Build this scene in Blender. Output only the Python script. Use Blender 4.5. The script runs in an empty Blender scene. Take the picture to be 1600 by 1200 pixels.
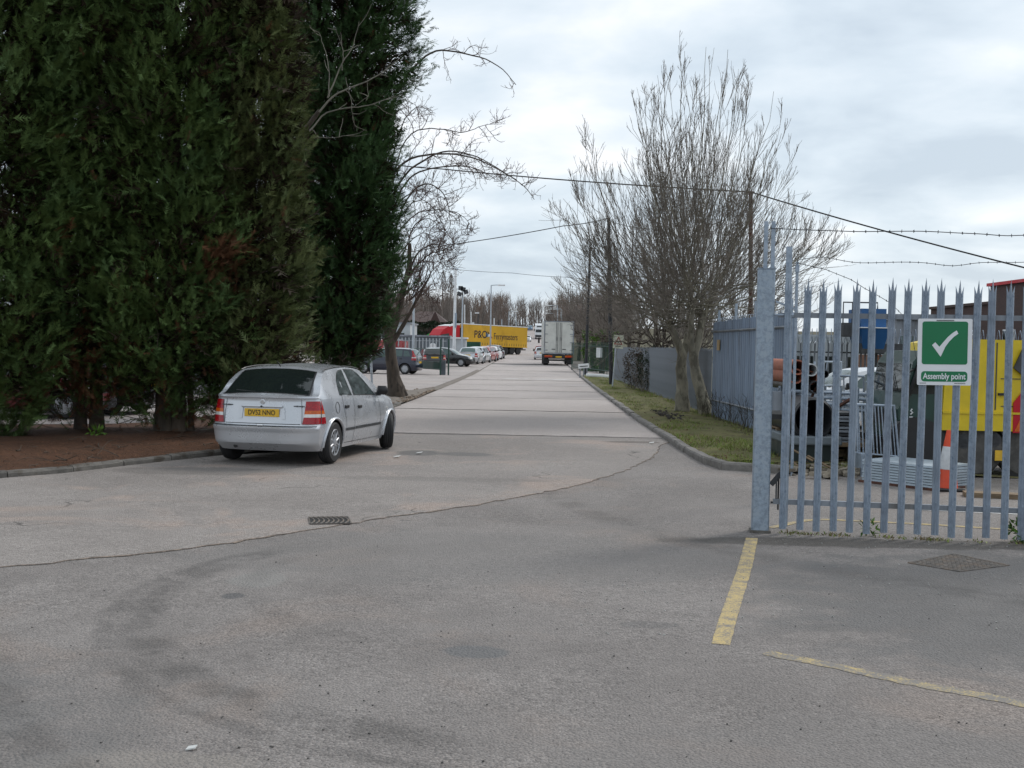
import bpy, math, random
import numpy as np
from math import sin, cos, pi, radians, sqrt, atan2
from mathutils import Matrix, Vector

SC = bpy.context.scene
COL = SC.collection
# ------------------------------------------------------------------ camera, sky, sun, exposure
FPX, EYE, PITCH, ROLL = 1800.0, 1.76, 0.03288, 0.0185      # focal length in 1600 px widths, eye height, tilt, roll
cam = bpy.data.cameras.new('camera'); cam.sensor_width = 36.0; cam.lens = 36.0*FPX/1600.0
cam.clip_start = 0.1; cam.clip_end = 4000
co = bpy.data.objects.new('camera', cam); COL.objects.link(co)
co.matrix_world = Matrix.Translation((0, 0, EYE)) @ Matrix.Rotation(pi/2-PITCH, 4, 'X') @ Matrix.Rotation(ROLL, 4, 'Z')
SC.camera = co
SUN_EL, SUN_AZ = radians(40), radians(48)                  # azimuth measured from +Y towards +X
w = bpy.data.worlds.new('World'); SC.world = w; w.use_nodes = True
nt = w.node_tree; nt.nodes.clear()
def N(t, typ, **kw):
    n = t.nodes.new(typ)
    for k, v in kw.items():
        if k.startswith('i_'):
            key = k[2:]; key = int(key) if key.isdigit() else key
            n.inputs[key].default_value = v
        else: setattr(n, k, v)
    return n
def L(t, a, b): t.links.new(a, b)
def mth(t, op, a, b=None, c=None, clamp=False):
    n = t.nodes.new('ShaderNodeMath'); n.operation = op; n.use_clamp = clamp
    for i, x in enumerate((a, b, c)):
        if x is None: continue
        if isinstance(x, (int, float)): n.inputs[i].default_value = x
        else: t.links.new(x, n.inputs[i])
    return n.outputs[0]
def mixc(t, fac, a, b, blend='MIX'):
    n = t.nodes.new('ShaderNodeMix'); n.data_type = 'RGBA'; n.blend_type = blend; n.clamp_factor = True
    for i, x in ((0, fac), (6, a), (7, b)):
        if isinstance(x, (int, float)): n.inputs[i].default_value = x
        elif isinstance(x, tuple): n.inputs[i].default_value = (*x[:3], 1)
        else: t.links.new(x, n.inputs[i])
    return n.outputs[2]
def ramp(t, x, a, b, ca=0.0, cb=1.0):
    n = t.nodes.new('ShaderNodeMapRange'); n.interpolation_type = 'SMOOTHSTEP'
    n.inputs[1].default_value = a; n.inputs[2].default_value = b; n.inputs[3].default_value = ca; n.inputs[4].default_value = cb
    t.links.new(x, n.inputs[0]); return n.outputs[0]
def noise(t, vec, scale, detail=4, rough=.55, dist=0):
    n = N(t, 'ShaderNodeTexNoise'); n.inputs['Scale'].default_value = scale; n.inputs['Detail'].default_value = detail
    n.inputs['Roughness'].default_value = rough; n.inputs['Distortion'].default_value = dist
    if vec is not None: L(t, vec, n.inputs['Vector'])
    return n.outputs[0]
sky = N(nt, 'ShaderNodeTexSky', sky_type='NISHITA', sun_disc=False, sun_elevation=SUN_EL, sun_rotation=SUN_AZ)
sky.dust_density = 2.0
tc = N(nt, 'ShaderNodeTexCoord')
sep = N(nt, 'ShaderNodeSeparateXYZ'); L(nt, tc.outputs['Generated'], sep.inputs[0])
zz = mth(nt, 'ADD', mth(nt, 'ABSOLUTE', sep.outputs[2]), 0.22)
cmb = N(nt, 'ShaderNodeCombineXYZ')
L(nt, mth(nt, 'DIVIDE', sep.outputs[0], zz), cmb.inputs[0]); L(nt, mth(nt, 'DIVIDE', sep.outputs[1], zz), cmb.inputs[1])
cmb.inputs[2].default_value = 3.7
c1 = noise(nt, cmb.outputs[0], 1.5, 6, .52, .25)
c2 = noise(nt, cmb.outputs[0], 4.0, 5, .5, .3)
cl = mth(nt, 'ADD', mth(nt, 'MULTIPLY', c1, .72), mth(nt, 'MULTIPLY', c2, .28))
cr = N(nt, 'ShaderNodeValToRGB'); L(nt, cl, cr.inputs[0])
e = cr.color_ramp.elements
e[0].position = .38; e[0].color = (5.3, 6.2, 7.1, 1)
e[1].position = .63; e[1].color = (9.4, 9.6, 9.9, 1)
x = e.new(.47); x.color = (6.5, 7.4, 8.2, 1)
x = e.new(.55); x.color = (7.7, 8.4, 9.0, 1)
skc = mixc(nt, .90, sky.outputs[0], cr.outputs[0])
bg = N(nt, 'ShaderNodeBackground'); bg.inputs[1].default_value = 0.1
L(nt, skc, bg.inputs[0]); out = N(nt, 'ShaderNodeOutputWorld'); L(nt, bg.outputs[0], out.inputs[0])
sl = bpy.data.lights.new('sun', 'SUN'); sl.energy = 1.5; sl.angle = radians(14); sl.color = (1, .965, .92)
so = bpy.data.objects.new('sun', sl); COL.objects.link(so)
so.rotation_euler = Vector((-sin(SUN_AZ)*cos(SUN_EL), -cos(SUN_AZ)*cos(SUN_EL), -sin(SUN_EL))).to_track_quat('-Z', 'Y').to_euler()
SC.view_settings.view_transform = 'Standard'; SC.view_settings.look = 'None'
SC.view_settings.exposure = 0.2; SC.view_settings.gamma = 1.0; SC.view_settings.use_curve_mapping = False
SC.render.engine = 'CYCLES'
SC.cycles.max_bounces = 6; SC.cycles.transparent_max_bounces = 6; SC.cycles.use_denoising = True
SC.cycles.sample_clamp_indirect = 6

# ------------------------------------------------------------------ places: where a point of the survey photo lies on the ground
_R = co.matrix_world.to_3x3()
def ray(u, v): return _R @ Vector(((u-800)/FPX, (600-v)/FPX, -1))
def zt(Y):                                                   # the street is level and climbs beyond the lorries
    return float(np.interp(Y, (70, 100, 130, 167, 200, 240, 285, 320, 348, 385, 425, 500), (0, .2, .32, .5, 1.05, 2.1, 3.6, 5.2, 6.6, 8.2, 9.2, 9.8)))
def G(u, v, z=0.0):
    r = ray(u, v); t = (z-EYE)/r.z
    return Vector((r.x*t, r.y*t, z))
def P(u, v, Y):
    r = ray(u, v); t = Y/r.y
    return Vector((r.x*t, Y, EYE+r.z*t))
def at(u, Y):
    v = 600
    for _ in range(4):
        p = P(u, v, Y); v += (p.z-zt(Y))*FPX/Y
    p = P(u, v, Y); return Vector((p.x, Y, zt(Y)))
def Z(v, u, Y): return P(u, v, Y).z

# ------------------------------------------------------------------ mesh helpers
class MB:
    def __init__(s): s.v = []; s.f = []; s.m = []
    def add(s, vs, fs, mat=0):
        b = len(s.v); s.v += [tuple(p) for p in vs]
        for f in fs: s.f.append([b+i for i in f]); s.m.append(mat)
    def hexa(s, p, mat=0):                                   # 4 bottom corners then 4 top corners, counter-clockwise
        s.add(p, [(3, 2, 1, 0), (4, 5, 6, 7), (0, 1, 5, 4), (1, 2, 6, 5), (2, 3, 7, 6), (3, 0, 4, 7)], mat)
    def box(s, c, d, mat=0, rz=0, M=None, bev=0):
        x, y, z = d[0]/2, d[1]/2, d[2]/2
        if bev:
            b = min(bev, x*.9, y*.9, z*.9); ps = []
            ring = lambda X, Y, Zz: [(-X, -Y, Zz), (X, -Y, Zz), (X, Y, Zz), (-X, Y, Zz)]
            oct_ = lambda Zz: [(-x+b, -y, Zz), (x-b, -y, Zz), (x, -y+b, Zz), (x, y-b, Zz), (x-b, y, Zz), (-x+b, y, Zz), (-x, y-b, Zz), (-x, -y+b, Zz)]
            octi = lambda Zz: [(-x+b, -y+b*.6, Zz), (x-b, -y+b*.6, Zz), (x-b*.6, -y+b, Zz), (x-b*.6, y-b, Zz), (x-b, y-b*.6, Zz), (-x+b, y-b*.6, Zz), (-x+b*.6, y-b, Zz), (-x+b*.6, -y+b, Zz)]
            ps = octi(-z)+oct_(-z+b)+oct_(z-b)+octi(z)
            fs = [tuple(range(7, -1, -1)), tuple(range(24, 32))]
            for k in range(3):
                for i in range(8): fs.append((k*8+i, k*8+(i+1) % 8, k*8+8+(i+1) % 8, k*8+8+i))
        else:
            ps = [(-x, -y, -z), (x, -y, -z), (x, y, -z), (-x, y, -z), (-x, -y, z), (x, -y, z), (x, y, z), (-x, y, z)]
            fs = [(3, 2, 1, 0), (4, 5, 6, 7), (0, 1, 5, 4), (1, 2, 6, 5), (2, 3, 7, 6), (3, 0, 4, 7)]
        if M is None: M = Matrix.Rotation(rz, 3, 'Z')
        c = Vector(c)
        s.add([M @ Vector(p)+c for p in ps], fs, mat)
        return s
    def tube(s, pts, r, n=8, mat=0, cap=True):
        pts = [Vector(p) for p in pts]; k = len(pts)
        if not hasattr(r, '__len__'): r = [r]*k
        vs = []
        for i, p in enumerate(pts):
            t = (pts[min(i+1, k-1)]-pts[max(i-1, 0)]).normalized()
            if i == 0:
                a = Vector((0, 0, 1)) if abs(t.z) < .9 else Vector((1, 0, 0))
                uu = t.cross(a).normalized()
            else: uu = (uu-t*uu.dot(t)).normalized()
            vv = t.cross(uu)
            vs += [p+uu*(r[i]*cos(2*pi*j/n))+vv*(r[i]*sin(2*pi*j/n)) for j in range(n)]
        fs = [(i*n+j, i*n+(j+1) % n, i*n+n+(j+1) % n, i*n+n+j) for i in range(k-1) for j in range(n)]
        if cap: fs += [tuple(range(n-1, -1, -1)), tuple(range((k-1)*n, k*n))]
        s.add(vs, fs, mat); return s
    def lathe(s, prof, o=(0, 0, 0), ax=(0, 0, 1), n=16, mat=0):  # prof: (radius, along axis)
        ax = Vector(ax).normalized(); o = Vector(o)
        a = Vector((0, 0, 1)) if abs(ax.z) < .9 else Vector((1, 0, 0))
        uu = ax.cross(a).normalized(); vv = ax.cross(uu); vs = []
        for (r, h) in prof: vs += [o+ax*h+uu*(r*cos(2*pi*j/n))+vv*(r*sin(2*pi*j/n)) for j in range(n)]
        k = len(prof)
        fs = [(i*n+j, i*n+(j+1) % n, i*n+n+(j+1) % n, i*n+n+j) for i in range(k-1) for j in range(n)]
        if prof[0][0] > 0: fs.append(tuple(range(n-1, -1, -1)))
        if prof[-1][0] > 0: fs.append(tuple(range((k-1)*n, k*n)))
        s.add(vs, fs, mat); return s
    def grid(s, fn, nu, nv, mat=0, flip=False):
        vs = [fn(i/nu, j/nv) for j in range(nv+1) for i in range(nu+1)]; W = nu+1
        fs = []
        for j in range(nv):
            for i in range(nu):
                q = (j*W+i, j*W+i+1, j*W+W+i+1, j*W+W+i); fs.append(q[::-1] if flip else q)
        s.add(vs, fs, mat); return s
    def prism(s, pts, z0, z1, mat=0):                        # pts: xy outline, counter-clockwise
        n = len(pts); vs = [(p[0], p[1], z0) for p in pts]+[(p[0], p[1], z1) for p in pts]
        fs = [tuple(range(n-1, -1, -1)), tuple(range(n, 2*n))]+[(i, (i+1) % n, n+(i+1) % n, n+i) for i in range(n)]
        s.add(vs, fs, mat); return s
    def slab(s, pts, off, mat=0):                            # any planar outline given thickness by the vector off
        n = len(pts); off = Vector(off); vs = [Vector(p) for p in pts]; vs += [p+off for p in vs]
        fs = [tuple(range(n-1, -1, -1)), tuple(range(n, 2*n))]+[(i, (i+1) % n, n+(i+1) % n, n+i) for i in range(n)]
        s.add(vs, fs, mat); return s
    def mesh(s, name, mats, smooth=None):
        me = bpy.data.meshes.new(name); me.from_pydata(s.v, [], s.f)
        if not isinstance(mats, (list, tuple)): mats = [mats]
        for m_ in mats: me.materials.append(m_)
        if len(mats) > 1: me.polygons.foreach_set('material_index', s.m)
        if smooth is not None:
            me.polygons.foreach_set('use_smooth', [True]*len(me.polygons))
            me.set_sharp_from_angle(angle=radians(smooth))
        me.update(); return me
    def build(s, name, mats, parent=None, smooth=None, kind=None):
        return link(name, s.mesh(name, mats, smooth), parent, kind)
def link(name, me, parent=None, kind=None):
    o = bpy.data.objects.new(name, me); COL.objects.link(o)
    if parent is not None: o.parent = parent
    if kind: o['kind'] = kind
    return o
def tag(o, label, cat, group=None):
    o['label'] = label; o['category'] = cat
    if group: o['group'] = group
    return o
def thing(name, label, cat, loc=(0, 0, 0), rz=0, group=None):
    o = bpy.data.objects.new(name, None); COL.objects.link(o); o.empty_display_size = .2
    o.location = loc; o.rotation_euler = (0, 0, rz); return tag(o, label, cat, group)
def dup(root, loc, rz=None, label=None):
    r = root.copy(); COL.objects.link(r); r.location = loc
    if rz is not None: r.rotation_euler = (0, 0, rz)
    if label: r['label'] = label
    for ch in list(root.children):
        c = ch.copy(); COL.objects.link(c); c.parent = r
        for g in list(ch.children):
            d = g.copy(); COL.objects.link(d); d.parent = c
    return r
def mesh_np(name, V, F, mats, midx=None, attr=None, smooth=False):
    me = bpy.data.meshes.new(name); V = np.asarray(V, np.float32); F = np.asarray(F, np.int32)
    k = F.shape[1]; n = len(F)
    me.vertices.add(len(V)); me.vertices.foreach_set('co', V.ravel())
    me.loops.add(n*k); me.loops.foreach_set('vertex_index', F.ravel())
    me.polygons.add(n); me.polygons.foreach_set('loop_start', np.arange(0, n*k, k, dtype=np.int32))
    if not isinstance(mats, (list, tuple)): mats = [mats]
    for m_ in mats: me.materials.append(m_)
    if midx is not None: me.polygons.foreach_set('material_index', np.asarray(midx, np.int32))
    if smooth: me.polygons.foreach_set('use_smooth', np.ones(n, bool))
    me.update(calc_edges=True)
    if attr is not None:
        a = me.attributes.new('tint', 'FLOAT', 'POINT'); a.data.foreach_set('value', np.asarray(attr, np.float32))
    return me
def text(body, size, mat, parent, M, name='lettering', ext=.0015, bold=0.0, sx=1.0):
    cu = bpy.data.curves.new(name, 'FONT'); cu.body = body; cu.size = size; cu.align_x = 'CENTER'; cu.align_y = 'CENTER'
    cu.extrude = ext; cu.offset = bold; cu.materials.append(mat)
    o = bpy.data.objects.new(name, cu); COL.objects.link(o); o.parent = parent
    me = bpy.data.meshes.new_from_object(o.evaluated_get(bpy.context.evaluated_depsgraph_get())); bpy.data.objects.remove(o); bpy.data.curves.remove(cu)
    me.name = name; me.materials.clear(); me.materials.append(mat); o = bpy.data.objects.new(name, me); COL.objects.link(o); o.parent = parent
    o.matrix_local = M @ Matrix.Diagonal((sx, 1, 1, 1)); o['kind'] = 'stuff'; return o

# ------------------------------------------------------------------ materials
def base_mat(name):
    m = bpy.data.materials.new(name); m.use_nodes = True; t = m.node_tree
    return m, t, t.nodes['Principled BSDF']
def mat(name, c, rough=.6, metal=0.0, var=.2, vs=5, bump=0.0, bs=60, coat=0.0, c2=None, c2s=2.0, c2r=(.5, .65), spec=.5, stretch=None):
    m, t, b = base_mat(name); tcn = N(t, 'ShaderNodeTexCoord'); vec = tcn.outputs['Object']
    if stretch:
        mp = N(t, 'ShaderNodeMapping'); mp.inputs['Scale'].default_value = stretch; L(t, vec, mp.inputs[0]); vec = mp.outputs[0]
    n1 = noise(t, vec, vs, 5, .6)
    lo = tuple(x*(1-var) for x in c); hi = tuple(min(1, x*(1+var)) for x in c)
    col = mixc(t, ramp(t, n1, .3, .7), lo, hi)
    if c2: col = mixc(t, ramp(t, noise(t, vec, c2s, 6, .65, .3), *c2r), col, c2)
    L(t, col, b.inputs['Base Color'])
    b.inputs['Roughness'].default_value = rough; b.inputs['Metallic'].default_value = metal
    b.inputs['Specular IOR Level'].default_value = spec
    if coat: b.inputs['Coat Weight'].default_value = coat; b.inputs['Coat Roughness'].default_value = .06
    if rough > .15:
        L(t, ramp(t, n1, .3, .7, max(.05, rough-.08), min(1, rough+.08)), b.inputs['Roughness'])
    if bump:
        bn = N(t, 'ShaderNodeBump'); bn.inputs['Strength'].default_value = bump; bn.inputs['Distance'].default_value = .02
        L(t, noise(t, vec, bs, 4, .6), bn.inputs['Height']); L(t, bn.outputs[0], b.inputs['Normal'])
    return m
M_ = {}
M_['galv'] = mat('galvanised_steel', (.315, .37, .44), .48, .3, .16, 9, .12, 40, c2=(.22, .27, .34), c2s=24, c2r=(.5, .68))
M_['galv_dull'] = mat('galvanised_dull', (.275, .32, .385), .55, .25, .22, 7, .12, 40, c2=(.30, .35, .42), c2s=16, c2r=(.5, .65))
M_['galv_rust'] = mat('galvanised_rusting', (.295, .345, .41), .55, .25, .2, 7, .12, 40, c2=(.16, .085, .05), c2s=3.2, c2r=(.58, .66), stretch=(1, 1, .35))
M_['galv_post'] = mat('galvanised_post', (.275, .33, .395), .5, .3, .2, 30, .1, 60, c2=(.33, .385, .445), c2s=14, c2r=(.5, .6))
M_['galv_old'] = mat('weathered_galvanised', (.235, .255, .285), .6, .2, .3, 3, .1, 30, c2=(.16, .15, .14), c2s=1.5, c2r=(.52, .72), stretch=(1, 1, .25))
M_['blue_steel'] = mat('blue_grey_sheet', (.21, .265, .35), .55, .2, .2, 3, .08, 30, c2=(.13, .14, .16), c2s=2, c2r=(.52, .75), stretch=(1, 1, .2))
M_['steel_dk'] = mat('dark_steel', (.06, .062, .066), .55, .4, .3, 6, .1)
M_['rust'] = mat('rusty_steel', (.10, .042, .028), .8, .1, .4, 8, .2, 50)
M_['black_pole'] = mat('black_painted_pole', (.012, .013, .017), .5, 0, .3, 4)
M_['white'] = mat('white_paint', (.74, .75, .76), .4, 0, .08, 3, c2=(.55, .55, .53), c2s=1.6, c2r=(.6, .8))
M_['offwhite'] = mat('grubby_white_panel', (.56, .56, .52), .5, 0, .1, 1.5, c2=(.42, .41, .37), c2s=.9, c2r=(.5, .75))
M_['sign_w'] = mat('sign_white', (.76, .77, .79), .35, 0, .03, 3)
M_['sign_g'] = mat('sign_green', (.003, .165, .062), .35, 0, .05, 3)
M_['yellow_plate'] = mat('plate_yellow', (.70, .42, .03), .4, 0, .08, 8)
M_['black'] = mat('black_plastic', (.013, .013, .014), .45, 0, .2, 8)
M_['rubber'] = mat('tyre_rubber', (.018, .018, .019), .75, 0, .3, 12, .2, 50)
M_['alloy'] = mat('wheel_silver', (.42, .43, .45), .4, .5, .1, 10)
M_['silver'] = mat('silver_car_paint', (.55, .565, .595), .28, .5, .03, 2, coat=.6)
M_['navy'] = mat('dark_blue_car_paint', (.012, .016, .035), .25, .2, .1, 2, coat=.8)
M_['blackpaint'] = mat('black_car_paint', (.009, .0095, .012), .25, .1, .1, 2, coat=.8)
M_['redpaint'] = mat('red_car_paint', (.28, .012, .014), .3, .05, .1, 2, coat=.7)
M_['whitepaint'] = mat('white_car_paint', (.70, .71, .73), .3, 0, .04, 2, coat=.6)
M_['bluepaint'] = mat('blue_car_paint', (.13, .24, .38), .3, .2, .05, 2, coat=.6)
M_['glass'] = mat('dark_window_glass', (.012, .017, .016), .03, 0, .1, 2, spec=.6)
M_['glass_side'] = mat('side_window_glass', (.045, .06, .06), .04, 0, .5, 9, spec=.8, stretch=(1, 1, 2))  # lighter mottled base colour stands in for reflections on the side windows
M_['glass_green'] = mat('green_window_glass', (.05, .09, .085), .04, 0, .15, 2, spec=.7)
M_['red_lens'] = mat('red_lens', (.33, .004, .010), .2, 0, .25, 30, coat=.25)
M_['amber_lens'] = mat('amber_lens', (.55, .10, .006), .2, 0, .2, 30, coat=.25)
M_['clear_lens'] = mat('clear_lens', (.66, .65, .62), .15, .2, .1, 25, coat=.8)
M_['chrome'] = mat('chrome', (.65, .66, .68), .15, .9, .05, 5)
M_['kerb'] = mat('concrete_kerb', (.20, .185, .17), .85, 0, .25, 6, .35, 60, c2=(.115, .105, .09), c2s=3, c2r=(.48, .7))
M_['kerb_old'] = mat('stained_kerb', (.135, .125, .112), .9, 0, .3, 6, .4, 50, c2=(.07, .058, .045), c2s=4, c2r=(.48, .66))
M_['bark_pale'] = mat('pale_bark', (.175, .155, .115), .85, 0, .35, 4, .5, 30, c2=(.085, .075, .055), c2s=5, c2r=(.48, .62), stretch=(1, 1, .5))
M_['bark_dark'] = mat('dark_bark', (.075, .058, .044), .9, 0, .4, 5, .8, 24, c2=(.035, .028, .022), c2s=5, c2r=(.5, .62), stretch=(1, 1, .35))
M_['bark_con'] = mat('conifer_bark', (.085, .066, .05), .9, 0, .4, 6, .8, 30, stretch=(1, 1, .2))
M_['twig'] = mat('brown_twig', (.19, .165, .14), .85, 0, .3, 2)
M_['twig_red'] = mat('red_brown_twig', (.105, .068, .058), .85, 0, .3, 2)
M_['twig_pale'] = mat('pale_twig', (.20, .185, .15), .8, 0, .3, 3)
M_['twig_far'] = mat('distant_twig', (.185, .155, .138), .9, 0, .3, .3, c2=(.21, .145, .112), c2s=.05, c2r=(.48, .6))
M_['cable'] = mat('black_cable', (.012, .012, .013), .6, 0, .2, 3)
M_['brick_dk'] = None
M_['hiviz'] = mat('cone_orange', (.68, .075, .025), .5, 0, .12, 5)
M_['reflect'] = mat('cone_sleeve', (.50, .51, .52), .4, 0, .12, 12)
M_['yellow_body'] = mat('yellow_bodywork', (.64, .47, .012), .42, 0, .12, 1.6, .03, 20, c2=(.38, .27, .02), c2s=1.4, c2r=(.56, .8))
M_['green_cab'] = mat('dark_green_paint', (.010, .045, .035), .35, .1, .15, 2, coat=.4)
M_['green_fence'] = mat('green_fence_paint', (.012, .048, .034), .5, 0, .2, 2)
M_['green_box'] = mat('green_container', (.015, .085, .05), .5, 0, .2, 1.2)
M_['grey_box'] = mat('grey_blue_container', (.135, .16, .18), .55, .1, .15, .8, c2=(.09, .10, .11), c2s=.6, c2r=(.5, .7))
M_['blue_tank'] = mat('blue_tank_paint', (.018, .10, .27), .45, 0, .15, 1.2)
M_['trailer_y'] = mat('trailer_curtain_yellow', (.66, .37, .018), .5, 0, .06, .5, c2=(.50, .27, .015), c2s=.4, c2r=(.5, .75))
M_['lorry_red'] = mat('lorry_red', (.46, .012, .022), .45, 0, .08, 1, spec=.3)
M_['lorry_green'] = mat('lorry_green', (.02, .32, .06), .4, 0, .1, 1)
M_['terracotta'] = mat('clay_pipe', (.33, .115, .07), .75, 0, .2, 4)
M_['pipe_blk'] = mat('black_plastic_pipe', (.02, .021, .024), .4, 0, .2, 3)
M_['timber'] = mat('old_timber', (.20, .14, .085), .8, 0, .35, 3, .3, 30, stretch=(1, 6, 6))
M_['sheet_grey'] = mat('blue_grey_planks', (.36, .42, .47), .5, .15, .1, 4)
M_['pale_clad'] = mat('pale_cladding', (.42, .45, .47), .55, .05, .12, .6)
M_['brown_roof'] = mat('brown_roof', (.06, .035, .03), .8, 0, .2, 1)
M_['litter'] = mat('litter_white', (.62, .62, .6), .7, 0, .1, 9)
M_['iron'] = mat('cast_iron', (.135, .12, .108), .85, .0, .35, 20, .3, 60, c2=(.18, .14, .11), c2s=9, c2r=(.45, .65))
M_['hole_shade'] = mat('painted_hole_shade', (.022, .021, .02), .9, 0, .1, 5)  # dark colour standing for the shade inside the drain and pipes
M_['tar'] = mat('joint_tar', (.115, .105, .098), .9, 0, .5, 9, .3, 40, c2=(.05, .046, .042), c2s=3, c2r=(.45, .6))

def leaf_mat(name, a, b_, rough=.65, trans=.0):
    m, t, b = base_mat(name); at_ = N(t, 'ShaderNodeAttribute', attribute_name='tint')
    g = N(t, 'ShaderNodeNewGeometry'); nz = noise(t, g.outputs['Position'], 1.3, 4, .6)
    f = mth(t, 'ADD', mth(t, 'MULTIPLY', at_.outputs['Fac'], .65), mth(t, 'MULTIPLY', ramp(t, nz, .35, .65), .35))
    L(t, mixc(t, f, a, b_), b.inputs['Base Color']); b.inputs['Roughness'].default_value = rough
    b.inputs['Specular IOR Level'].default_value = .25
    return m
M_['conifer'] = leaf_mat('conifer_green', (.042, .082, .027), (.115, .172, .048))
M_['conifer_olive'] = leaf_mat('conifer_olive', (.055, .080, .029), (.155, .180, .066))
M_['conifer_dk'] = leaf_mat('conifer_deep_green', (.028, .066, .026), (.075, .140, .044))
M_['dead'] = leaf_mat('dead_needles', (.075, .036, .018), (.18, .082, .040))
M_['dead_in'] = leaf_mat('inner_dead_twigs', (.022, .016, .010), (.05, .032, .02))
M_['laurel'] = leaf_mat('laurel_leaf', (.025, .075, .010), (.14, .25, .035), .4)
M_['hedge_dk'] = leaf_mat('dark_hedge_leaf', (.010, .020, .010), (.026, .042, .020))
M_['bush'] = leaf_mat('bramble_leaf', (.035, .030, .018), (.085, .060, .045), .6)
M_['grass'] = leaf_mat('grass_blade', (.10, .165, .028), (.28, .32, .08), .6)
M_['straw'] = leaf_mat('dry_grass', (.13, .10, .05), (.24, .19, .10), .7)

def brick_mat(name, c, c2, mortar, sc=1.0):
    m, t, b = base_mat(name); tcn = N(t, 'ShaderNodeTexCoord'); s_ = N(t, 'ShaderNodeSeparateXYZ'); L(t, tcn.outputs['Object'], s_.inputs[0])
    cb = N(t, 'ShaderNodeCombineXYZ'); L(t, mth(t, 'ADD', s_.outputs[0], s_.outputs[1]), cb.inputs[0]); L(t, s_.outputs[2], cb.inputs[1])
    br = N(t, 'ShaderNodeTexBrick'); br.inputs['Scale'].default_value = 1; br.inputs['Brick Width'].default_value = .225*sc; br.inputs['Row Height'].default_value = .075*sc
    br.inputs['Mortar Size'].default_value = .01*sc; br.inputs['Color1'].default_value = (*c, 1); br.inputs['Color2'].default_value = (*c2, 1); br.inputs['Mortar'].default_value = (*mortar, 1)
    L(t, cb.outputs[0], br.inputs['Vector']); L(t, br.outputs[0], b.inputs['Base Color']); b.inputs['Roughness'].default_value = .85
    return m
M_['brick_dk'] = brick_mat('dark_brown_brick', (.085, .042, .036), (.062, .032, .030), (.05, .04, .036))
M_['brick_or'] = brick_mat('orange_brick', (.30, .12, .06), (.22, .09, .05), (.2, .17, .14))

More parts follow.
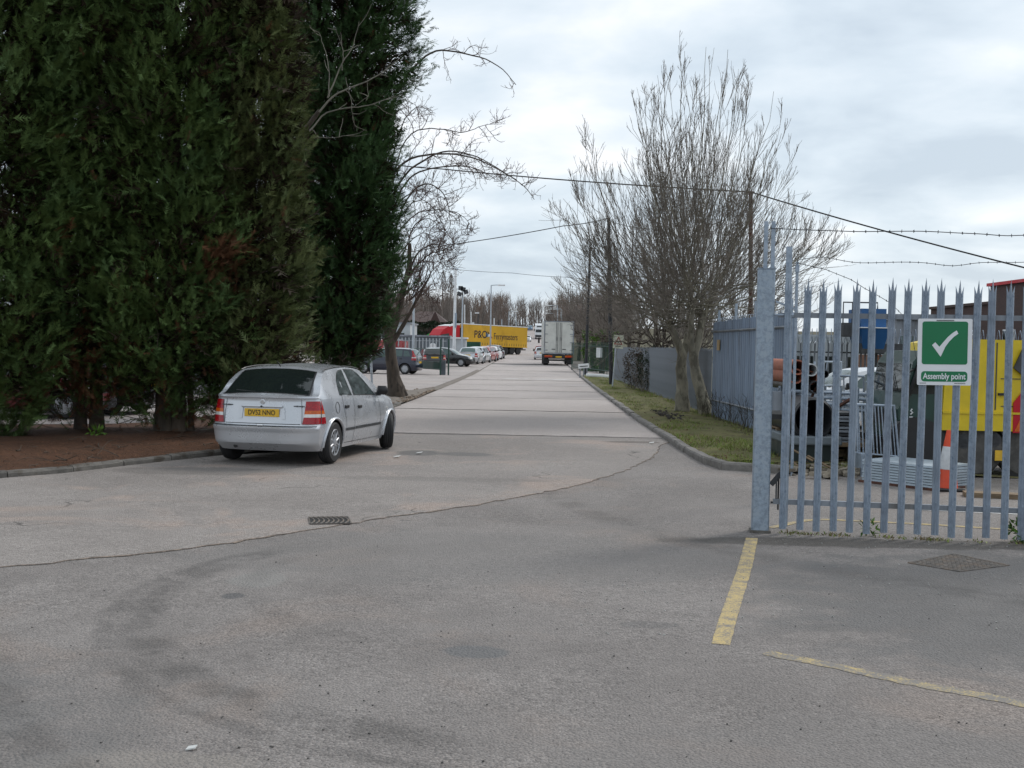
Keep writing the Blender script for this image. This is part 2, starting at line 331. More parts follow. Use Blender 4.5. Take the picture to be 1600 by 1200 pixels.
def ground_mat(name, c, c_hi, agg=90, stains=(), rings=(), tint=None, big=.35, spots=True, cracks=False, agg_amt=.5):
    """weathered asphalt or concrete: broad patches, worn areas, stone chips, oil drips, tyre-polished arcs"""
    m, t, b = base_mat(name); g = N(t, 'ShaderNodeTexCoord'); vec = g.outputs['Object']
    n1 = noise(t, vec, big, 6, .6, .4); n2 = noise(t, vec, 2.6, 5, .6); n3 = noise(t, vec, 14, 4, .6)
    f = mth(t, 'ADD', mth(t, 'MULTIPLY', n1, .55), mth(t, 'ADD', mth(t, 'MULTIPLY', n2, .28), mth(t, 'MULTIPLY', n3, .17)))
    col = mixc(t, ramp(t, f, .36, .64), c, c_hi)
    if tint: col = mixc(t, mth(t, 'MULTIPLY', ramp(t, noise(t, vec, .55, 5, .6, .6), .52, .68), .65), col, tint)
    vo = N(t, 'ShaderNodeTexVoronoi'); vo.inputs['Scale'].default_value = agg; L(t, vec, vo.inputs['Vector'])
    sp = N(t, 'ShaderNodeSeparateColor'); L(t, vo.outputs['Color'], sp.inputs[0])
    am = mth(t, 'MULTIPLY', ramp(t, noise(t, vec, .8, 4, .6, .5), .35, .65, .35, 1.15), agg_amt)
    ch = mth(t, 'ADD', mth(t, 'MULTIPLY', mth(t, 'SUBTRACT', sp.outputs[0], .5), am), 1.0)
    fine = mth(t, 'ADD', mth(t, 'MULTIPLY', ramp(t, noise(t, vec, 110, 4, .75), .3, .7), .7), .65)
    k = mth(t, 'MULTIPLY', ch, fine)
    cc = N(t, 'ShaderNodeCombineColor'); [L(t, k, cc.inputs[i]) for i in range(3)]
    col = mixc(t, 1.0, col, cc.outputs[0], 'MULTIPLY')
    pos = N(t, 'ShaderNodeSeparateXYZ'); L(t, vec, pos.inputs[0]); px, py = pos.outputs[0], pos.outputs[1]
    wob = mth(t, 'MULTIPLY', mth(t, 'SUBTRACT', n2, .5), .9)
    for (cx, cy, rx, ry, amt, sc_) in stains:
        d = mth(t, 'SQRT', mth(t, 'ADD', mth(t, 'POWER', mth(t, 'DIVIDE', mth(t, 'SUBTRACT', px, cx), rx), 2.0), mth(t, 'POWER', mth(t, 'DIVIDE', mth(t, 'SUBTRACT', py, cy), ry), 2.0)))
        fac = mth(t, 'MULTIPLY', ramp(t, mth(t, 'ADD', d, wob), .75, 1.1, 1, 0), amt)
        col = mixc(t, fac, col, sc_)
    for (cx, cy, rr, wd, amt, a0, a1) in rings:
        dx, dy = mth(t, 'SUBTRACT', px, cx), mth(t, 'SUBTRACT', py, cy)
        d = mth(t, 'SQRT', mth(t, 'ADD', mth(t, 'POWER', dx, 2.0), mth(t, 'POWER', dy, 2.0)))
        d = mth(t, 'ABSOLUTE', mth(t, 'SUBTRACT', mth(t, 'ADD', d, mth(t, 'MULTIPLY', wob, .25)), rr))
        an = mth(t, 'ARCTAN2', dy, mth(t, 'MULTIPLY', dx, -1.0))
        fa = mth(t, 'MULTIPLY', ramp(t, an, a0, a0+.25), ramp(t, an, a1-.25, a1, 1, 0))
        fac = mth(t, 'MULTIPLY', mth(t, 'MULTIPLY', ramp(t, d, wd*.2, wd, 1, 0), fa), mth(t, 'MULTIPLY', ramp(t, n2, .35, .6), amt))
        col = mixc(t, fac, col, (.035, .034, .033))
    if spots:
        for (s_, th, amt, sc_) in ((3.2, .03, .6, (.04, .04, .04)), (5.5, .04, .6, (.45, .44, .42)), (1.3, .08, .3, (.06, .06, .06)), (11, .045, .6, (.04, .04, .038))):
            v2 = N(t, 'ShaderNodeTexVoronoi'); v2.inputs['Scale'].default_value = s_; L(t, vec, v2.inputs['Vector'])
            rnd = N(t, 'ShaderNodeSeparateColor'); L(t, v2.outputs['Color'], rnd.inputs[0])
            fac = mth(t, 'MULTIPLY', mth(t, 'LESS_THAN', v2.outputs['Distance'], mth(t, 'MULTIPLY', rnd.outputs[1], th)), mth(t, 'MULTIPLY', mth(t, 'GREATER_THAN', rnd.outputs[0], .55), amt))
            col = mixc(t, fac, col, sc_)
    if cracks:
        v3 = N(t, 'ShaderNodeTexVoronoi', feature='DISTANCE_TO_EDGE'); v3.inputs['Scale'].default_value = .33
        wv = N(t, 'ShaderNodeVectorMath', operation='ADD'); nn = N(t, 'ShaderNodeTexNoise'); nn.inputs['Scale'].default_value = 1.4; L(t, vec, nn.inputs['Vector'])
        L(t, vec, wv.inputs[0]); L(t, nn.outputs['Color'], wv.inputs[1]); L(t, wv.outputs[0], v3.inputs['Vector'])
        fac = mth(t, 'MULTIPLY', ramp(t, v3.outputs['Distance'], .001, .006, 1, 0), ramp(t, noise(t, vec, .6, 3), .5, .62))
        col = mixc(t, mth(t, 'MULTIPLY', fac, .7), col, (.05, .045, .04))
    L(t, col, b.inputs['Base Color'])
    L(t, ramp(t, n2, .3, .7, .72, .95), b.inputs['Roughness']); b.inputs['Specular IOR Level'].default_value = .35
    bn = N(t, 'ShaderNodeBump'); bn.inputs['Strength'].default_value = .8; bn.inputs['Distance'].default_value = .012
    L(t, mth(t, 'ADD', mth(t, 'MULTIPLY', vo.outputs['Distance'], -1.2), noise(t, vec, 60, 5, .65)), bn.inputs['Height']); L(t, bn.outputs[0], b.inputs['Normal'])
    return m
def soil_mat(name, cols, s1=1.2):
    m, t, b = base_mat(name); g = N(t, 'ShaderNodeTexCoord'); vec = g.outputs['Object']
    col = mixc(t, ramp(t, noise(t, vec, s1, 6, .65, .5), .38, .62), cols[0], cols[1])
    col = mixc(t, ramp(t, noise(t, vec, s1*3.3, 5, .65, .4), .5, .66), col, cols[2])
    col = mixc(t, ramp(t, noise(t, vec, 45, 4, .7), .35, .7, 0, .6), col, cols[3])
    L(t, col, b.inputs['Base Color']); b.inputs['Roughness'].default_value = .95; b.inputs['Specular IOR Level'].default_value = .2
    bn = N(t, 'ShaderNodeBump'); bn.inputs['Strength'].default_value = .9; bn.inputs['Distance'].default_value = .03
    L(t, noise(t, vec, 22, 6, .7), bn.inputs['Height']); L(t, bn.outputs[0], b.inputs['Normal'])
    return m
# ------------------------------------------------------------------ the setting
rnd = random.Random(7); rng = np.random.default_rng(11)
M_['forecourt'] = ground_mat('forecourt_asphalt', (.182, .163, .152), (.272, .247, .232), 60, tint=(.265, .218, .19), agg_amt=.5,
    stains=((-.17, 6.57, .2, .135, .6, (.125, .13, .135)), (-1.85, 8.5, .22, .35, .6, (.26, .25, .235)), (-1.5, 4.7, .5, .2, .45, (.30, .27, .24)), (.9, 7.3, .2, .1, .35, (.1, .1, .1)), (2.1, 7.3, .25, .13, .3, (.1, .1, .1)), (-3.3, 6.7, .1, .12, .6, (.06, .065, .07)), (-1.9, 7.9, .08, .1, .6, (.07, .075, .08)), (5.3, 7.8, 3.6, 2.7, .8, (.135, .13, .127)), (-4.2, 4.9, 2.6, 1.5, .5, (.17, .165, .16)), (-.3, 9.6, 2.6, 1.3, .35, (.20, .19, .182)), (1.6, 4.6, 1.6, .9, .4, (.20, .185, .175)), (3.6, 10.6, 2.4, .28, .65, (.05, .045, .038))),
    rings=((.67, 8.0, 3.1, .22, .44, -1.4, .7), (.75, 7.9, 3.35, .10, .34, -1.4, .6), (.75, 7.9, 4.4, .2, .38, -1.3, .2), (.2, 8.6, 2.1, .14, .16, -1.2, .5), (2.0, 8.2, 5.2, .18, .3, -1.35, -.2), (9.0, 15.0, 8.6, .3, .28, -1.2, .3)))
M_['road'] = ground_mat('worn_road', (.236, .210, .194), (.325, .292, .271), 60, tint=(.40, .31, .262), cracks=True, agg_amt=.5, big=.28,
    stains=((-1.5, 18.6, .38, .5, .8, (.14, .135, .13)), (-.75, 18.5, .5, .35, .75, (.15, .145, .14)), (-.9, 15, 1.6, .25, .3, (.15, .14, .13)), (-4.2, 15.4, 1.3, .5, .35, (.12, .11, .10)), (2.3, 21.5, .6, .25, .6, (.11, .085, .07))))
M_['slab'] = ground_mat('concrete_slab', (.385, .338, .315), (.475, .422, .396), 60, tint=(.395, .345, .318), agg_amt=.3, big=.22, spots=True, cracks=False)
M_['park'] = ground_mat('car_park_asphalt', (.315, .278, .262), (.42, .375, .352), 60, agg_amt=.35, tint=(.40, .33, .295))
M_['verge'] = soil_mat('verge_soil', ((.12, .13, .042), (.185, .17, .07), (.075, .056, .038), (.18, .155, .09)), 1.0)
M_['needles'] = soil_mat('needle_litter', ((.062, .032, .020), (.098, .048, .029), (.040, .026, .018), (.16, .085, .053)), 1.6)
M_['earth'] = soil_mat('rough_earth', ((.08, .075, .045), (.11, .10, .06), (.07, .06, .045), (.13, .115, .08)), .05)
M_['gravel'] = soil_mat('gravelly_dirt', ((.15, .13, .11), (.22, .19, .165), (.12, .095, .078), (.30, .27, .24)), 1.5)
def paint_mat(name, c, under, lo, hi):
    m, t, b = base_mat(name); g = N(t, 'ShaderNodeTexCoord')
    f = mth(t, 'ADD', mth(t, 'MULTIPLY', noise(t, g.outputs['Object'], 9, 5, .7), .5), mth(t, 'MULTIPLY', noise(t, g.outputs['Object'], 70, 3, .7), .5))
    L(t, mixc(t, ramp(t, f, lo, hi), c, under), b.inputs['Base Color']); b.inputs['Roughness'].default_value = .8
    bn = N(t, 'ShaderNodeBump'); bn.inputs['Strength'].default_value = .5; bn.inputs['Distance'].default_value = .006
    L(t, noise(t, g.outputs['Object'], 70, 4, .65), bn.inputs['Height']); L(t, bn.outputs[0], b.inputs['Normal']); return m
M_['line_y'] = paint_mat('worn_yellow_paint', (.50, .375, .16), (.19, .172, .155), .42, .60)
M_['line_y2'] = paint_mat('faded_yellow_paint', (.46, .35, .155), (.185, .17, .158), .38, .54)
M_['line_w'] = paint_mat('worn_white_paint', (.58, .57, .55), (.27, .25, .24), .52, .66)

def struct(name, me, parent=None):
    o = link(name, me, parent); 
    if parent is None: o['kind'] = 'structure'
    return o
# open ground out to the horizon
ys = [-300, -60, -20, 0, 20, 40, 70, 85, 100, 115, 130, 150, 167, 185, 200, 220, 240, 262, 285, 320, 348, 385, 425, 500, 900, 1600]
xs = [-1600, -500, -120, -60, -25, -8, 0, 8, 25, 60, 120, 500, 1600]
mb = MB(); W_ = len(xs)
mb.add([(x, y, zt(y)-.012) for y in ys for x in xs], [(j*W_+i, j*W_+i+1, j*W_+W_+i+1, j*W_+W_+i) for j in range(len(ys)-1) for i in range(W_-1)])
struct('ground', mb.mesh('ground', M_['earth'], 60))
# forecourt and yard asphalt
mb = MB(); mb.add([(-30, -25, 0), (34, -25, 0), (34, 36, 0), (7.4, 36, 0), (5.3, 22.7, 0), (-3.4, 22.7, 0), (-5, 16, 0), (-30, 8, 0)], [(0, 1, 2, 3, 4, 5, 6, 7)])
struct('forecourt', mb.mesh('forecourt', M_['forecourt']))
# car park on the left
mb = MB()
yy = [17, 26, 40, 55, 70, 85, 100, 115, 128]
lx = lambda y: float(np.interp(y, (17, 30.8, 35.6, 45.8, 68.4, 119, 130), (-3.6, -3.25, -3.1, -2.82, -2.32, -1.42, -1.2)))
rx = lambda y: float(np.interp(y, (16.6, 17.1, 19, 26.7, 35.5, 47.4, 68.5, 119, 200, 300, 430), (3.4, 3.0, 2.95, 3.0, 3.18, 3.44, 4.0, 5.2, 7.2, 9.5, 12.5)))
vs = []
for y in yy: vs += [(-70, y, zt(y)), (lx(y)-.1, y, zt(y))]
mb.add(vs, [(2*i, 2*i+1, 2*i+3, 2*i+2) for i in range(len(yy)-1)])
struct('car_park', mb.mesh('car_park', M_['park']))
# the road: tarry bed, a worn patch near the gate, then concrete bays with open joints
road = bpy.data.objects.new('road', None); COL.objects.link(road); road['kind'] = 'structure'
mb = MB(); yb = [22.3, 26, 30, 40, 55, 70, 85, 100, 115, 130]
vs = []
for y in yb: vs += [(lx(y)-.02, y, zt(y)+.004), (rx(y)+.02, y, zt(y)+.004)]
mb.add(vs, [(2*i, 2*i+1, 2*i+3, 2*i+2) for i in range(len(yb)-1)])
link('roadbed', mb.mesh('roadbed', M_['tar']), road)
J = [22.56, 31.2, 38.66, 45.2, 51.34, 59, 67.1, 79, 91.3, 110, 130]
edge = [(-25, 4.6), (-9, 6.6), (-5.6, 7.7), (-3.87, 8.7), (-3.3, 9.16), (-2.67, 9.66), (-2.02, 10.49), (-1.27, 11.56), (-.33, 12.67), (.83, 14.53), (1.68, 16.56), (2.3, 18.6), (2.55, 19.8), (2.72, 21.0), (2.98, 21.6)]
ed = []
for i in range(len(edge)-1):
    n = max(2, int(math.dist(edge[i], edge[i+1])/.12)) if i > 1 else 3
    for k in range(n):
        t = k/n; x = edge[i][0]*(1-t)+edge[i+1][0]*t; y = edge[i][1]*(1-t)+edge[i+1][1]*t
        s_ = .035 if i > 1 else 0
        ed.append((x+rnd.uniform(-s_, s_), y+rnd.uniform(-s_, s_)))
ed.append(edge[-1])
near = ed+[(rx(22.5), 22.50), (lx(22.5), 22.53), (-3.55, 18.4), (-4.5, 17.5), (-5.31, 15.94), (-5.79, 14.89), (-6.32, 14.23), (-9, 12.3), (-14, 10.2), (-25, 8)]
mb = MB(); mb.prism([(x, y) for x, y in near], -.01, .007)
link('worn_surface', mb.mesh('worn_surface', M_['road']), road)
# dirt and broken tar gathered along the ragged joint
mb = MB(); k0 = 14
for i in range(k0, len(ed)-1):
    (x0, y0), (x1, y1) = ed[i], ed[i+1]; dx, dy = x1-x0, y1-y0; l = math.hypot(dx, dy) or 1
    wd = .003+.024*abs(sin(i*.37)*sin(i*.11+1))*rnd.random()**1.5; nx, ny = dy/l*wd, -dx/l*wd
    mb.add([(x0-nx*.5, y0-ny*.5, .0105), (x0+nx, y0+ny, .006), (x1+nx, y1+ny, .006), (x1-nx*.5, y1-ny*.5, .0105)], [(0, 1, 2, 3)])
o = link('joint_dirt', mb.mesh('joint_dirt', mat('joint_dirt', (.19, .15, .12), .95, 0, .5, 20, c2=(.10, .08, .065), c2s=2)), road)
JW = [.13, .10, .10, .14, .12, .2, .16, .24, .26, .3, .3]
for i in range(len(J)-1):
    dz = rnd.uniform(.012, .018); n = 22; E0, E1 = [], []
    for k in range(n+1):                                     # the joints run slightly askew with crumbled edges
        q = k/n
        for (E_, yy_, sg) in ((E0, J[i]+JW[i], 1), (E1, J[i+1]-JW[i+1], -1)):
            y = yy_+sg*max(-.6*JW[i], rnd.gauss(0, JW[i]*.28)); x = lx(y)*(1-q)+rx(y)*q; E_.append((x, y-.022*x))
    out_ = E0+E1[::-1]; mb = MB(); zs_ = [zt(p[1]) for p in out_]; m_ = len(out_)
    vs = [(p[0], p[1], z-.01) for p, z in zip(out_, zs_)]+[(p[0], p[1], z+dz) for p, z in zip(out_, zs_)]
    fs = [(k, k+1, m_+k+1, m_+k) for k in range(m_-1)]+[(m_-1, 0, m_, 2*m_-1)]+[(m_+k, m_+k+1, 2*m_-2-k, 2*m_-1-k) for k in range(n)]
    mb.add(vs, fs); link('slab', mb.mesh('slab', M_['slab']), road)
yb = [130, 150, 167, 185, 200, 220, 240, 262, 285, 320, 348, 385, 410]; mb = MB(); vs = []
for y in yb: vs += [(lx(130)+(rx(y)-rx(130))-.4, y, zt(y)+.02), (rx(y), y, zt(y)+.02)]
mb.add(vs, [(2*i, 2*i+1, 2*i+3, 2*i+2) for i in range(len(yb)-1)])
link('far_carriageway', mb.mesh('far_carriageway', M_['park']), road)
# the junction where the curtain-sided trailer is turning
mb = MB(); ya = [118, 135, 150, 167, 185]; vs = []
for y in ya: vs += [(-60, y, zt(y)+.008), (lx(118)+.1, y, zt(y)+.008)]
mb.add(vs, [(2*i, 2*i+1, 2*i+3, 2*i+2) for i in range(len(ya)-1)])
struct('side_road', mb.mesh('side_road', M_['park']))
# painted markings
def ribbon(name, pts, wd, m, z=.004, ragged=.0):
    mb = MB(); vs = []
    n = len(pts)
    for i, (x, y) in enumerate(pts):
        a = pts[max(0, i-1)]; b_ = pts[min(n-1, i+1)]; dx, dy = b_[0]-a[0], b_[1]-a[1]; l = math.hypot(dx, dy)
        w0 = wd/2*(1+rnd.uniform(-ragged, ragged)); w1 = wd/2*(1+rnd.uniform(-ragged, ragged)); nx, ny = -dy/l, dx/l
        vs += [(x-nx*w0, y-ny*w0, z), (x+nx*w1, y+ny*w1, z)]
    mb.add(vs, [(2*i, 2*i+2, 2*i+3, 2*i+1) for i in range(n-1)])
    return struct(name, mb.mesh(name, m))
def dens(pts, n=14):
    out = []
    for a, b_ in zip(pts, pts[1:]): out += [(a[0]+(b_[0]-a[0])*k/n, a[1]+(b_[1]-a[1])*k/n) for k in range(n)]
    return out+[pts[-1]]
g2 = lambda u, v: tuple(G(u, v)[:2])
ribbon('yellow_line', dens([g2(1175, 841), g2(1163, 890), g2(1146, 940), g2(1126, 1007)], 12), .112, M_['line_y'], .0025, .06)
ribbon('yellow_line', dens([g2(1196, 1020), g2(1300, 1040), g2(1420, 1066), g2(1600, 1100), g2(1760, 1136)], 14), .115, M_['line_y2'], .0025, .2)
ribbon('yellow_line', dens([g2(1204, 825), g2(1236, 818), g2(1262, 813), g2(1290, 812), g2(1420, 818), g2(1600, 829), g2(1750, 838)], 8), .09, M_['line_y'], .004, .1)
ribbon('white_line', dens([g2(1440, 797), g2(1640, 806)], 8), .07, M_['line_w'], .004, .1)
for u, v, wd in ((800, 592.3, 26), (848, 593.2, 28), (876, 594, 26), (822, 592.6, 10)):
    a = G(u-wd/2, v); b_ = G(u+wd/2, v); yq = a.y
    ribbon('give_way_dash', [(a.x, a.y), ((a.x+b_.x)/2, (a.y+b_.y)/2), (b_.x, b_.y)], .62, M_['line_w'], .024, .05)
# kerbs: every stone on its own
def kerb(name, pts, m, label, wd=.125, hgt=.11, step=.915, side=1, sink=False):
    t = thing(name, label, 'kerb')
    seg = []; d = 0
    P_ = [Vector((x, y, 0)) for x, y in pts]; cum = [0]
    for a, b_ in zip(P_, P_[1:]): cum.append(cum[-1]+(b_-a).length)
    def pt(s_):
        s_ = min(s_, cum[-1]); i = max(k for k in range(len(cum)-1) if cum[k] <= s_+1e-9) if s_ > 0 else 0
        f = (s_-cum[i])/max(1e-6, cum[i+1]-cum[i]); return P_[i].lerp(P_[i+1], f)
    s_ = 0
    while s_ < cum[-1]-.2:
        a, b_ = pt(s_+.006), pt(min(s_+step, cum[-1])-.006)
        dvec = (b_-a); ln = dvec.length; n = Vector((dvec.y, -dvec.x, 0)).normalized()*side
        h_ = hgt+rnd.uniform(-.012, .012); q = rnd.uniform(-.012, .012)
        a0, a1 = a+n*q, b_+n*(q+rnd.uniform(-.008, .008))
        pr_ = [(0, -.03), (0, h_-.028), (.02, h_), (wd, h_+.002), (wd, -.03)]
        vs = []
        nb = 4
        for k in range(nb+1):
            c = a0.lerp(a1, k/nb)
            for (o_, z_) in pr_:
                j = rnd.uniform(-.004, .004)
                vs.append((c.x+n.x*(o_+j), c.y+n.y*(o_+j), zt(c.y)+z_+j))
        m5 = 5; fs = [(k*m5+i, k*m5+i+1, k*m5+m5+i+1, k*m5+m5+i) for k in range(nb) for i in range(4)]
        fs += [(0, 4, 3, 2, 1)[::-1] if side < 0 else (0, 1, 2, 3, 4), tuple(nb*m5+i for i in (4, 3, 2, 1, 0))]
        mb = MB(); mb.add(vs, fs); mb.build('kerb_stone', m, t)
        s_ += step
    return t
kr = [(9.0, 16.2), (6, 16.35), (3.9, 16.5), (3.49, 16.6), (3.12, 16.85), (2.98, 17.25)]+[(rx(y), y) for y in (18, 19, 20.5, 22.2, 24.5, 26.7, 31, 35.5, 41, 47.4, 56, 62, 68.5)]
kerb('verge_kerb', kr[2:], M_['kerb'], 'long concrete kerb edging the grass verge, curving in towards the gate', side=1)
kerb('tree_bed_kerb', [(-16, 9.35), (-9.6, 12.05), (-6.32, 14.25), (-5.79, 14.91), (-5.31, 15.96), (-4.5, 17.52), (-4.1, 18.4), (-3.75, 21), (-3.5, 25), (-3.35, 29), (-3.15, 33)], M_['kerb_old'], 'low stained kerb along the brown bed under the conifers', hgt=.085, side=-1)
# grass verge
vp = [(rx(y)+.11, y) for y in (17.2, 19, 22.2, 26.7, 31, 35.5, 41, 47.4, 56, 62, 68)]
vr = [(float(np.interp(y, (16.7, 24, 29.2, 59, 75), (5.3, 5.25, 5.12, 5.6, 6.0))), y) for y in (68, 62, 56, 47.4, 41, 35.5, 31, 26.7, 22.2, 19, 16.75)]
mb = MB(); n = len(vp); nu = 8; vs = []
for i in range(n):
    a = vp[i]; b_ = vr[n-1-i]
    for k in range(nu+1):
        f = k/nu; y = a[1]*(1-f)+b_[1]*f; h_ = .085+.07*sin(pi*min(1, f*1.2))*.6+(rnd.uniform(-.02, .03) if 0 < k < nu else 0)
        vs.append((a[0]*(1-f)+b_[0]*f, y, zt(y)+h_))
mb.add(vs, [(i*(nu+1)+k, i*(nu+1)+k+1, (i+1)*(nu+1)+k+1, (i+1)*(nu+1)+k) for i in range(n-1) for k in range(nu)])
a = [(3.5, 16.72, .09), (4.0, 16.62, .09), (5.3, 16.5, .09), (5.3, 16.75, .1), (3.11, 17.2, .088)]
mb.add(a, [(0, 1, 2, 3, 4)])
mb.add([(5.25, 16.5, .09), (7.4, 16.4, .0), (7.4, 32, .0), (5.2, 29.5, .1)], [(0, 1, 2, 3)])
struct('grass_verge', mb.mesh('grass_verge', M_['verge'], 70))
# brown bed beneath the conifers, and the dirt island round the bare tree
def bed(name, front, back, m, hump, nu=10, base=.075):
    mb = MB(); n = len(front); vs = []
    for i in range(n):
        for k in range(nu+1):
            f = k/nu; x = front[i][0]*(1-f)+back[i][0]*f; y = front[i][1]*(1-f)+back[i][1]*f
            z = zt(y)+base*(1 if k < nu else .2)+hump*sin(pi*f)+(rnd.uniform(-.025, .025) if 0 < k < nu else 0)
            vs.append((x, y, z))
    mb.add(vs, [(i*(nu+1)+k, i*(nu+1)+k+1, (i+1)*(nu+1)+k+1, (i+1)*(nu+1)+k)[::-1] for i in range(n-1) for k in range(nu)])
    return struct(name, mb.mesh(name, m, 80))
bed('needle_bed', [(-16, 9.45), (-9.65, 12.15), (-6.4, 14.35), (-5.9, 15.0), (-5.42, 16.0), (-4.6, 17.55), (-4.2, 18.4), (-3.85, 21), (-3.6, 25), (-3.45, 29), (-3.25, 33)],
    [(-17, 19), (-14, 20.5), (-11, 21.8), (-9.5, 22.3), (-8.6, 22.6), (-8, 23), (-7.4, 24), (-6.9, 26), (-6.2, 29), (-5.6, 31.5), (-5.2, 34)], M_['needles'], .10)
bed('dirt_island', [(-3.25, 32.9), (-3.15, 34.5), (-3.08, 36), (-3.0, 38), (-2.98, 40.5), (-2.9, 43.5)], [(-5.2, 33.5), (-4.9, 35.5), (-4.8, 37), (-4.4, 39), (-3.7, 41.5), (-3.0, 44)], M_['gravel'], .10, base=.05)
bed('gravel_strip', [(-2.86, 44), (-2.6, 54), (-2.34, 66), (-2.1, 78)], [(-3.3, 44), (-3.1, 54), (-2.8, 66), (-2.5, 78)], M_['gravel'], .03, 4, .03)
# pavement beyond the verge
mb = MB(); vs = []
for y in (68, 75, 85, 100, 115): vs += [(rx(y)+.02, y, zt(y)+.1), (rx(y)+2.4, y, zt(y)+.1)]
mb.add(vs, [(2*i, 2*i+1, 2*i+3, 2*i+2) for i in range(4)]); mb.add([(rx(68)+.02, 68, 0), (rx(68)+2.4, 68, 0), (rx(68)+2.4, 68, .1), (rx(68)+.02, 68, .1)], [(0, 1, 2, 3)])
vs = []
for y in (68, 75, 85, 100, 115): vs += [(rx(y)+.02, y, zt(y)-.01), (rx(y)+.02, y, zt(y)+.1)]
mb.add(vs, [(2*i, 2*i+1, 2*i+3, 2*i+2)[::-1] for i in range(4)])
struct('pavement', mb.mesh('pavement', M_['park']))

# ------------------------------------------------------------------ drain grate and inspection cover
gc = G(515, 815); t = thing('drain_grate', 'small rusty drain grate with curved bars sunk in the road edge', 'drain', (gc.x, gc.y, .0145), radians(12))
mb = MB(); mb.add([(-.19, -.22, .001), (.19, -.22, .001), (.19, .22, .001), (-.19, .22, .001)], [(0, 1, 2, 3)]); mb.build('sump_shade', M_['hole_shade'], t)  # flat dark sheet painted as the shade below the bars
mb = MB()
for s in (-1, 1): mb.box((s*.196, 0, .001), (.008, .44, .004)); mb.box((0, s*.222, .001), (.385, .008, .004))
mb.build('frame', M_['iron'], t)
bar = MB(); bar.tube([(-.03, -.215, .0), (.008, -.1, .001), (.018, 0, .001), (.008, .1, .001), (-.03, .215, .0)], .0085, 5)
bme = bar.mesh('bar', M_['iron'])
for k in range(8): o = link('bar', bme, t); o.location.x = -.165+k*.047
mc = [G(1418, 880), G(1500, 894), G(1578, 884), G(1490, 866)]
t = thing('inspection_cover', 'rusty diamond set inspection cover in the asphalt before the gate', 'manhole cover')
mb = MB(); cen = sum(mc, Vector())/4
for i in range(4):
    a, b_ = mc[i], mc[(i+1) % 4]; ai, bi = a.lerp(cen, .07), b_.lerp(cen, .07)
    mb.hexa([(*p[:2], .0) for p in (a, b_, bi, ai)]+[(*p[:2], .009) for p in (a, b_, bi, ai)])
mb.build('frame', M_['iron'], t)
q = [p.lerp(cen, .085) for p in mc]; mb = MB(); mb.hexa([(*p[:2], .0) for p in q]+[(*p[:2], .006) for p in q]); mb.build('lid', M_['iron'], t)
mb = MB()
for i in range(11):
    for k in range(11):
        if (i, k) in ((5, 2), (5, 8)): continue
        f, h_ = (i+.5)/11, (k+.5)/11; dq = .032
        def bl(f, h_): return q[0].lerp(q[1], f).lerp(q[3].lerp(q[2], f), h_)
        c4 = [bl(f-dq, h_-dq*.7), bl(f+dq, h_-dq*.7), bl(f+dq, h_+dq*.7), bl(f-dq, h_+dq*.7)]
        mb.hexa([(*p[:2], .0055) for p in c4]+[(*p[:2], .0095) for p in c4])
o = mb.build('tread_pattern', M_['iron'], t); o['kind'] = 'stuff'
# ------------------------------------------------------------------ palisade gate, its posts, the sign
def pale_mesh(name, h, m, w_=.034, tip=.13, bolts=(.31, 1.93)):
    sec = [(-1, .006), (-.8, -.007), (-.44, -.003), (0, -.026), (.44, -.003), (.8, -.007), (1, .006)]
    sec = [(x*w_, y) for x, y in sec]; n = len(sec); mb = MB(); vs = []
    for z in (0, h): vs += [(x, y, z) for x, y in sec]
    for z in (0, h): vs += [(x, y+.003, z) for x, y in sec]
    fs = [(i, i+1, n+i+1, n+i) for i in range(n-1)]+[(2*n+i+1, 2*n+i, 3*n+i, 3*n+i+1) for i in range(n-1)]
    fs += [(0, n, 3*n, 2*n), (n-1, 2*n+n-1, 3*n+n-1, n+n-1)]
    mb.add(vs, fs)
    for (i0, i1, i2, tx, tz, ty) in ((0, 1, 2, -1.08, .072, .008), (2, 3, 4, 0, tip, -.012), (4, 5, 6, 1.08, .072, .008)):
        tp = (tx*w_, ty, h+tz); tb = (tx*w_, ty+.003, h+tz); A = [(*sec[i], h) for i in (i0, i1, i2)]
        B_ = [(x, y+.003, z) for x, y, z in A]
        mb.add(A+B_+[tp, tb], [(0, 1, 6), (1, 2, 6), (4, 3, 7), (5, 4, 7), (3, 0, 6, 7), (2, 5, 7, 6)])
    for z in bolts: mb.lathe([(.009, 0), (.009, .006), (.005, .01)], (0, -.018, z), (0, -1, 0), 6)
    return mb.mesh(name, m, 35)
A = G(1223, 834); B = G(1567, 848.9); gd = (B-A); gd.z = 0; gd.normalize(); ga = atan2(gd.y, gd.x)
tipz = Z(434, 1261, 11.04)
g0 = G(1249, 835)
gate = thing('palisade_gate', 'tall galvanised palisade gate of three pointed pales carrying the green sign', 'gate', (A.x, A.y, 0), ga)
off0 = (g0-A).length
GH = tipz-.13-.045
pmv = [pale_mesh('pale', GH, M_[k]) for k in ('galv', 'galv_dull', 'galv_rust')]; pm_ = pmv[0]
NP = 19
for i in range(NP):
    o = link('pale', pmv[2] if i in (3, 8, 14) else pmv[rnd.choice((0, 0, 1))], gate); o.location = (off0+i*.1547+rnd.uniform(-.004, .004), -.022, .045+rnd.uniform(-.012, .012)); o.rotation_euler = (rnd.uniform(-.006, .006), rnd.uniform(-.009, .009), rnd.uniform(-.07, .07))
for v, nm in ((492.5, 0), (786, 1)):
    z = Z(v, 1255, 11.0); mb = MB(); Lr = off0+NP*.1547
    mb.box((Lr/2-.1, .004, z), (Lr, .006, .05)); mb.box((Lr/2-.1, .027, z+.022), (Lr, .04, .006)); mb.build('rail', M_['galv_old'], gate)
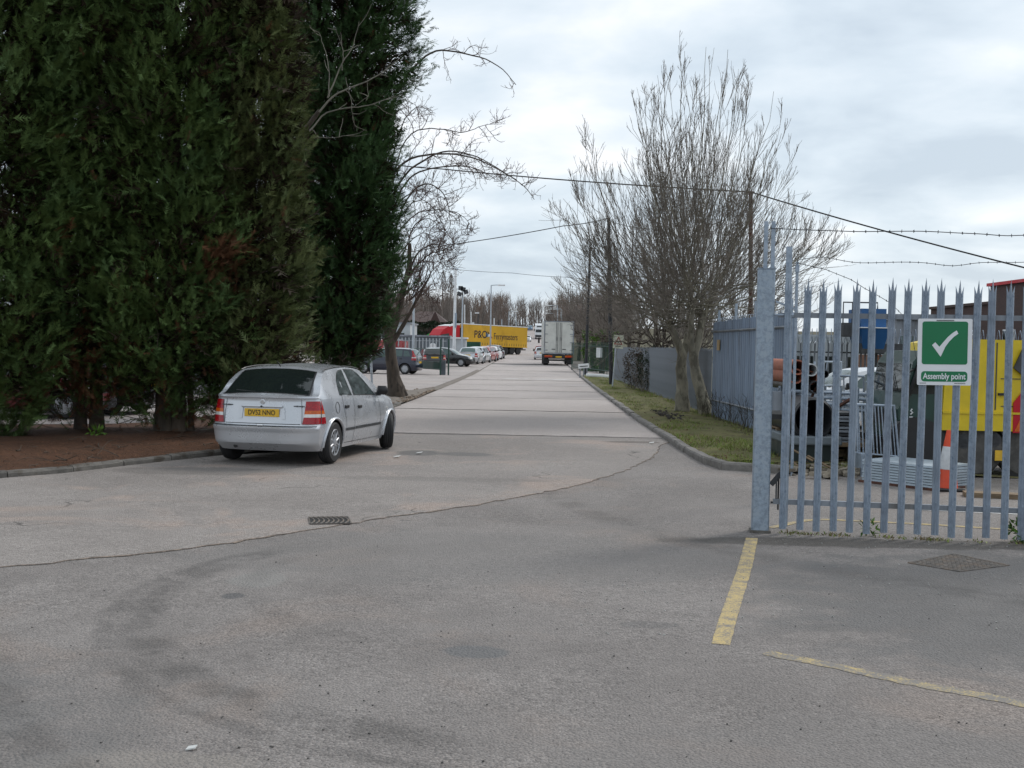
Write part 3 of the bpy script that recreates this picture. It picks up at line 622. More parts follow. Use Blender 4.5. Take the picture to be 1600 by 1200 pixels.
mb = MB(); mb.box((.012, .022, GH/2+.02), (.06, .06, GH-.1), bev=.006); mb.build('stile', M_['galv'], gate, 30)
o = link('pale', pm_, gate); o.location = (-.005, -.024, .05)
mb = MB(); mb.box((off0+NP*.1547-.02, .02, GH/2+.02), (.06, .06, GH-.1), bev=.006); mb.build('stile', M_['galv'], gate, 30)
# latch gear between post and stile
mb = MB(); zb_ = Z(765, 1208, 11.05)
mb.box((-.075, .02, zb_+.1), (.15, .008, .05), M=Matrix.Rotation(-.9, 3, 'Y')); mb.box((-.07, .03, zb_), (.012, .05, .28)); mb.tube([(-.12, .03, zb_-.13), (.05, .03, zb_-.13)], .011, 6); mb.tube([(-.05, .03, zb_+.1), (-.05, .03, zb_-.2)], .009, 6)
mb.build('drop_bolt', M_['steel_dk'], gate)
mb = MB(); zt_ = Z(482, 1215, 11.05)
mb.hexa([(-.12, -.01, zt_+.06), (.06, -.01, zt_-.01), (.06, .05, zt_-.01), (-.12, .05, zt_+.06), (-.12, -.01, zt_+.078), (.06, -.01, zt_+.008), (.06, .05, zt_+.008), (-.12, .05, zt_+.078)])
mb.tube([(-.13, 0, zt_-.06), (.05, 0, zt_-.06)], .012, 8); mb.lathe([(.028, -.02), (.028, .02)], (.03, 0, zt_-.06), (1, 0, 0), 8)
mb.build('hinge', M_['galv'], gate)
for v0, v1 in ((612, 641), (647, 655)):
    za, zb2 = Z(v0, 1214, 11.1), Z(v1, 1214, 11.1); mb = MB(); mb.box((-.06, .04, (za+zb2)/2), (.14, .03, abs(za-zb2))); mb.build('lock_box', M_['galv_old'] if v0 < 630 else M_['black'], gate)
# gate post
gp = thing('gate_post', 'heavy galvanised square gate post with two barbed wire arms on top', 'gate post', (*A[:2], 0), ga)
pz = Z(420, 1199, 11.1)
pl = (G(1187.5, 832)-A); plx = pl.dot(gd)
mb = MB(); mb.box((plx, .07, pz/2), (.165, .165, pz), bev=.012); mb.build('shaft', M_['galv_post'], gp, 30)
mb = MB(); mb.box((plx, .07, pz+.004), (.172, .172, .008)); mb.build('cap', M_['galv'], gp)
mb = MB(); mb.box((plx, .07, .01), (.2, .2, .03)); mb.build('foot_concrete', M_['kerb_old'], gp)
az = Z(345, 1202, 11.1)
for u in (1196.5, 1207.5):
    x = (P(u, 400, 11.1).x-A.x)/gd.x; mb = MB()
    mb.box((x, .05, (pz+az)/2-.05), (.036, .005, az-pz+.1)); mb.box((x-.016, .07, (pz+az)/2-.05), (.005, .04, az-pz+.1))
    for k in range(5): mb.box((x+.02, .05, pz+.1+k*.08), (.012, .006, .014))
    mb.build('wire_arm', M_['galv'], gp)
# two more fence posts behind the gate post
q = at(1223, 13.4); t = thing('fence_post', 'galvanised angle post with wire wound round it behind the gate stile', 'post', q)
h_ = Z(385, 1224, 13.4); mb = MB(); mb.box((0, 0, h_/2), (.07, .008, h_)); mb.box((.032, .04, h_/2), (.008, .08, h_)); mb.build('angle_bar', M_['galv'], t)
mb = MB(); pts = [(.055*cos(a*1.1), .06+.05*sin(a*1.1), h_-.55+a*.022+.03*sin(a*2.3)) for a in range(26)]; mb.tube(pts, .0045, 5); mb.build('wire_tangle', M_['galv_old'], t)
q = at(1237, 16.3); t = thing('fence_post', 'slim pale galvanised post behind the gate with barbed wire off its top', 'post', q)
h_ = Z(409, 1246, 16.3); dx = P(1246, 409, 16.3).x-q.x
mb = MB(); mb.tube([(0, 0, 0), (dx, 0, h_)], .022, 8); mb.box((dx, 0, h_-.1), (.05, .05, .1)); mb.build('shaft', M_['galv'], t)
# assembly point sign
sa, sb = 1436, 1516; ym = .5*(A.y+B.y); sc = P(1476, 550, A.y+gd.y/gd.x*(P(1476, 550, 10.85).x-A.x)-.055)
ms = 10.85/FPX; SW, SH = 80.5*ms, 103*ms
sign = thing('assembly_sign', 'green and white assembly point sign with a white tick, fixed on the gate', 'sign', sc, ga)
sign.rotation_euler = (0, radians(-.5), ga)
def rrect(w_, h_, r, cx=0, cz=0, n=5):
    p = []
    for (sx, sz, a0) in ((1, -1, -90), (1, 1, 0), (-1, 1, 90), (-1, -1, 180)):
        for k in range(n+1):
            a = radians(a0+90*k/n); p.append((cx+sx*(w_/2-r)+r*cos(a), cz+sz*(h_/2-r)+r*sin(a)))
    return p
def plate(name, pts, y0, y1, m, parent): 
    mb = MB(); mb.slab([(x, y0, z) for x, z in pts], (0, y1-y0, 0)); return mb.build(name, m, parent)
plate('board', rrect(SW, SH, .014)[::-1], 0, .004, M_['sign_w'], sign)
gsz = 67.5*ms
plate('green_panel', rrect(gsz, 66.5*ms, .022, .003*0, 14*ms)[::-1], -.0022, 0, M_['sign_g'], sign)
plate('green_strip', rrect(68.5*ms, 16*ms, .03, 0, -38*ms)[::-1], -.0022, 0, M_['sign_g'], sign)
# tick, traced as a bent bar
tk = [(-18.5, 10.5), (-14.5, 13.5), (-7.5, 6.5), (-3, -1.5), (-2.5, 0)]
tick = [(-19, 5.5), (-14.3, 10), (-8, 3.0), (-2.5, 10), (4, 18), (11, 24.5), (17, 28.5), (19.6, 23.5), (13, 18.5), (6.5, 11.5), (1, 3.5), (-3.6, -7), (-6, -12.5)]
mb = MB(); tv = [(x*ms, -.0042, (z+5)*ms) for x, z in tick]
mb.slab(tv, (0, .0018, 0)); mb.build('tick', M_['sign_w'], sign)
MX = Matrix.Translation((0, -.0035, -38*ms)) @ Matrix.Rotation(pi/2, 4, 'X')
text('Assembly point', 13.2*ms, M_['sign_w'], sign, MX, bold=.0013, ext=.0008, sx=.765)
mb = MB(); mb.box((0, -.004, 49*ms), (26*ms, .004, .006)); mb.build('cable_tie', M_['black'], sign)
for x, wd in ((-31*ms, 10*ms), (24*ms, 17*ms)):
    mb = MB()
    for k in range(int(wd/.0045)): mb.box((x-wd/2+k*.0045, -.0008, -48.6*ms), (.003, .0016, .005+.002*(k % 2)))
    mb.build('small_print', M_['black'], sign)
# barbed wires
def barbed(name, pts, label, barb=.11, r=.0042):
    t = thing(name, label, 'barbed wire', group='barbed wires over the yard'); mb = MB()
    mb.tube(pts, r, 5); mb.build('strand', M_['steel_dk'], t); mb = MB(); d = 0
    for a, b_ in zip(pts, pts[1:]):
        l = (b_-a).length; k = barb-d if d else 0
        while k < l:
            c = a.lerp(b_, k/l); an = rnd.random()*3
            for q in (0, 1.6):
                v_ = Vector((.3*cos(an+q), .2*sin(an), sin(an+q)))*.017; mb.tube([c-v_, c+v_], .0032, 4)
            k += barb
        d = (d+l) % barb
    o = mb.build('barbs', M_['steel_dk'], t); o['kind'] = 'stuff'; return t
def wav(p0, p1, n, a, Y0, Y1, dip=()):
    out = []
    for k in range(n+1):
        f = k/n; u = p0[0]+(p1[0]-p0[0])*f; v = p0[1]+(p1[1]-p0[1])*f+a*sin(f*31+p0[1])*.5+a*.5*sin(f*13)
        for (du, dv, wd) in dip: v += dv*math.exp(-((u-du)/wd)**2)
        out.append(P(u, v, Y0+(Y1-Y0)*f))
    return out
barbed('barbed_wire', wav((1205, 357), (1820, 371), 40, 1.0, 11.1, 10.6, ((1330, 2, 40), (1570, 3, 30))), 'upper strand of barbed wire running right from the gate post arm')
barbed('barbed_wire', wav((1246, 411), (1820, 408), 40, .9, 16.2, 13.6, ((1280, -9, 40), (1490, 6, 32))), 'lower strand of barbed wire stretched level across the sky')
barbed('barbed_wire', [P(u, v, 15.6) for u, v in ((1246, 411), (1290, 421), (1330, 437), (1350, 450), (1372, 462), (1392, 474), (1408, 490), (1424, 520), (1432, 560))], 'slack strand of barbed wire drooping behind the gate towards the sign')

# ------------------------------------------------------------------ steel fences beside the verge
M_['tan_board'] = mat('tan_board', (.40, .28, .14), .7)
fen = thing('steel_sheet_fence', 'blue grey ribbed steel fence standing behind the pale barked tree', 'fence', group=None)
fx = lambda y: float(np.interp(y, (16, 24.5, 29.3, 59.5, 75), (5.30, 5.20, 5.11, 5.45, 5.75)))
ya = [29.3, 27.7, 26.1, 24.5, 22.9, 21.4]
for i in range(len(ya)-1):
    y0, y1 = ya[i]-.02, ya[i+1]+.02; mb = MB(); n = 8; sec = []
    ztop = 2.42+rnd.uniform(-.03, .03)
    for k in range(n*4+1):
        f = k/(n*4); ph = k % 4; y = y0+(y1-y0)*f; sec.append((fx(y)-(.035 if ph in (1, 2) else 0), y))
    m_ = len(sec); zz2 = lambda k: ztop+(.035 if (k // 2) % 2 else -.01)+rnd.uniform(-.012, .012)
    vs = [(x, y, .06) for x, y in sec]+[(x, y, zz2(k)) for k, (x, y) in enumerate(sec)]
    vs += [(x+.004, y, z) for x, y, z in vs]
    fs = [(k, k+1, m_+k+1, m_+k) for k in range(m_-1)]+[(2*m_+k+1, 2*m_+k, 3*m_+k, 3*m_+k+1) for k in range(m_-1)]+[(m_+k, m_+k+1, 3*m_+k+1, 3*m_+k) for k in range(m_-1)]
    mb.add(vs, fs); mb.build('panel', M_['blue_steel'], fen)
for v, z in ((0, 2.22), (1, .5)):
    mb = MB(); pts = [(fx(y)-.055, y, z) for y in (29.3, 27, 24, 21.5)]; mb.tube(pts, .028, 4); mb.build('rail', M_['galv_old'], fen)
mb = MB(); pts = []
for k in range(318): 
    y = 29.2-k*.0245; a = k*.62; pts.append((fx(y)+.02+.05*cos(a), y, 2.50+.055*sin(a)))
mb.tube(pts, .006, 4); o = mb.build('razor_coil', M_['galv'], fen); o['kind'] = 'stuff'
for u, v1, Y in ((1112, 484, 29.0), (1137, 474, 27.0), (1165, 470, 25.0)):
    p = P(u, v1, Y); mb = MB(); mb.box((fx(Y)+.06, Y, (p.z+.1)/2), (.06, .05, p.z-.1)); mb.build('extension_post', M_['galv'], fen)
mb = MB(); p = P(1118, 539, 28.3); mb.box((fx(28.4)-.06, 28.4, p.z), (.02, .32, .26)); mb.build('notice_board', M_['tan_board'], fen)
fen2 = thing('palisade_fence', 'long grey palisade fence along the back of the grass verge', 'fence')
pmf = pale_mesh('pale', 1.62, M_['galv_old'], .034, .1, (.3, 1.35))
yb2 = 29.6
n = 0
while yb2 < 62 and n < 215:
    o = link('pale', pmf, fen2); o.location = (fx(yb2), yb2, .1+rnd.uniform(-.02, .02)); o.rotation_euler = (0, rnd.uniform(-.015, .015), -pi/2+rnd.uniform(-.05, .05)); yb2 += .152; n += 1
for z in (.42, 1.45):
    mb = MB(); mb.tube([(fx(y)+.04, y, z) for y in (29.5, 40, 50, 62)], .025, 4); mb.build('rail', M_['galv_old'], fen2)
for k in range(12):
    y = 30.2+k*2.75; mb = MB(); mb.box((fx(y)+.07, y, .85), (.06, .1, 1.65)); mb.build('post', M_['galv_old'], fen2)
# yard fence far behind the gate, with a razor coil
fb = thing('palisade_fence', 'grey palisade fence across the back of the yard with coiled razor wire', 'fence')
pmb = pale_mesh('pale', 2.0, M_['galv_old'], .03, .09, (.4, 1.7))
xa, xb = at(1242, 43).x, at(1640, 40).x; k = int((xb-xa)/.155)
for i in range(k):
    x = xa+i*.155; y = 43-3*(i/k); o = link('pale', pmb, fb); o.location = (x, y, .05+rnd.uniform(-.02, .02)); o.rotation_euler = (0, rnd.uniform(-.01, .01), rnd.uniform(-.05, .05))
for z in (.45, 1.75): mb = MB(); mb.tube([(xa, 43.06, z), (xb, 40.06, z)], .028, 4); mb.build('rail', M_['steel_dk'], fb)
mb = MB(); pts = []
for i in range(700):
    f = i/700; a = i*.45; pts.append((xa+(xb-xa)*f+.12*cos(a), 43-3*f+.3*cos(a*1.0), 2.35+.28*sin(a)))
mb.tube(pts, .011, 4); o = mb.build('razor_coil', M_['galv'], fb); o['kind'] = 'stuff'
# ------------------------------------------------------------------ trees
def nrm(a): return a/np.maximum(1e-9, np.linalg.norm(a, axis=-1, keepdims=True))
def grow(p0, d, Ls, K, trop, tw, wob, R):
    M = len(p0); pts = np.zeros((M, K, 3)); pts[:, 0] = p0; d = nrm(d); st = (Ls/(K-1))[:, None]
    for k in range(1, K):
        d = nrm(d+np.asarray(trop)*tw+R.normal(size=(M, 3))*wob); pts[:, k] = pts[:, k-1]+d*st
    return pts
def kids(par, n, t0, t1, ang, R, jit=.25):
    """n child starts along every parent polyline: positions, directions, parameter"""
    M, K, _ = par.shape; t = R.uniform(t0, t1, (M, n)); f = t*(K-1); i = np.minimum(f.astype(int), K-2); fr = (f-i)[..., None]
    m = np.arange(M)[:, None]; a, b = par[m, i], par[m, i+1]; p = a+(b-a)*fr; tg = nrm(b-a)
    rv = R.normal(size=(M, n, 3)); pp = nrm(rv-tg*(rv*tg).sum(-1, keepdims=True)); an = ang+R.normal(size=(M, n, 1))*jit
    d = tg*np.cos(an)+pp*np.sin(an)
    return p.reshape(-1, 3), d.reshape(-1, 3), t.reshape(-1)
def tubes(groups):
    """groups: (pts[M,K,3], r0[M] or float, r1[M] or float, sides) -> verts, quads"""
    Vs, Fs, b = [], [], 0
    for pts, r0, r1, n in groups:
        M, K, _ = pts.shape; tg = np.zeros_like(pts); tg[:, 1:-1] = pts[:, 2:]-pts[:, :-2]; tg[:, 0] = pts[:, 1]-pts[:, 0]; tg[:, -1] = pts[:, -1]-pts[:, -2]; tg = nrm(tg)
        ref = np.array([.31, .83, .47]); u = nrm(np.cross(tg, ref)); v = np.cross(tg, u)
        f = np.linspace(0, 1, K)[None, :]; r = np.broadcast_to(np.asarray(r0), (M,))[:, None]*(1-f)+np.broadcast_to(np.asarray(r1), (M,))[:, None]*f
        a = np.arange(n)*2*pi/n
        V = pts[:, :, None, :]+(u[:, :, None, :]*np.cos(a)[None, None, :, None]+v[:, :, None, :]*np.sin(a)[None, None, :, None])*r[:, :, None, None]
        Vs.append(V.reshape(-1, 3)); idx = b+np.arange(M*K*n).reshape(M, K, n); nx = np.roll(idx, -1, axis=2)
        Fs.append(np.stack([idx[:, :-1], nx[:, :-1], nx[:, 1:], idx[:, 1:]], -1).reshape(-1, 4)); b += M*K*n
    return np.concatenate(Vs), np.concatenate(Fs)
def bez(p0, p1, p2, K):
    t = np.linspace(0, 1, K)[None, :, None]
    return p0[:, None]*(1-t)**2+2*p1[:, None]*t*(1-t)+p2[:, None]*t*t
def trunk_mesh(lines, m, name='trunk', flare=1.5, sides=12, seed=1):
    """lines: list of (points, radii); knobbly stems"""
    R = random.Random(seed); mb = MB()
    for pts, rad in lines:
        P_ = []; R_ = []
        for (a, b, ra, rb) in zip(pts, pts[1:], rad, rad[1:]):
            n = max(2, int((Vector(b)-Vector(a)).length/.16))
            for k in range(n): P_.append(Vector(a).lerp(Vector(b), k/n)+Vector((R.uniform(-1, 1), R.uniform(-1, 1), 0))*ra*.06); R_.append((ra+(rb-ra)*k/n)*R.uniform(.94, 1.07))
        P_.append(Vector(pts[-1])); R_.append(rad[-1])
        mb.tube(P_, R_, sides)
    for i, v in enumerate(mb.v): mb.v[i] = (v[0]+R.uniform(-.008, .008), v[1]+R.uniform(-.008, .008), v[2])
    return mb.mesh(name, m, 60)
def env_tree(name, label, loc, stems, prof, nl, ns, nt_, nq, seed, mb_, mt, group=None, z0=1.6, tip=.0045, mid=.011, lead_r=.05, lowf=.3, axis=(0, 0), spread=1.0, up=1.0, ang=.62, low=.85):
    """a bare broadleaf crown: leaders arching from the stems to the crown's outline, then three orders of twigs"""
    R = np.random.default_rng(seed); t = thing(name, label, 'tree', loc, 0, group)
    link('trunk', trunk_mesh(stems, mb_, seed=seed), t)
    pz, pr_ = zip(*prof); starts = []
    for k in range(nl):
        pts, rad = stems[k % len(stems)]; starts.append(np.array(pts[-1])*.75+np.array(pts[-2])*.25 if R.random() < .5 else np.array(pts[-1]))
    s_ = np.array(starts)+R.normal(size=(nl, 3))*(.05, .05, .12)
    ph = np.arange(nl)*2.39996+R.uniform(-.4, .4, nl)
    q = (np.arange(nl)+.5)/nl; R.shuffle(q)
    zr = pz[0]+(pz[-1]-pz[0])*(lowf*.0+q**low); rr = np.interp(zr, pz, pr_)*R.uniform(.4, 1.0, nl)**.5
    e_ = np.stack([axis[0]+np.cos(ph)*rr, axis[1]+np.sin(ph)*rr, zr], -1)
    c_ = s_+(e_-s_)*np.array([.62, .62, .30])+R.normal(size=(nl, 3))*.12
    lead = bez(s_, c_, e_, 12); lead[:, 1:-1] += R.normal(size=(nl, 10, 3))*.035
    lr = lead_r*R.uniform(.7, 1.15, nl)
    def inside(pts):                                           # pull tips back to the crown's outline
        tipp = pts[:, -1]; rr_ = np.hypot(tipp[:, 0]-axis[0], tipp[:, 1]-axis[1]); lim = np.interp(tipp[:, 2], pz, pr_)*1.06+.12
        return (rr_ <= lim) & (tipp[:, 2] <= pz[-1]+.35)
    p, d, tt = kids(lead, ns, .12, .97, ang, R); d = nrm(d+np.array([0, 0, .45*up]))
    Ls = (1.9*(1-tt)+.55)*R.uniform(.5, 1.1, len(tt))*spread
    sec = grow(p, d, Ls, 7, (0, 0, 1), .10*up+.02, .07, R); ok = inside(sec); sec = sec[ok]; st = tt[ok]; Lk = Ls[ok]
    p, d, t2 = kids(sec, nt_, .15, 1.0, ang, R); d = nrm(d+np.array([0, 0, .35*up]))
    Lt = np.repeat(Lk, nt_)*(.55*(1-t2)+.22)*R.uniform(.6, 1.2, len(t2)); ter = grow(p, d, Lt, 5, (0, 0, 1), .10, .09, R)
    ok = inside(ter); ter = ter[ok]; Lt = Lt[ok]
    p, d, t3 = kids(ter, nq, .2, 1.0, ang*.9, R); d = nrm(d+np.array([0, 0, .3]))
    qua = grow(p, d, np.repeat(Lt, nq)*(.5*(1-t3)+.3)*R.uniform(.5, 1.2, len(t3)), 3, (0, 0, 1), .1, .1, R)
    V1, F1 = tubes([(lead, lr, lr*.18, 6)]); link('limbs', mesh_np('limbs', V1, F1, mb_, smooth=True), t)
    V, F = tubes([(sec, mid*(.6+.6*Lk/Ls.max()), tip*1.3, 4), (ter, tip*1.45, tip, 3), (qua, tip*1.05, tip*.75, 3)])
    link('crown', mesh_np('crown', V, F, mt), t); return t

# the big pale-barked tree on the verge
M_['bark_tree'] = mat('silvery_green_bark', (.235, .215, .165), .85, 0, .35, 4, .5, 30, c2=(.12, .108, .08), c2s=6, c2r=(.48, .62), stretch=(1, 1, .5))
b0 = Vector((P(1084, 600, 30).x, 30.0, .13))
def loc_(u, v, Y): p = P(u, v, Y)-b0; return tuple(p)
s1 = [(loc_(1066, 628, 30.4)[0], .4, 0)]+[loc_(1066, 600, 30.4), loc_(1064, 575, 30.35), loc_(1066, 553, 30.3), loc_(1056, 530, 30.2), loc_(1046, 500, 30.1)]
s1b = [loc_(1066, 560, 30.3), loc_(1072, 535, 30.35), loc_(1076, 500, 30.5), loc_(1080, 440, 30.6)]
s2 = [(loc_(1103, 642, 29.6)[0], -.4, 0), loc_(1098, 620, 29.6), loc_(1089, 590, 29.65), loc_(1083, 560, 29.7), loc_(1092, 525, 29.75), loc_(1100, 485, 29.8)]
s2b = [loc_(1083, 562, 29.7), loc_(1079, 530, 29.6), loc_(1082, 470, 29.4)]
prof = [(1.9, 2.6), (2.5, 3.6), (3.5, 4.0), (4.8, 3.95), (6.0, 3.6), (7.4, 2.9), (8.5, 1.95), (9.2, 1.15), (9.6, .5)]
stems = [(s1, [.20, .15, .14, .13, .09, .07]), (s2, [.21, .155, .14, .125, .10, .08]), (s1b, [.11, .085, .07, .055]), (s2b, [.10, .08, .06])]
env_tree('bare_tree', 'large bare tree with two pale trunks and a dense twiggy dome, on the verge', b0, stems, prof, 98, 9, 5, 2, 5, M_['bark_tree'], M_['twig'], tip=.0036, mid=.0058, lead_r=.022, axis=(-.28, 0), up=.55, ang=.42, low=1.15, spread=1.25)

# bare trees thick behind the grey fence, and red-brown ones further along
rows = [(1015, 47, 7.2, 'bark_dark', 'twig', 'bare brown tree directly behind the leaning triangle sign'), (985, 56, 8.2, 'bark_dark', 'twig', 'dark bare tree behind the nearer black pole'),
        (1045, 44, 6.4, 'bark_dark', 'twig', 'bare tree with tangled twigs right behind the bramble at the fence'), (1140, 46, 7.0, 'bark_dark', 'twig', 'bare tree rising behind the blue grey steel fence beside the rusty pole'),
        (940, 74, 8.4, 'bark_dark', 'twig', 'bare leaning tree over the bright green hedge'), (1085, 58, 7.4, 'bark_dark', 'twig_red', 'bare tree seen through the crown of the twin trunk tree')]
for i, (u, Y, h, mk, tk_, lb) in enumerate(rows):
    q = at(u, Y); R_ = random.Random(i+40)
    st = [([(0, 0, 0), (R_.uniform(-.1, .1), 0, h*.14), (R_.uniform(-.25, .25), R_.uniform(-.2, .2), h*.28)], [.16, .12, .09]), ([(.05, .05, 0), (.2, .1, h*.15), (R_.uniform(.2, .5), 0, h*.3)], [.12, .09, .07])]
    pf = [(h*.16, h*.26), (h*.3, h*.40), (h*.5, h*.42), (h*.7, h*.34), (h*.88, h*.18), (h, .15)]
    env_tree('bare_tree', lb, q, st, pf, 14, 8, 5, 1, 60+i, M_[mk], M_[tk_], group='bare trees behind the grey fence', tip=.0062, mid=.011, lead_r=.042)
for i, (u, Y, h, lb) in enumerate(((905, 128, 9.5, 'red brown bare tree behind the parked box lorry'), (925, 112, 9.0, 'red brown bare tree between the box lorry and the far black pole'), (893, 165, 11, 'red brown bare tree beyond the box lorry, beside the row of lamp posts'), (948, 98, 8.2, 'bare tree between the two black poles'), (962, 120, 10, 'bare tree far behind the hedge with the small white notice'), (884, 215, 12, 'bare tree at the right kerb of the climbing road'))):
    q = at(u, Y); st = [([(0, 0, 0), (0, .1, h*.15), (.1, .2, h*.3)], [.2, .15, .1])]
    pf = [(h*.05, h*.28), (h*.3, h*.36), (h*.55, h*.36), (h*.8, h*.22), (h, .2)]
    env_tree('bare_tree', lb, q, st, pf, 15, 9, 4, 1, 90+i, M_['bark_dark'], M_['twig_far'], group='red brown bare trees along the right of the road', tip=.016, mid=.03, lead_r=.07)
for i, (u, Y, top, lb) in enumerate(((690, 235, 416, 'tall thin poplar left of the white pole'), (703, 240, 420, 'tall thin poplar hard against the white pole'), (668, 228, 440, 'shorter thin poplar nearest the leaning bare tree'))):
    q = at(u, Y); h = Z(top, u, Y)-q.z; st = [([(0, 0, 0), (0, 0, h*.5), (.1, 0, h*.92)], [.22, .14, .05])]
    pf = [(h*.1, h*.08), (h*.35, h*.16), (h*.6, h*.14), (h*.85, h*.07), (h, .1)]
    env_tree('poplar_tree', lb, q, st, pf, 16, 8, 3, 1, 120+i, M_['twig_far'], M_['twig_far'], group='poplars over the distant wood', tip=.02, mid=.035, lead_r=.06)

# the leaning bare tree on the dirt island, arching right
TY = 36.0; tb = Vector((P(621, 616, TY).x, TY, .10))
t = thing('bare_tree', 'leaning bare tree with arching curled branches on the dirt island', 'tree', tb)
lq = lambda u, v, dy=0: tuple(P(u, v, TY+dy)-tb)
st = [([lq(621, 622), lq(615, 590), lq(610, 555), lq(608, 520), lq(604, 490), lq(603, 455)], [.33, .20, .175, .175, .16, .12]),
      ([lq(631, 620), lq(622, 596), lq(613, 570)], [.16, .12, .10]),
      ([lq(609, 530), lq(620, 497), lq(630, 452), lq(640, 418), (lq(640, 380))], [.13, .115, .10, .085, .05]),
      ([lq(612, 538), lq(626, 515), lq(640, 490), lq(655, 462), lq(672, 430)], [.09, .065, .05, .04, .022])]
link('trunk', trunk_mesh(st, M_['bark_dark'], seed=4), t)
R = np.random.default_rng(21)
arcs = [([(606, 470), (596, 330), (604, 200), (616, 140), (640, 108), (668, 82), (690, 76), (730, 83), (760, 90), (785, 106), (804, 132)], .05, 0),
        ([(603, 460), (600, 340), (612, 270), (640, 246), (680, 240), (720, 236), (755, 247), (790, 264), (822, 284), (838, 308)], .045, -.3),
        ([(605, 450), (606, 330), (622, 285), (650, 256), (690, 234), (725, 234), (760, 248), (800, 272), (815, 282)], .042, .4),
        ([(606, 430), (616, 310), (640, 275), (680, 262), (720, 259), (745, 264), (765, 276), (772, 284)], .035, .8),
        ([(608, 430), (622, 330), (648, 292), (672, 288), (692, 308), (700, 335), (699, 362), (690, 372)], .03, -.6),
        ([(608, 440), (618, 350), (640, 320), (662, 312), (684, 330), (694, 352)], .025, .5),
        ([(632, 448), (646, 415), (668, 398), (700, 388), (712, 384)], .032, -.2), ([(640, 420), (654, 395), (676, 382), (694, 386), (697, 398), (692, 412)], .03, .3),
        ([(607, 450), (600, 380), (614, 320), (640, 296), (668, 296), (684, 306)], .03, 1.0), ([(607, 440), (612, 390), (628, 352), (656, 330), (690, 328), (715, 336), (733, 352), (735, 368)], .024, -.9),
        ([(606, 470), (590, 380), (600, 300), (616, 220), (632, 185), (648, 168), (660, 172)], .035, .6), ([(607, 450), (604, 340), (622, 230), (650, 200), (690, 200), (720, 207), (740, 200), (760, 193), (778, 190)], .026, .2),
        ([(604, 480), (585, 440), (560, 420), (530, 430), (505, 460)], .05, 1.2), ([(604, 470), (580, 400), (570, 330), (545, 290)], .05, 1.6), ([(610, 480), (640, 450), (668, 455), (690, 470)], .03, 2.0), ([(632, 450), (628, 420), (612, 400), (590, 390)], .03, -1.4),
        ([(608, 470), (630, 400), (648, 350), (670, 342), (686, 352), (692, 380)], .026, 1.4), ([(640, 470), (664, 436), (690, 410), (706, 402)], .018, 0.2), ([(606, 440), (622, 400), (648, 372), (662, 366), (680, 372)], .024, .8)]
lead, lrad = [], []
for pts, r_, dy in arcs:
    n = len(pts); ft = np.linspace(0, n-1, 30); us = np.interp(ft, range(n), [p[0] for p in pts]); vs_ = np.interp(ft, range(n), [p[1] for p in pts])
    k_ = np.array([.25, .5, .25]); 
    for _ in range(3): us[1:-1] = np.convolve(us, k_, 'valid'); vs_[1:-1] = np.convolve(vs_, k_, 'valid')
    lead.append([tuple(P(a, b_, TY+dy*min(1, i/9))-tb) for i, (a, b_) in enumerate(zip(us, vs_))]); lrad.append(r_)
lead = np.array(lead); lrad = np.array(lrad); lead[:, 1:] += np.cumsum(R.normal(size=(len(lead), 29, 3))*.012, axis=1)
V1, F1 = tubes([(lead, lrad, lrad*.22, 6)]); link('limbs', mesh_np('limbs', V1, F1, M_['bark_dark'], smooth=True), t)
p, d, tt = kids(lead, 15, .25, 1.0, .9, R); d[:, 2] += R.choice([-.7, .8], len(d), p=[.55, .45])
sec = grow(p, d, (1.25*(1-tt)+.35)*R.uniform(.35, 1.0, len(tt)), 7, (.05, 0, -.6), .16, .16, R)
p, d, t2 = kids(sec, 5, .2, 1.0, .8, R); ter = grow(p, d, R.uniform(.12, .5, len(t2)), 5, (0, 0, .6), .32, .25, R)
p, d, t3 = kids(ter, 2, .3, 1.0, .8, R); qua = grow(p, d, R.uniform(.05, .2, len(t3)), 3, (0, 0, 1), .3, .25, R)
thin = [lq(634, 470), lq(645, 445)]
f0 = np.array([lq(*q) for q in [(618, 505), (628, 470), (640, 470), (650, 462), (612, 500), (634, 440), (650, 470), (620, 480)]*4]); fd = nrm(np.stack([R.normal(.35, .4, 32), R.normal(0, .35, 32), np.full(32, 1.0)], -1))
fa = grow(f0, fd, R.uniform(.8, 2.1, 32), 7, (0, 0, 1), .05, .1, R); p, d, t4 = kids(fa, 7, .2, 1, .6, R); fb_ = grow(p, d, R.uniform(.2, .7, len(t4)), 4, (0, 0, 1), .12, .12, R)
V, F = tubes([(sec, .012, .006, 4), (ter, .0072, .005, 3), (qua, .0055, .004, 3), (fa, .016, .007, 4), (fb_, .008, .005, 3)])
link('crown', mesh_np('crown', V, F, M_['twig_red']), t)

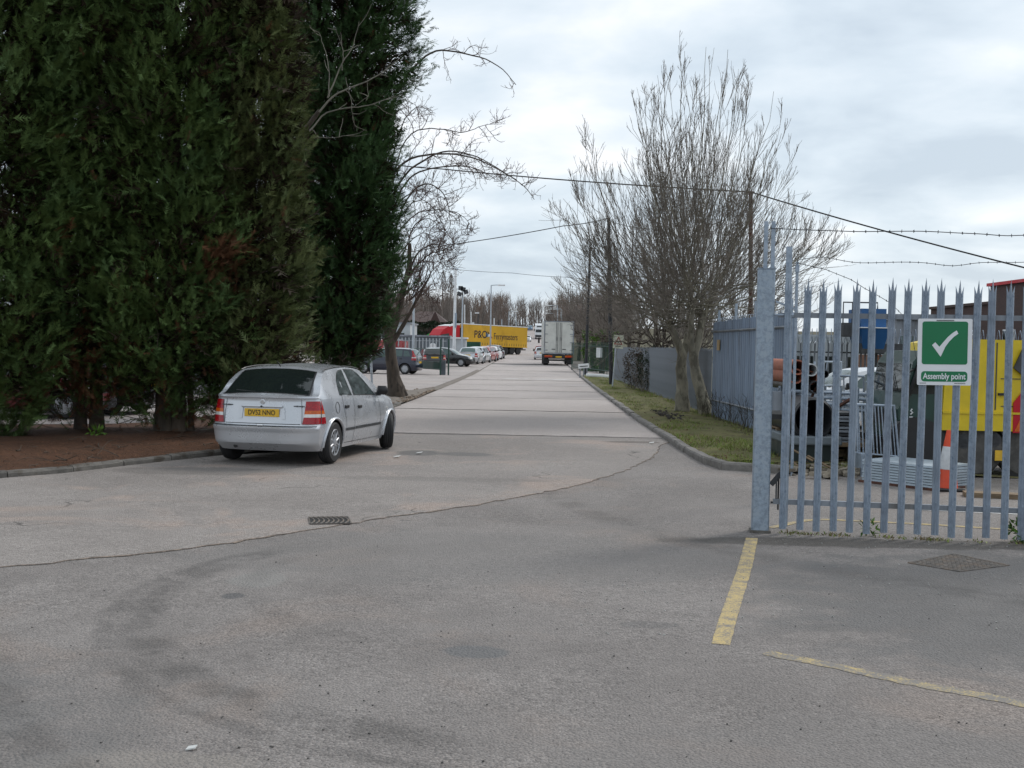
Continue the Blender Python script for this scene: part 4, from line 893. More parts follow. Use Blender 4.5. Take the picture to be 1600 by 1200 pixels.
# pale dead branches sticking out between the conifers
DY = 24.5; q = at(432, DY); t = thing('dead_tree', 'pale leafless branches sticking out in front of the far conifer', 'tree', q)
lq2 = lambda u, v, dy=0: tuple(P(u, v, DY+dy)-q)
link('trunk', trunk_mesh([([(0, 0, 0), lq2(434, 450), lq2(440, 300), lq2(452, 235), lq2(500, 172)], [.12, .10, .08, .06, .04])], M_['bark_dark'], seed=9), t)
arcs = [([(498, 175), (520, 148), (545, 138), (572, 130), (600, 112), (622, 92)], .022, -.2), ([(482, 205), (505, 172), (540, 168), (575, 162), (612, 148)], .018, -.5), ([(512, 155), (524, 128), (540, 96), (556, 70), (562, 36)], .018, -.2),
        ([(515, 150), (514, 110), (504, 70), (496, 46)], .014, -.4), ([(535, 110), (538, 85), (530, 60), (520, 48)], .011, -.3), ([(486, 200), (500, 215), (530, 212), (552, 208)], .01, -.6), ([(540, 120), (550, 150), (552, 185), (556, 207)], .008, -.5), ([(575, 130), (580, 150), (578, 158)], .007, -.4)]
lead = []; lrad = []
for pts, r_, dy in arcs:
    n = len(pts); ft = np.linspace(0, n-1, 16); us = np.interp(ft, range(n), [p[0] for p in pts]); vs_ = np.interp(ft, range(n), [p[1] for p in pts])
    for _ in range(2): us[1:-1] = np.convolve(us, k_, 'valid'); vs_[1:-1] = np.convolve(vs_, k_, 'valid')
    lead.append([lq2(a, b_, dy) for a, b_ in zip(us, vs_)]); lrad.append(r_)
lead = np.array(lead); lrad = np.array(lrad); lead += np.cumsum(R.normal(size=lead.shape)*.01, axis=1)
p, d, tt = kids(lead, 3, .3, 1.0, .7, R); sec = grow(p, d, R.uniform(.15, .55, len(tt)), 5, (0, 0, 1), .1, .15, R)
V, F = tubes([(lead, lrad, lrad*.3, 6), (sec, .008, .004, 3)]); link('crown', mesh_np('crown', V, F, M_['twig_pale']), t)

# ---- conifers: every crown is thousands of feathery sprays on branch tips
def spray_template(seed, nl=6):
    R_ = random.Random(seed); V = [(0, -.02, 0), (0, .02, 0), (1, 0, -.03)]; F = [(0, 1, 2)]
    for i in range(nl):
        for s in (-1, 1):
            x = .08+.84*i/nl+R_.uniform(-.02, .02); l = (.46*(1-x*.72))*R_.uniform(.7, 1.15); a = radians(R_.uniform(28, 52)); z = R_.uniform(-.10, .10)
            wd = .038+.018*R_.random(); b = len(V)
            V += [(x-wd, 0, 0), (x+wd, 0, 0), (x+cos(a)*l, s*sin(a)*l, z*l*1.6-.05*l)]; F.append((b, b+1, b+2))
    return np.array(V), np.array(F)
SPR = [spray_template(i) for i in range(4)]
def place_sprays(org, d, ln, R, temps=SPR, flat=.5):
    Vs, Fs, own, b = [], [], [], 0; pick = R.integers(0, len(temps), len(org)); d = nrm(d)
    side = nrm(np.cross(d, np.array([0, 0, 1.0])+R.normal(size=d.shape)*flat)); up_ = np.cross(side, d)
    for k, (TV, TF) in enumerate(temps):
        m = np.where(pick == k)[0]
        if not len(m): continue
        V = org[m][:, None]+ln[m][:, None, None]*(TV[None, :, 0:1]*d[m][:, None]+TV[None, :, 1:2]*side[m][:, None]+TV[None, :, 2:3]*up_[m][:, None])
        F = TF[None]+b+(np.arange(len(m))*len(TV))[:, None, None]; Vs.append(V.reshape(-1, 3)); Fs.append(F.reshape(-1, 3)); own.append(np.repeat(m, len(TV))); b += len(m)*len(TV)
    own = np.concatenate(own); F = np.concatenate(Fs); return np.concatenate(Vs), F, own, own[F[:, 0]]
def conifer(label, x, y, r, h, zb, nbr, nsp, seed, m1='conifer', sp_len=(.16, .30), trunks=((0, 0, .15),), deadp=.5, rmap=None, lean=0.0, bare=1.0):
    R = np.random.default_rng(seed); t = thing('conifer_tree', label, 'tree', (x, y, .09), 0, 'conifers in the brown bed')
    z = zb+(h-zb)*R.random(nbr*2)**1.15
    def rad(z): return r*np.clip((h-z)/(h*.42), 0, 1)**.75*np.clip(.62+.38*(z-zb)/1.1, .4, 1)*(np.interp(z, *rmap) if rmap else 1)
    keep = R.random(len(z)) < rad(z)/r*np.clip(.35*bare+.65*(z-zb)/1.6, .12, 1); z = z[keep][:nbr]; n = len(z); th = R.uniform(0, 2*pi, n)
    front = (np.sin(th) < .25) | (R.random(n) < .42); z, th = z[front], th[front]; n = len(z)
    lump = 1+.13*np.sin(th*3+z*1.1+seed)+.10*np.sin(th*5-z*2.3+seed*2)+.07*np.sin(z*4.1+th*2)
    rr = rad(z)*lump*R.uniform(.74, 1.06, n); tipp = np.stack([np.cos(th)*rr+lean*z, np.sin(th)*rr, z], -1)
    out = np.stack([np.cos(th), np.sin(th), np.zeros(n)], -1); el = R.uniform(.15, .95, n)
    ax = nrm(out*np.cos(el)[:, None]+np.array([0, 0, 1.0])*np.sin(el)[:, None]+R.normal(size=(n, 3))*.15)
    bl = R.uniform(.35, .75, n); f = R.random((n, nsp))**.8
    org = tipp[:, None]-ax[:, None]*(bl[:, None]*f)[..., None]+R.normal(size=(n, nsp, 3))*(.05+.06*f)[..., None]
    d = ax[:, None]*.9+R.normal(size=(n, nsp, 3))*.36+np.array([0, 0, -.05]); org = org.reshape(-1, 3); d = d.reshape(-1, 3)
    ln = R.uniform(*sp_len, len(org)); V, F, ov, of = place_sprays(org, d, ln, R)
    br = np.repeat(np.arange(n), nsp); tint = np.clip(R.normal(.5, .17, n)[br]+R.normal(0, .12, len(br)), 0, 1)
    pat = np.sin(org[:, 0]*2.1+seed)+np.sin(org[:, 1]*2.7+1+seed)+np.sin(org[:, 2]*1.9+seed*.7); inner = f.reshape(-1)
    dead = ((org[:, 2] < 3.4) & (pat > 1.6-deadp) & (R.random(len(org)) < deadp)) | ((inner > .75) & (org[:, 2] < 3) & (R.random(len(org)) < deadp*.5)) | (R.random(len(org)) < .004)
    link('crown', mesh_np('crown', V, F, [M_[m1], M_['dead']], dead[of].astype(np.int32), tint[ov]), t)
    # dead inner twigs fill the heart of the crown
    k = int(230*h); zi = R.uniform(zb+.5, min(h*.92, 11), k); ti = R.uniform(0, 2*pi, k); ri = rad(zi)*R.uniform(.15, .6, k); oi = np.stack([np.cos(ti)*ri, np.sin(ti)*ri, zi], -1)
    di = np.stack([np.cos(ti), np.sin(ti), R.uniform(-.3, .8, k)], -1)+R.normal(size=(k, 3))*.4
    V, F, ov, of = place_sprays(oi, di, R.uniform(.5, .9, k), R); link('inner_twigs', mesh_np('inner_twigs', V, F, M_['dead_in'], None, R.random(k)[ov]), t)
    for (dx, dy, tr) in trunks:
        lo = [(dx, dy, -.05), (dx*.95, dy, .5), (dx*.8+lean, dy*.8, 1.6), (dx*.3+lean*4, dy*.3, h*.5), (lean*h*.9, 0, h*.9)]
        link('trunk', trunk_mesh([(lo, [tr*1.35, tr, tr*.92, tr*.6, .03])], M_['bark_con'], seed=seed), t)
    # bare inner branches low on the trunk
    k = 46; p0 = np.stack([R.normal(0, .06, k), R.normal(0, .06, k), R.uniform(.35, 3.2, k)], -1); th = R.uniform(0, 2*pi, k)
    br_ = grow(p0, np.stack([np.cos(th), np.sin(th), R.uniform(-.25, .35, k)], -1), R.uniform(.4, r*.95, k), 6, (0, 0, -1), .06, .12, R)
    p, d, tt = kids(br_, 4, .3, 1, .8, R); s2_ = grow(p, d, R.uniform(.1, .4, len(tt)), 3, (0, 0, -1), .05, .15, R)
    V, F = tubes([(br_, .014, .005, 4), (s2_, .005, .003, 3)]); link('bare_branches', mesh_np('bare_branches', V, F, M_['bark_con']), t)
    return t
def cx(u, Y): return P(u, 640, Y).x
conifer('conifer at the left edge of the row, its dark foliage hanging low', cx(-25, 18.9), 18.9, 1.62, 11.5, .3, 2300, 14, 3, 'conifer', trunks=((0, 0, .17),), deadp=.25, bare=1.2)
conifer('conifer on two close trunks with sparse brown lower foliage', cx(138, 19.9), 19.9, 1.32, 11.8, .5, 2200, 14, 8, 'conifer', trunks=((-.14, 0, .095), (.14, .02, .11)), deadp=.55, bare=1.0)
conifer('conifer with a broad mossy trunk just left of the silver car', cx(265, 20.0), 20.0, 1.30, 12, .5, 2200, 14, 12, 'conifer', trunks=((-.1, 0, .15), (.16, .05, .12), (.36, .1, .05)), deadp=.8, bare=1.0)
conifer('olive green conifer behind the roof of the silver car', cx(386, 20.6), 20.6, 1.02, 11, .35, 2000, 14, 17, 'conifer_olive', trunks=((0, 0, .17),), deadp=.35)
conifer('deep green conifer at the far end of the row, beside the leaning bare tree', cx(530, 27.5), 27.5, 1.42, 15.5, .85, 3000, 12, 23, 'conifer_dk', trunks=((0, 0, .2),), deadp=.06, rmap=((.5, 1.4, 2.2, 3.2, 5, 7.2, 9.5), (.38, .62, .85, .98, 1.0, 1.03, 1.38)), sp_len=(.18, .34))
conifer('conifer out beyond the left edge of the row', cx(-190, 18.0), 18.0, 1.5, 11, .5, 1100, 10, 31, 'conifer', trunks=((0, 0, .17),), deadp=.3)

# ---- leafy bushes and hedges
def leaf_temp(wd=.45, fold=.08):
    V = np.array([(0, 0, 0), (.35, wd*.5, fold), (1, 0, -.05), (.35, -wd*.5, fold)]); return V, np.array([(0, 1, 2), (0, 2, 3)])
def leaf_mass(name, label, cat, loc, size, n, ll, m, seed, wd=.5, kind=None, shape='box', stems=True, group=None, dirs=None):
    R = np.random.default_rng(seed); t = thing(name, label, cat, loc, 0, group)
    if shape == 'box':
        o_ = R.uniform(-1, 1, (n, 3)); ax = R.integers(0, 3, n); sg = np.where(R.random(n) < .5, -1, 1); 
        for k in range(3): o_[ax == k, k] = (sg*R.uniform(.8, 1.05, n))[ax == k]
        out = o_/np.abs(o_).max(1, keepdims=True)
    else:
        out = nrm(R.normal(size=(n, 3))); o_ = out*(R.random((n, 1))**.35)
    lump = 1+.13*np.sin(o_[:, :1]*7+seed)+.1*np.sin(o_[:, 1:2]*6)+.1*np.sin(o_[:, 2:]*8+seed); org = o_*lump*np.array(size)/2+np.array([0, 0, size[2]/2]); org[:, 2] = np.abs(org[:, 2])
    d = nrm(out+R.normal(size=(n, 3))*.8+np.array([0, 0, .3])); V, F, ov, of = place_sprays(org, d, R.uniform(.6, 1.3, n)*ll, R, [leaf_temp(wd)], 1.0)
    tint = R.uniform(0, 1, n); link('foliage', mesh_np('foliage', V, F, M_[m], None, tint[ov]), t)
    if stems:
        k = 40; p0 = np.stack([R.uniform(-.35, .35, k)*size[0], R.uniform(-.35, .35, k)*size[1], np.zeros(k)], -1); th = R.uniform(0, 2*pi, k)
        b_ = grow(p0, np.stack([np.cos(th)*.5, np.sin(th)*.5, np.ones(k)], -1), R.uniform(.5, 1.0, k)*size[2], 6, (0, 0, 1), .02, .2, R)
        V, F = tubes([(b_, max(.008, ll*.1), .004, 4)]); link('stems', mesh_np('stems', V, F, M_['twig']), t)
    return t
q = at(1004, 47); leaf_mass('bramble_bush', 'purple brown bramble bush growing against the grey fence', 'bush', (q.x-.1, 47, .1), (1.5, 1.5, 1.75), 2600, .085, 'bush', 5, shape='ball')
q = at(1016, 44.5); leaf_mass('ivy_bush', 'dark ivy mound on the fence beside the bramble', 'bush', (q.x-.05, 44.5, .1), (.9, 1.2, 1.7), 1800, .07, 'hedge_dk', 6, shape='ball')
q = at(933, 79); leaf_mass('laurel_hedge', 'bright green laurel hedge behind the dark green fence', 'hedge', (q.x+.15, 79.5, q.z), (1.9, 1.6, 2.5), 5000, .17, 'laurel', 7)
q = at(682, 182); leaf_mass('evergreen_hedge', 'dark evergreen hedge in front of the brown roof on the left', 'hedge', (q.x, 182, q.z), (7.2, 3, 4.4), 9000, .32, 'hedge_dk', 9)
q = at(610, 140); leaf_mass('evergreen_hedge', 'dark evergreen screen behind the leaning tree trunk', 'hedge', (q.x, 146, q.z), (6.5, 3, 3.4), 5000, .3, 'hedge_dk', 10)

# ---- the distant wood: one mass of bare stems
R = np.random.default_rng(77); nT = 1000; Yt = R.uniform(300, 490, nT); ut = R.uniform(500, 985, nT)
def wood_ok(X, Y, n): c = np.interp(Y, (300, 430), (9.5, 12.5)); return (Y > 428) | (X < c-12-R.uniform(0, 3, n)) | (X > c+3)
def zg_(Y): return np.interp(Y, (285, 320, 348, 385, 425, 500), (3.6, 5.2, 6.6, 8.2, 9.2, 9.8))
Xt = (ut-800)/FPX*Yt; ok = wood_ok(Xt, Yt, nT); Xt, Yt = Xt[ok], Yt[ok]; nT = len(Xt)
Ht = R.normal(9.6, 1.0, nT)+np.sin(Xt*.07)*.7+np.sin(Xt*.19+1)*.5; Ht *= np.interp(Yt, (300, 430), (1.12, 1.0))
base = np.stack([Xt, Yt, zg_(Yt)], -1); tr = grow(base, np.stack([R.normal(0, .05, nT), R.normal(0, .05, nT), np.ones(nT)], -1), Ht*.93, 4, (0, 0, 1), .05, .05, R)
p, d, tt = kids(tr, 13, .12, .97, .75, R); d[:, 2] += .35; b1 = grow(p, d, np.repeat(Ht, 13)*(.30*(1-tt)+.13)*R.uniform(.6, 1.15, len(tt)), 3, (0, 0, 1), .22, .08, R)
p, d, t2 = kids(b1, 3, .2, 1, .6, R); d[:, 2] += .3; b2 = grow(p, d, R.uniform(.9, 2.2, len(t2)), 2, (0, 0, 1), .15, .08, R)
nU = 11000; Yu = R.uniform(300, 450, nU); uu = R.uniform(500, 985, nU); Xu = (uu-800)/FPX*Yu; ok = wood_ok(Xu, Yu, nU); Xu, Yu = Xu[ok], Yu[ok]
un = grow(np.stack([Xu, Yu, zg_(Yu)], -1), np.stack([R.normal(0, .5, len(Xu)), R.normal(0, .5, len(Xu)), np.ones(len(Xu))], -1), R.uniform(1.5, 6, len(Xu)), 3, (0, 0, 1), .1, .15, R)
V, F = tubes([(tr, .13, .04, 4), (b1, .05, .025, 3), (b2, .030, .018, 3), (un, .075, .03, 3)])
o = link('distant_wood', mesh_np('distant_wood', V, F, M_['twig_far'])); o['kind'] = 'stuff'; o['label'] = 'grey brown leafless wood across the hill beyond the road'; o['category'] = 'wood'

# ---- grass, needles and litter lying about
def blades(name, label, pts, hts, mats_, midx, seed, wd=.006, lean=.5):
    R = np.random.default_rng(seed); n = len(pts); th = R.uniform(0, 2*pi, n); s = np.stack([np.cos(th), np.sin(th), np.zeros(n)], -1); ln = np.stack([R.normal(0, lean, n), R.normal(0, lean, n), np.zeros(n)], -1)
    w_ = (wd*R.uniform(.7, 1.4, n))[:, None]; h_ = hts[:, None]
    a, b_ = pts-s*w_, pts+s*w_; m_ = pts+ln*h_*.35+np.array([0, 0, .6])*h_; tp = pts+ln*h_+np.array([0, 0, .93])*h_
    V = np.stack([a, b_, m_-s*w_*.7, m_+s*w_*.7, tp], 1).reshape(-1, 3); i5 = (np.arange(n)*5)[:, None]
    F = np.concatenate([i5+[0, 1, 3], i5+[0, 3, 2], i5+[2, 3, 4]], 1).reshape(-1, 3)
    o = link(name, mesh_np(name, V, F, mats_, np.repeat(midx, 3), np.repeat(R.random(n), 5))); o['kind'] = 'stuff'; o['label'] = label; o['category'] = 'grass'; return o
nG = 42000; R = np.random.default_rng(5); Yg = 16.7+52*R.random(nG)**1.9; fr = R.random(nG)
x0 = np.interp(Yg, (16.6, 17.1, 19, 26.7, 35.5, 47.4, 68.5), (3.6, 3.12, 3.08, 3.13, 3.31, 3.57, 4.13)); x1 = np.interp(Yg, (16.7, 24, 29.2, 59, 75), (5.25, 5.2, 5.08, 5.55, 5.95)); Xg = x0+(x1-x0)*fr
dens_ = .52+.32*np.sin(Xg*2.3+np.sin(Yg*.9)*2)+.28*np.sin(Yg*1.15+Xg)+.25*np.sin(Xg*5.1+Yg*2.7)
dens_ -= 1.1*np.exp(-((Xg-3.6)**2/.3+(Yg-28.5)**2/7)) + .7*np.exp(-((Xg-4.3)**2/.5+(Yg-17.2)**2/.15)) + .5*np.exp(-((Xg-3.9)**2/.2+(Yg-18.4)**2/.3))
ok = R.random(nG) < dens_-.1; Xg, Yg, fr = Xg[ok], Yg[ok], fr[ok]
Zg = .085+.07*np.sin(pi*np.minimum(1, fr*1.2))*.6-.012; hg = R.uniform(.025, .075, len(Xg))*(1+1.4*np.exp(-((1-fr)/.13)**2)+1.1*np.exp(-((Xg-4.6)**2/.35+(Yg-19)**2/2.2)))
blades('verge_grass', 'short patchy grass over the verge', np.stack([Xg, Yg, Zg], -1), hg, [M_['grass'], M_['straw']], (R.random(len(Xg)) < .2+.5*(fr > .93)).astype(np.int32), 6, wd=.0055)
# dead weed stalks along the foot of the steel fence
k = 130; Yw = R.uniform(17.5, 30, k); Xw = np.interp(Yw, (16, 24.5, 29.3), (5.18, 5.08, 5.0))-R.uniform(.02, .22, k); wd_ = grow(np.stack([Xw, Yw, np.full(k, .09)], -1), np.stack([R.normal(0, .2, k), R.normal(0, .2, k), np.ones(k)], -1), R.uniform(.15, .75, k), 5, (0, 0, 1), .05, .1, R)
p, d, tt = kids(wd_, 5, .3, 1, .6, R); w2 = grow(p, d, R.uniform(.05, .2, len(tt)), 3, (0, 0, 1), .1, .1, R); V, F = tubes([(wd_, .004, .002, 4), (w2, .0035, .002, 3)])
o = link('dead_weeds', mesh_np('dead_weeds', V, F, M_['bush'])); o['kind'] = 'stuff'; o['label'] = 'dry brown weed stalks along the foot of the steel fence'; o['category'] = 'weeds'
# moss and weeds along the gate foot
k = 1500; f = R.random(k); pg = np.stack([A.x+gd.x*f*3.2+R.normal(0, .04, k), A.y+gd.y*f*3.2+R.normal(0.02, .05, k), np.full(k, .001)], -1); pg = pg[np.sin(f*19)+np.sin(f*47)+R.normal(0, .6, k) > .4]
blades('gate_weeds', 'sparse moss and weeds along the foot of the gate', pg, R.uniform(.01, .035, len(pg)), [M_['grass'], M_['straw']], (R.random(len(pg)) < .6).astype(np.int32), 8, wd=.006, lean=.8)
for u, v, sz, lb, sd in ((1357, 838, .16, 'small green weed sprouting at the foot of the gate pales', 3), (1594, 848, .24, 'green weed clump at the right end of the gate', 4)):
    q = G(u, v); leaf_mass('weed', lb, 'weed', (q.x, q.y, 0), (sz, sz, sz*.9), 46 if sz < .2 else 120, .075, 'laurel', sd, .3, shape='ball', stems=False)
q = G(168, 692); leaf_mass('weed', 'bright green weed in the brown needles beside the twin trunk', 'weed', (q.x, q.y-.5, .16), (.26, .2, .12), 40, .12, 'laurel', 12, .3, shape='ball', stems=False)
# loose needles and twigs on the bed and in the gutter
R = np.random.default_rng(15); n = 15000; Yn = R.uniform(9.8, 30, n)
fx0 = np.interp(Yn, (9.45, 12.15, 14.35, 15, 16, 17.55, 18.4, 21, 25, 29, 33), (-16, -9.65, -6.4, -5.9, -5.42, -4.6, -4.2, -3.85, -3.6, -3.45, -3.25)); Xn = fx0+.14-np.abs(R.normal(0, 1.8, n)); zN = .08+.07*np.clip((fx0-Xn)/2.2, 0, 1)+R.uniform(0, .03, n)
th = R.uniform(0, 2*pi, n); l_ = R.uniform(.02, .07, n); dd = np.stack([np.cos(th)*l_, np.sin(th)*l_, R.uniform(-.008, .02, n)], -1); ss = np.stack([-np.sin(th), np.cos(th), np.zeros(n)], -1)*.0042; c_ = np.stack([Xn, Yn, zN], -1)
V = np.stack([c_-ss, c_+ss, c_+dd+ss*.4, c_+dd-ss*.4], 1).reshape(-1, 3); F = (np.arange(n)*4)[:, None]+[0, 1, 2, 3]
o = link('needle_litter', mesh_np('needle_litter', V, F, M_['dead'], None, np.repeat(R.random(n), 4))); o['kind'] = 'stuff'; o['label'] = 'loose brown needles strewn over the tree bed'; o['category'] = 'needles'
# fallen sticks and cones on the bed, dead leaves on the verge
R = np.random.default_rng(19); n = 260; Ys = R.uniform(11, 28, n); fxs = np.interp(Ys, (9.45, 12.15, 14.35, 15, 16, 17.55, 18.4, 21, 25, 29), (-16, -9.65, -6.4, -5.9, -5.42, -4.6, -4.2, -3.85, -3.6, -3.45)); Xs = fxs-.1-np.abs(R.normal(0, 1.9, n)); zs = .10+.07*np.clip((fxs-Xs)/2.2, 0, 1)
th = R.uniform(0, 2*pi, n); st_ = grow(np.stack([Xs, Ys, zs], -1), np.stack([np.cos(th), np.sin(th), R.normal(0, .08, n)], -1), R.uniform(.1, .7, n), 5, (0, 0, 1), 0, .18, R)
V, F = tubes([(st_, R.uniform(.004, .011, n), .003, 4)]); o = link('fallen_sticks', mesh_np('fallen_sticks', V, F, M_['bark_con'])); o['kind'] = 'stuff'; o['label'] = 'fallen sticks lying on the brown bed'; o['category'] = 'sticks'
n = 900; Yl = 17+34*R.random(n)**1.7; x0 = np.interp(Yl, (16.6, 17.1, 19, 26.7, 35.5, 47.4, 68.5), (3.6, 3.12, 3.08, 3.13, 3.31, 3.57, 4.13)); Xl = x0+(5.1-x0)*R.random(n)
V, F, ov, of = place_sprays(np.stack([Xl, Yl, R.uniform(.10, .15, n)], -1), R.normal(size=(n, 3))*np.array([1, 1, .2]), R.uniform(.02, .06, n), R, [leaf_temp(.6)], .3)
o = link('dead_leaves', mesh_np('dead_leaves', V, F, M_['dead'], None, R.random(n)[ov])); o['kind'] = 'stuff'; o['label'] = 'dead brown leaves scattered over the verge grass'; o['category'] = 'leaves'
def rubble(name, label, cpts, sz, m, seed):
    R_ = random.Random(seed); mb = MB()
    for (x, y, z) in cpts:
        s = R_.uniform(*sz); vs = [(x+R_.uniform(.5, 1)*s*cos(a)*1.2, y+R_.uniform(.5, 1)*s*sin(a), z+hh*s*R_.uniform(.6, 1)) for hh in (0, .9) for a in (.4, 2.0, 3.5, 5.1)]
        mb.hexa(vs)
    o = mb.build(name, m); o['kind'] = 'stuff'; o['label'] = label; o['category'] = 'debris'; return o
def scat(n, u0, u1, v0, v1, z=.002): return [tuple(G(rnd.uniform(u0, u1), rnd.uniform(v0, v1)))[:2]+(z,) for _ in range(n)]
rubble('grit', 'loose dark grit scattered over the asphalt', scat(170, -40, 1620, 850, 1195), (.003, .007), mat('grit', (.075, .07, .066), .9), 3)
rubble('grit', 'pale stone chips scattered near the gate', scat(200, 900, 1600, 838, 1000)+scat(50, 1180, 1600, 835, 860), (.003, .009), mat('chips', (.36, .35, .33), .9), 4)
dz = []
for _ in range(260):
    y = rnd.uniform(33.5, 43); x = float(np.interp(y, (33, 38, 43.5), (-3.1, -2.95, -2.85)))-abs(rnd.gauss(0, .35)); dz.append((x, y, .06+rnd.uniform(0, .03)))
rubble('leaf_litter', 'pale leaves and chips along the edge of the dirt island', dz, (.02, .05), mat('old_leaves', (.26, .20, .15), .9, 0, .5, 9), 5)
dz = []
for _ in range(80): dz.append((3.62+abs(rnd.gauss(0, .22)), 28.3+rnd.gauss(0, 1.1), .125+rnd.uniform(0, .03)))
rubble('rubble_heap', 'small heap of dark rubble on the verge by the kerb', dz, (.02, .06), mat('dark_rubble', (.075, .065, .055), .9, 0, .5, 5), 6)
lit = MB()
for u, v in ((655, 710), (620, 716), (1018, 694)): 
    q = G(u, v); lit = MB(); s = .055; lit.slab([(-s, -.05, .0), (s*.6, -.06, .012), (s, .04, .02), (-s*.5, .06, .006)], (0, 0, .004)); o = lit.build('paper_scrap', M_['litter']); o.location = (q.x, q.y, .02)
    tag(o, {655: 'white paper scrap on the road in front of the silver car', 620: 'torn pale scrap lying close to the silver car front wheel', 1018: 'pale scrap in the gutter at the bend of the kerb'}[u], 'litter')
q = G(298, 1172); lit = MB(); lit.slab([(-.02, -.01, 0), (.022, -.014, .01), (.026, .01, .014), (-.014, .014, .006)], (0, 0, .006)); o = lit.build('paper_scrap', M_['litter']); o.location = (q.x, q.y, .001); tag(o, 'small crumpled white scrap in the near left foreground', 'litter')
# ------------------------------------------------------------------ cars
def ip(tab, x): return float(np.interp(x, [a for a, _ in tab], [b for _, b in tab]))
def smooth_tab(tab, r=.05):
    xs_ = np.linspace(tab[0][0], tab[-1][0], 160); ys_ = np.interp(xs_, [a for a, _ in tab], [b for _, b in tab]); k = np.array([.25, .5, .25])
    for _ in range(5): ys_[1:-1] = np.convolve(ys_, k, 'valid')
    return list(zip(xs_.tolist(), ys_.tolist()))
class Car:
    """x forward from the rear bumper (0) to the nose; y to the left; z up"""
    def __init__(s, S): 
        s.S = S; s.top = smooth_tab(S['top']); s.belt = smooth_tab(S['belt']); s.W = smooth_tab(S['half'])
        s.len = S['len']; s.rx, s.fx, s.wr = S['rear_axle'], S['front_axle'], S['wheel_r']; s.x0 = S.get('x0', .16); s.x1 = s.len-S.get('x1', .2); s.lean = S.get('lean', .40); s.ns = S.get('ns', 9)
    def low(s, x):
        z = s.S['sill']; ra = s.wr*1.19
        for c in (s.rx, s.fx):
            d = abs(x-c)
            if d < ra: z = max(z, s.wr+sqrt(ra*ra-d*d)*.97)
        return z
    def prof(s, z, zb):                                        # side bulge as a share of half width
        if z < .55: return 1-.075*((.55-z)/.38)**2
        return 1-.045*((z-.55)/max(.1, zb-.55))**2.2
    def half(s, x, z):
        zb = ip(s.belt, x); W = ip(s.W, x)
        if z <= zb: return W*s.prof(z, zb)
        return W*s.prof(zb, zb)-s.lean*(z-zb)-.10*(z-zb)**2
    def rowpt(s, x, k):                                        # k: 0..ns side, then 6 window rows, then 5 roof rows
        zb = ip(s.belt, x); z_t = max(ip(s.top, x), zb+.012); zl = s.low(x); ns = s.ns
        if k <= ns: z = zl+(zb-zl)*k/ns; return (s.half(x, z), z)
        zr = z_t-min(.055, (z_t-zb)*.5)
        if k <= ns+6: z = zb+(zr-zb)*(k-ns)/6; return (s.half(x, z), z)
        yr = s.half(x, zr); f = (k-ns-6)/5; y = yr*(1-f)
        return (y, zr+(z_t-zr)*(1-(1-f)**2.4))
    def roofz(s, x, y):
        zb = ip(s.belt, x); z_t = max(ip(s.top, x), zb+.012); zr = z_t-min(.055, (z_t-zb)*.5); yr = s.half(x, zr); f = 1-min(1, abs(y)/yr); return zr+(z_t-zr)*(1-(1-f)**2.4)
    def rshift(s, z): return ip(s.S['rear'], z)                # how far the tail sits at height z
    def fshift(s, z): return ip(s.S['front'], z)
    def xr(s, u, z): return s.rshift(z)+s.x0*(1-max(0, 1-abs(u)**3.2)**.58)
    def xf(s, u, z): return s.len-s.fshift(z)-(s.len-s.x1)*(1-max(0, 1-abs(u)**2.8)**.58)
    def body(s):
        xs_ = sorted(set([round(x, 4) for x in np.linspace(s.x0, s.x1, 44).tolist()]+[c+s.wr*1.19*q for c in (s.rx, s.fx) for q in (-1.001, -1, -.98, -.92, -.82, -.68, -.5, -.3, -.1, .1, .3, .5, .68, .82, .92, .98, 1, 1.001)]))
        xs_ = [x for x in xs_ if s.x0 <= x <= s.x1]
        rows = s.ns+12; mb = MB(); vs = []; nX = len(xs_)
        def shx(x, z):
            if x < s.x0+.3: return x+(s.rshift(z))*((s.x0+.3-x)/.3)**2
            if x > s.x1-.3: return x-(s.fshift(z))*((x-s.x1+.3)/.3)**2
            return x
        for x in xs_:
            R_ = [s.rowpt(x, k) for k in range(rows)]; full = [(y, z) for y, z in R_]+[(-y, z) for y, z in R_[-2::-1]]
            vs += [(shx(x, z), y, z) for y, z in full]
        m = 2*rows-1; fs = [(i*m+k, i*m+k+1, (i+1)*m+k+1, (i+1)*m+k) for i in range(nX-1) for k in range(m-1)]
        mb.add(vs, fs)
        nc = 18
        for end, x in ((0, s.x0), (1, s.x1)):
            R_ = [s.rowpt(x, k) for k in range(rows)]; vs = []
            for (y, z) in R_:
                for j in range(nc+1):
                    u = sin(pi/2*(-1+2*j/nc)); vs.append(((s.xr(u, z) if end == 0 else s.xf(u, z)), y*u, z))
            fs = [(k*(nc+1)+j, k*(nc+1)+j+1, (k+1)*(nc+1)+j+1, (k+1)*(nc+1)+j) for k in range(rows-1) for j in range(nc)]
            mb.add(vs, [f[::-1] for f in fs] if end == 0 else fs)
        return mb
    def side_poly(s, mb, pts, off, sg, mat=0, thick=.004):
        a = [(x, sg*(s.half(x, z)+off), z) for x, z in pts]; b = [(x, sg*(s.half(x, z)+off-thick-.01), z) for x, z in pts]
        n = len(pts); fs = [tuple(range(n)) if sg < 0 else tuple(range(n-1, -1, -1))]+[(i, (i+1) % n, n+(i+1) % n, n+i) for i in range(n)]
        mb.add(a+b, fs, mat)
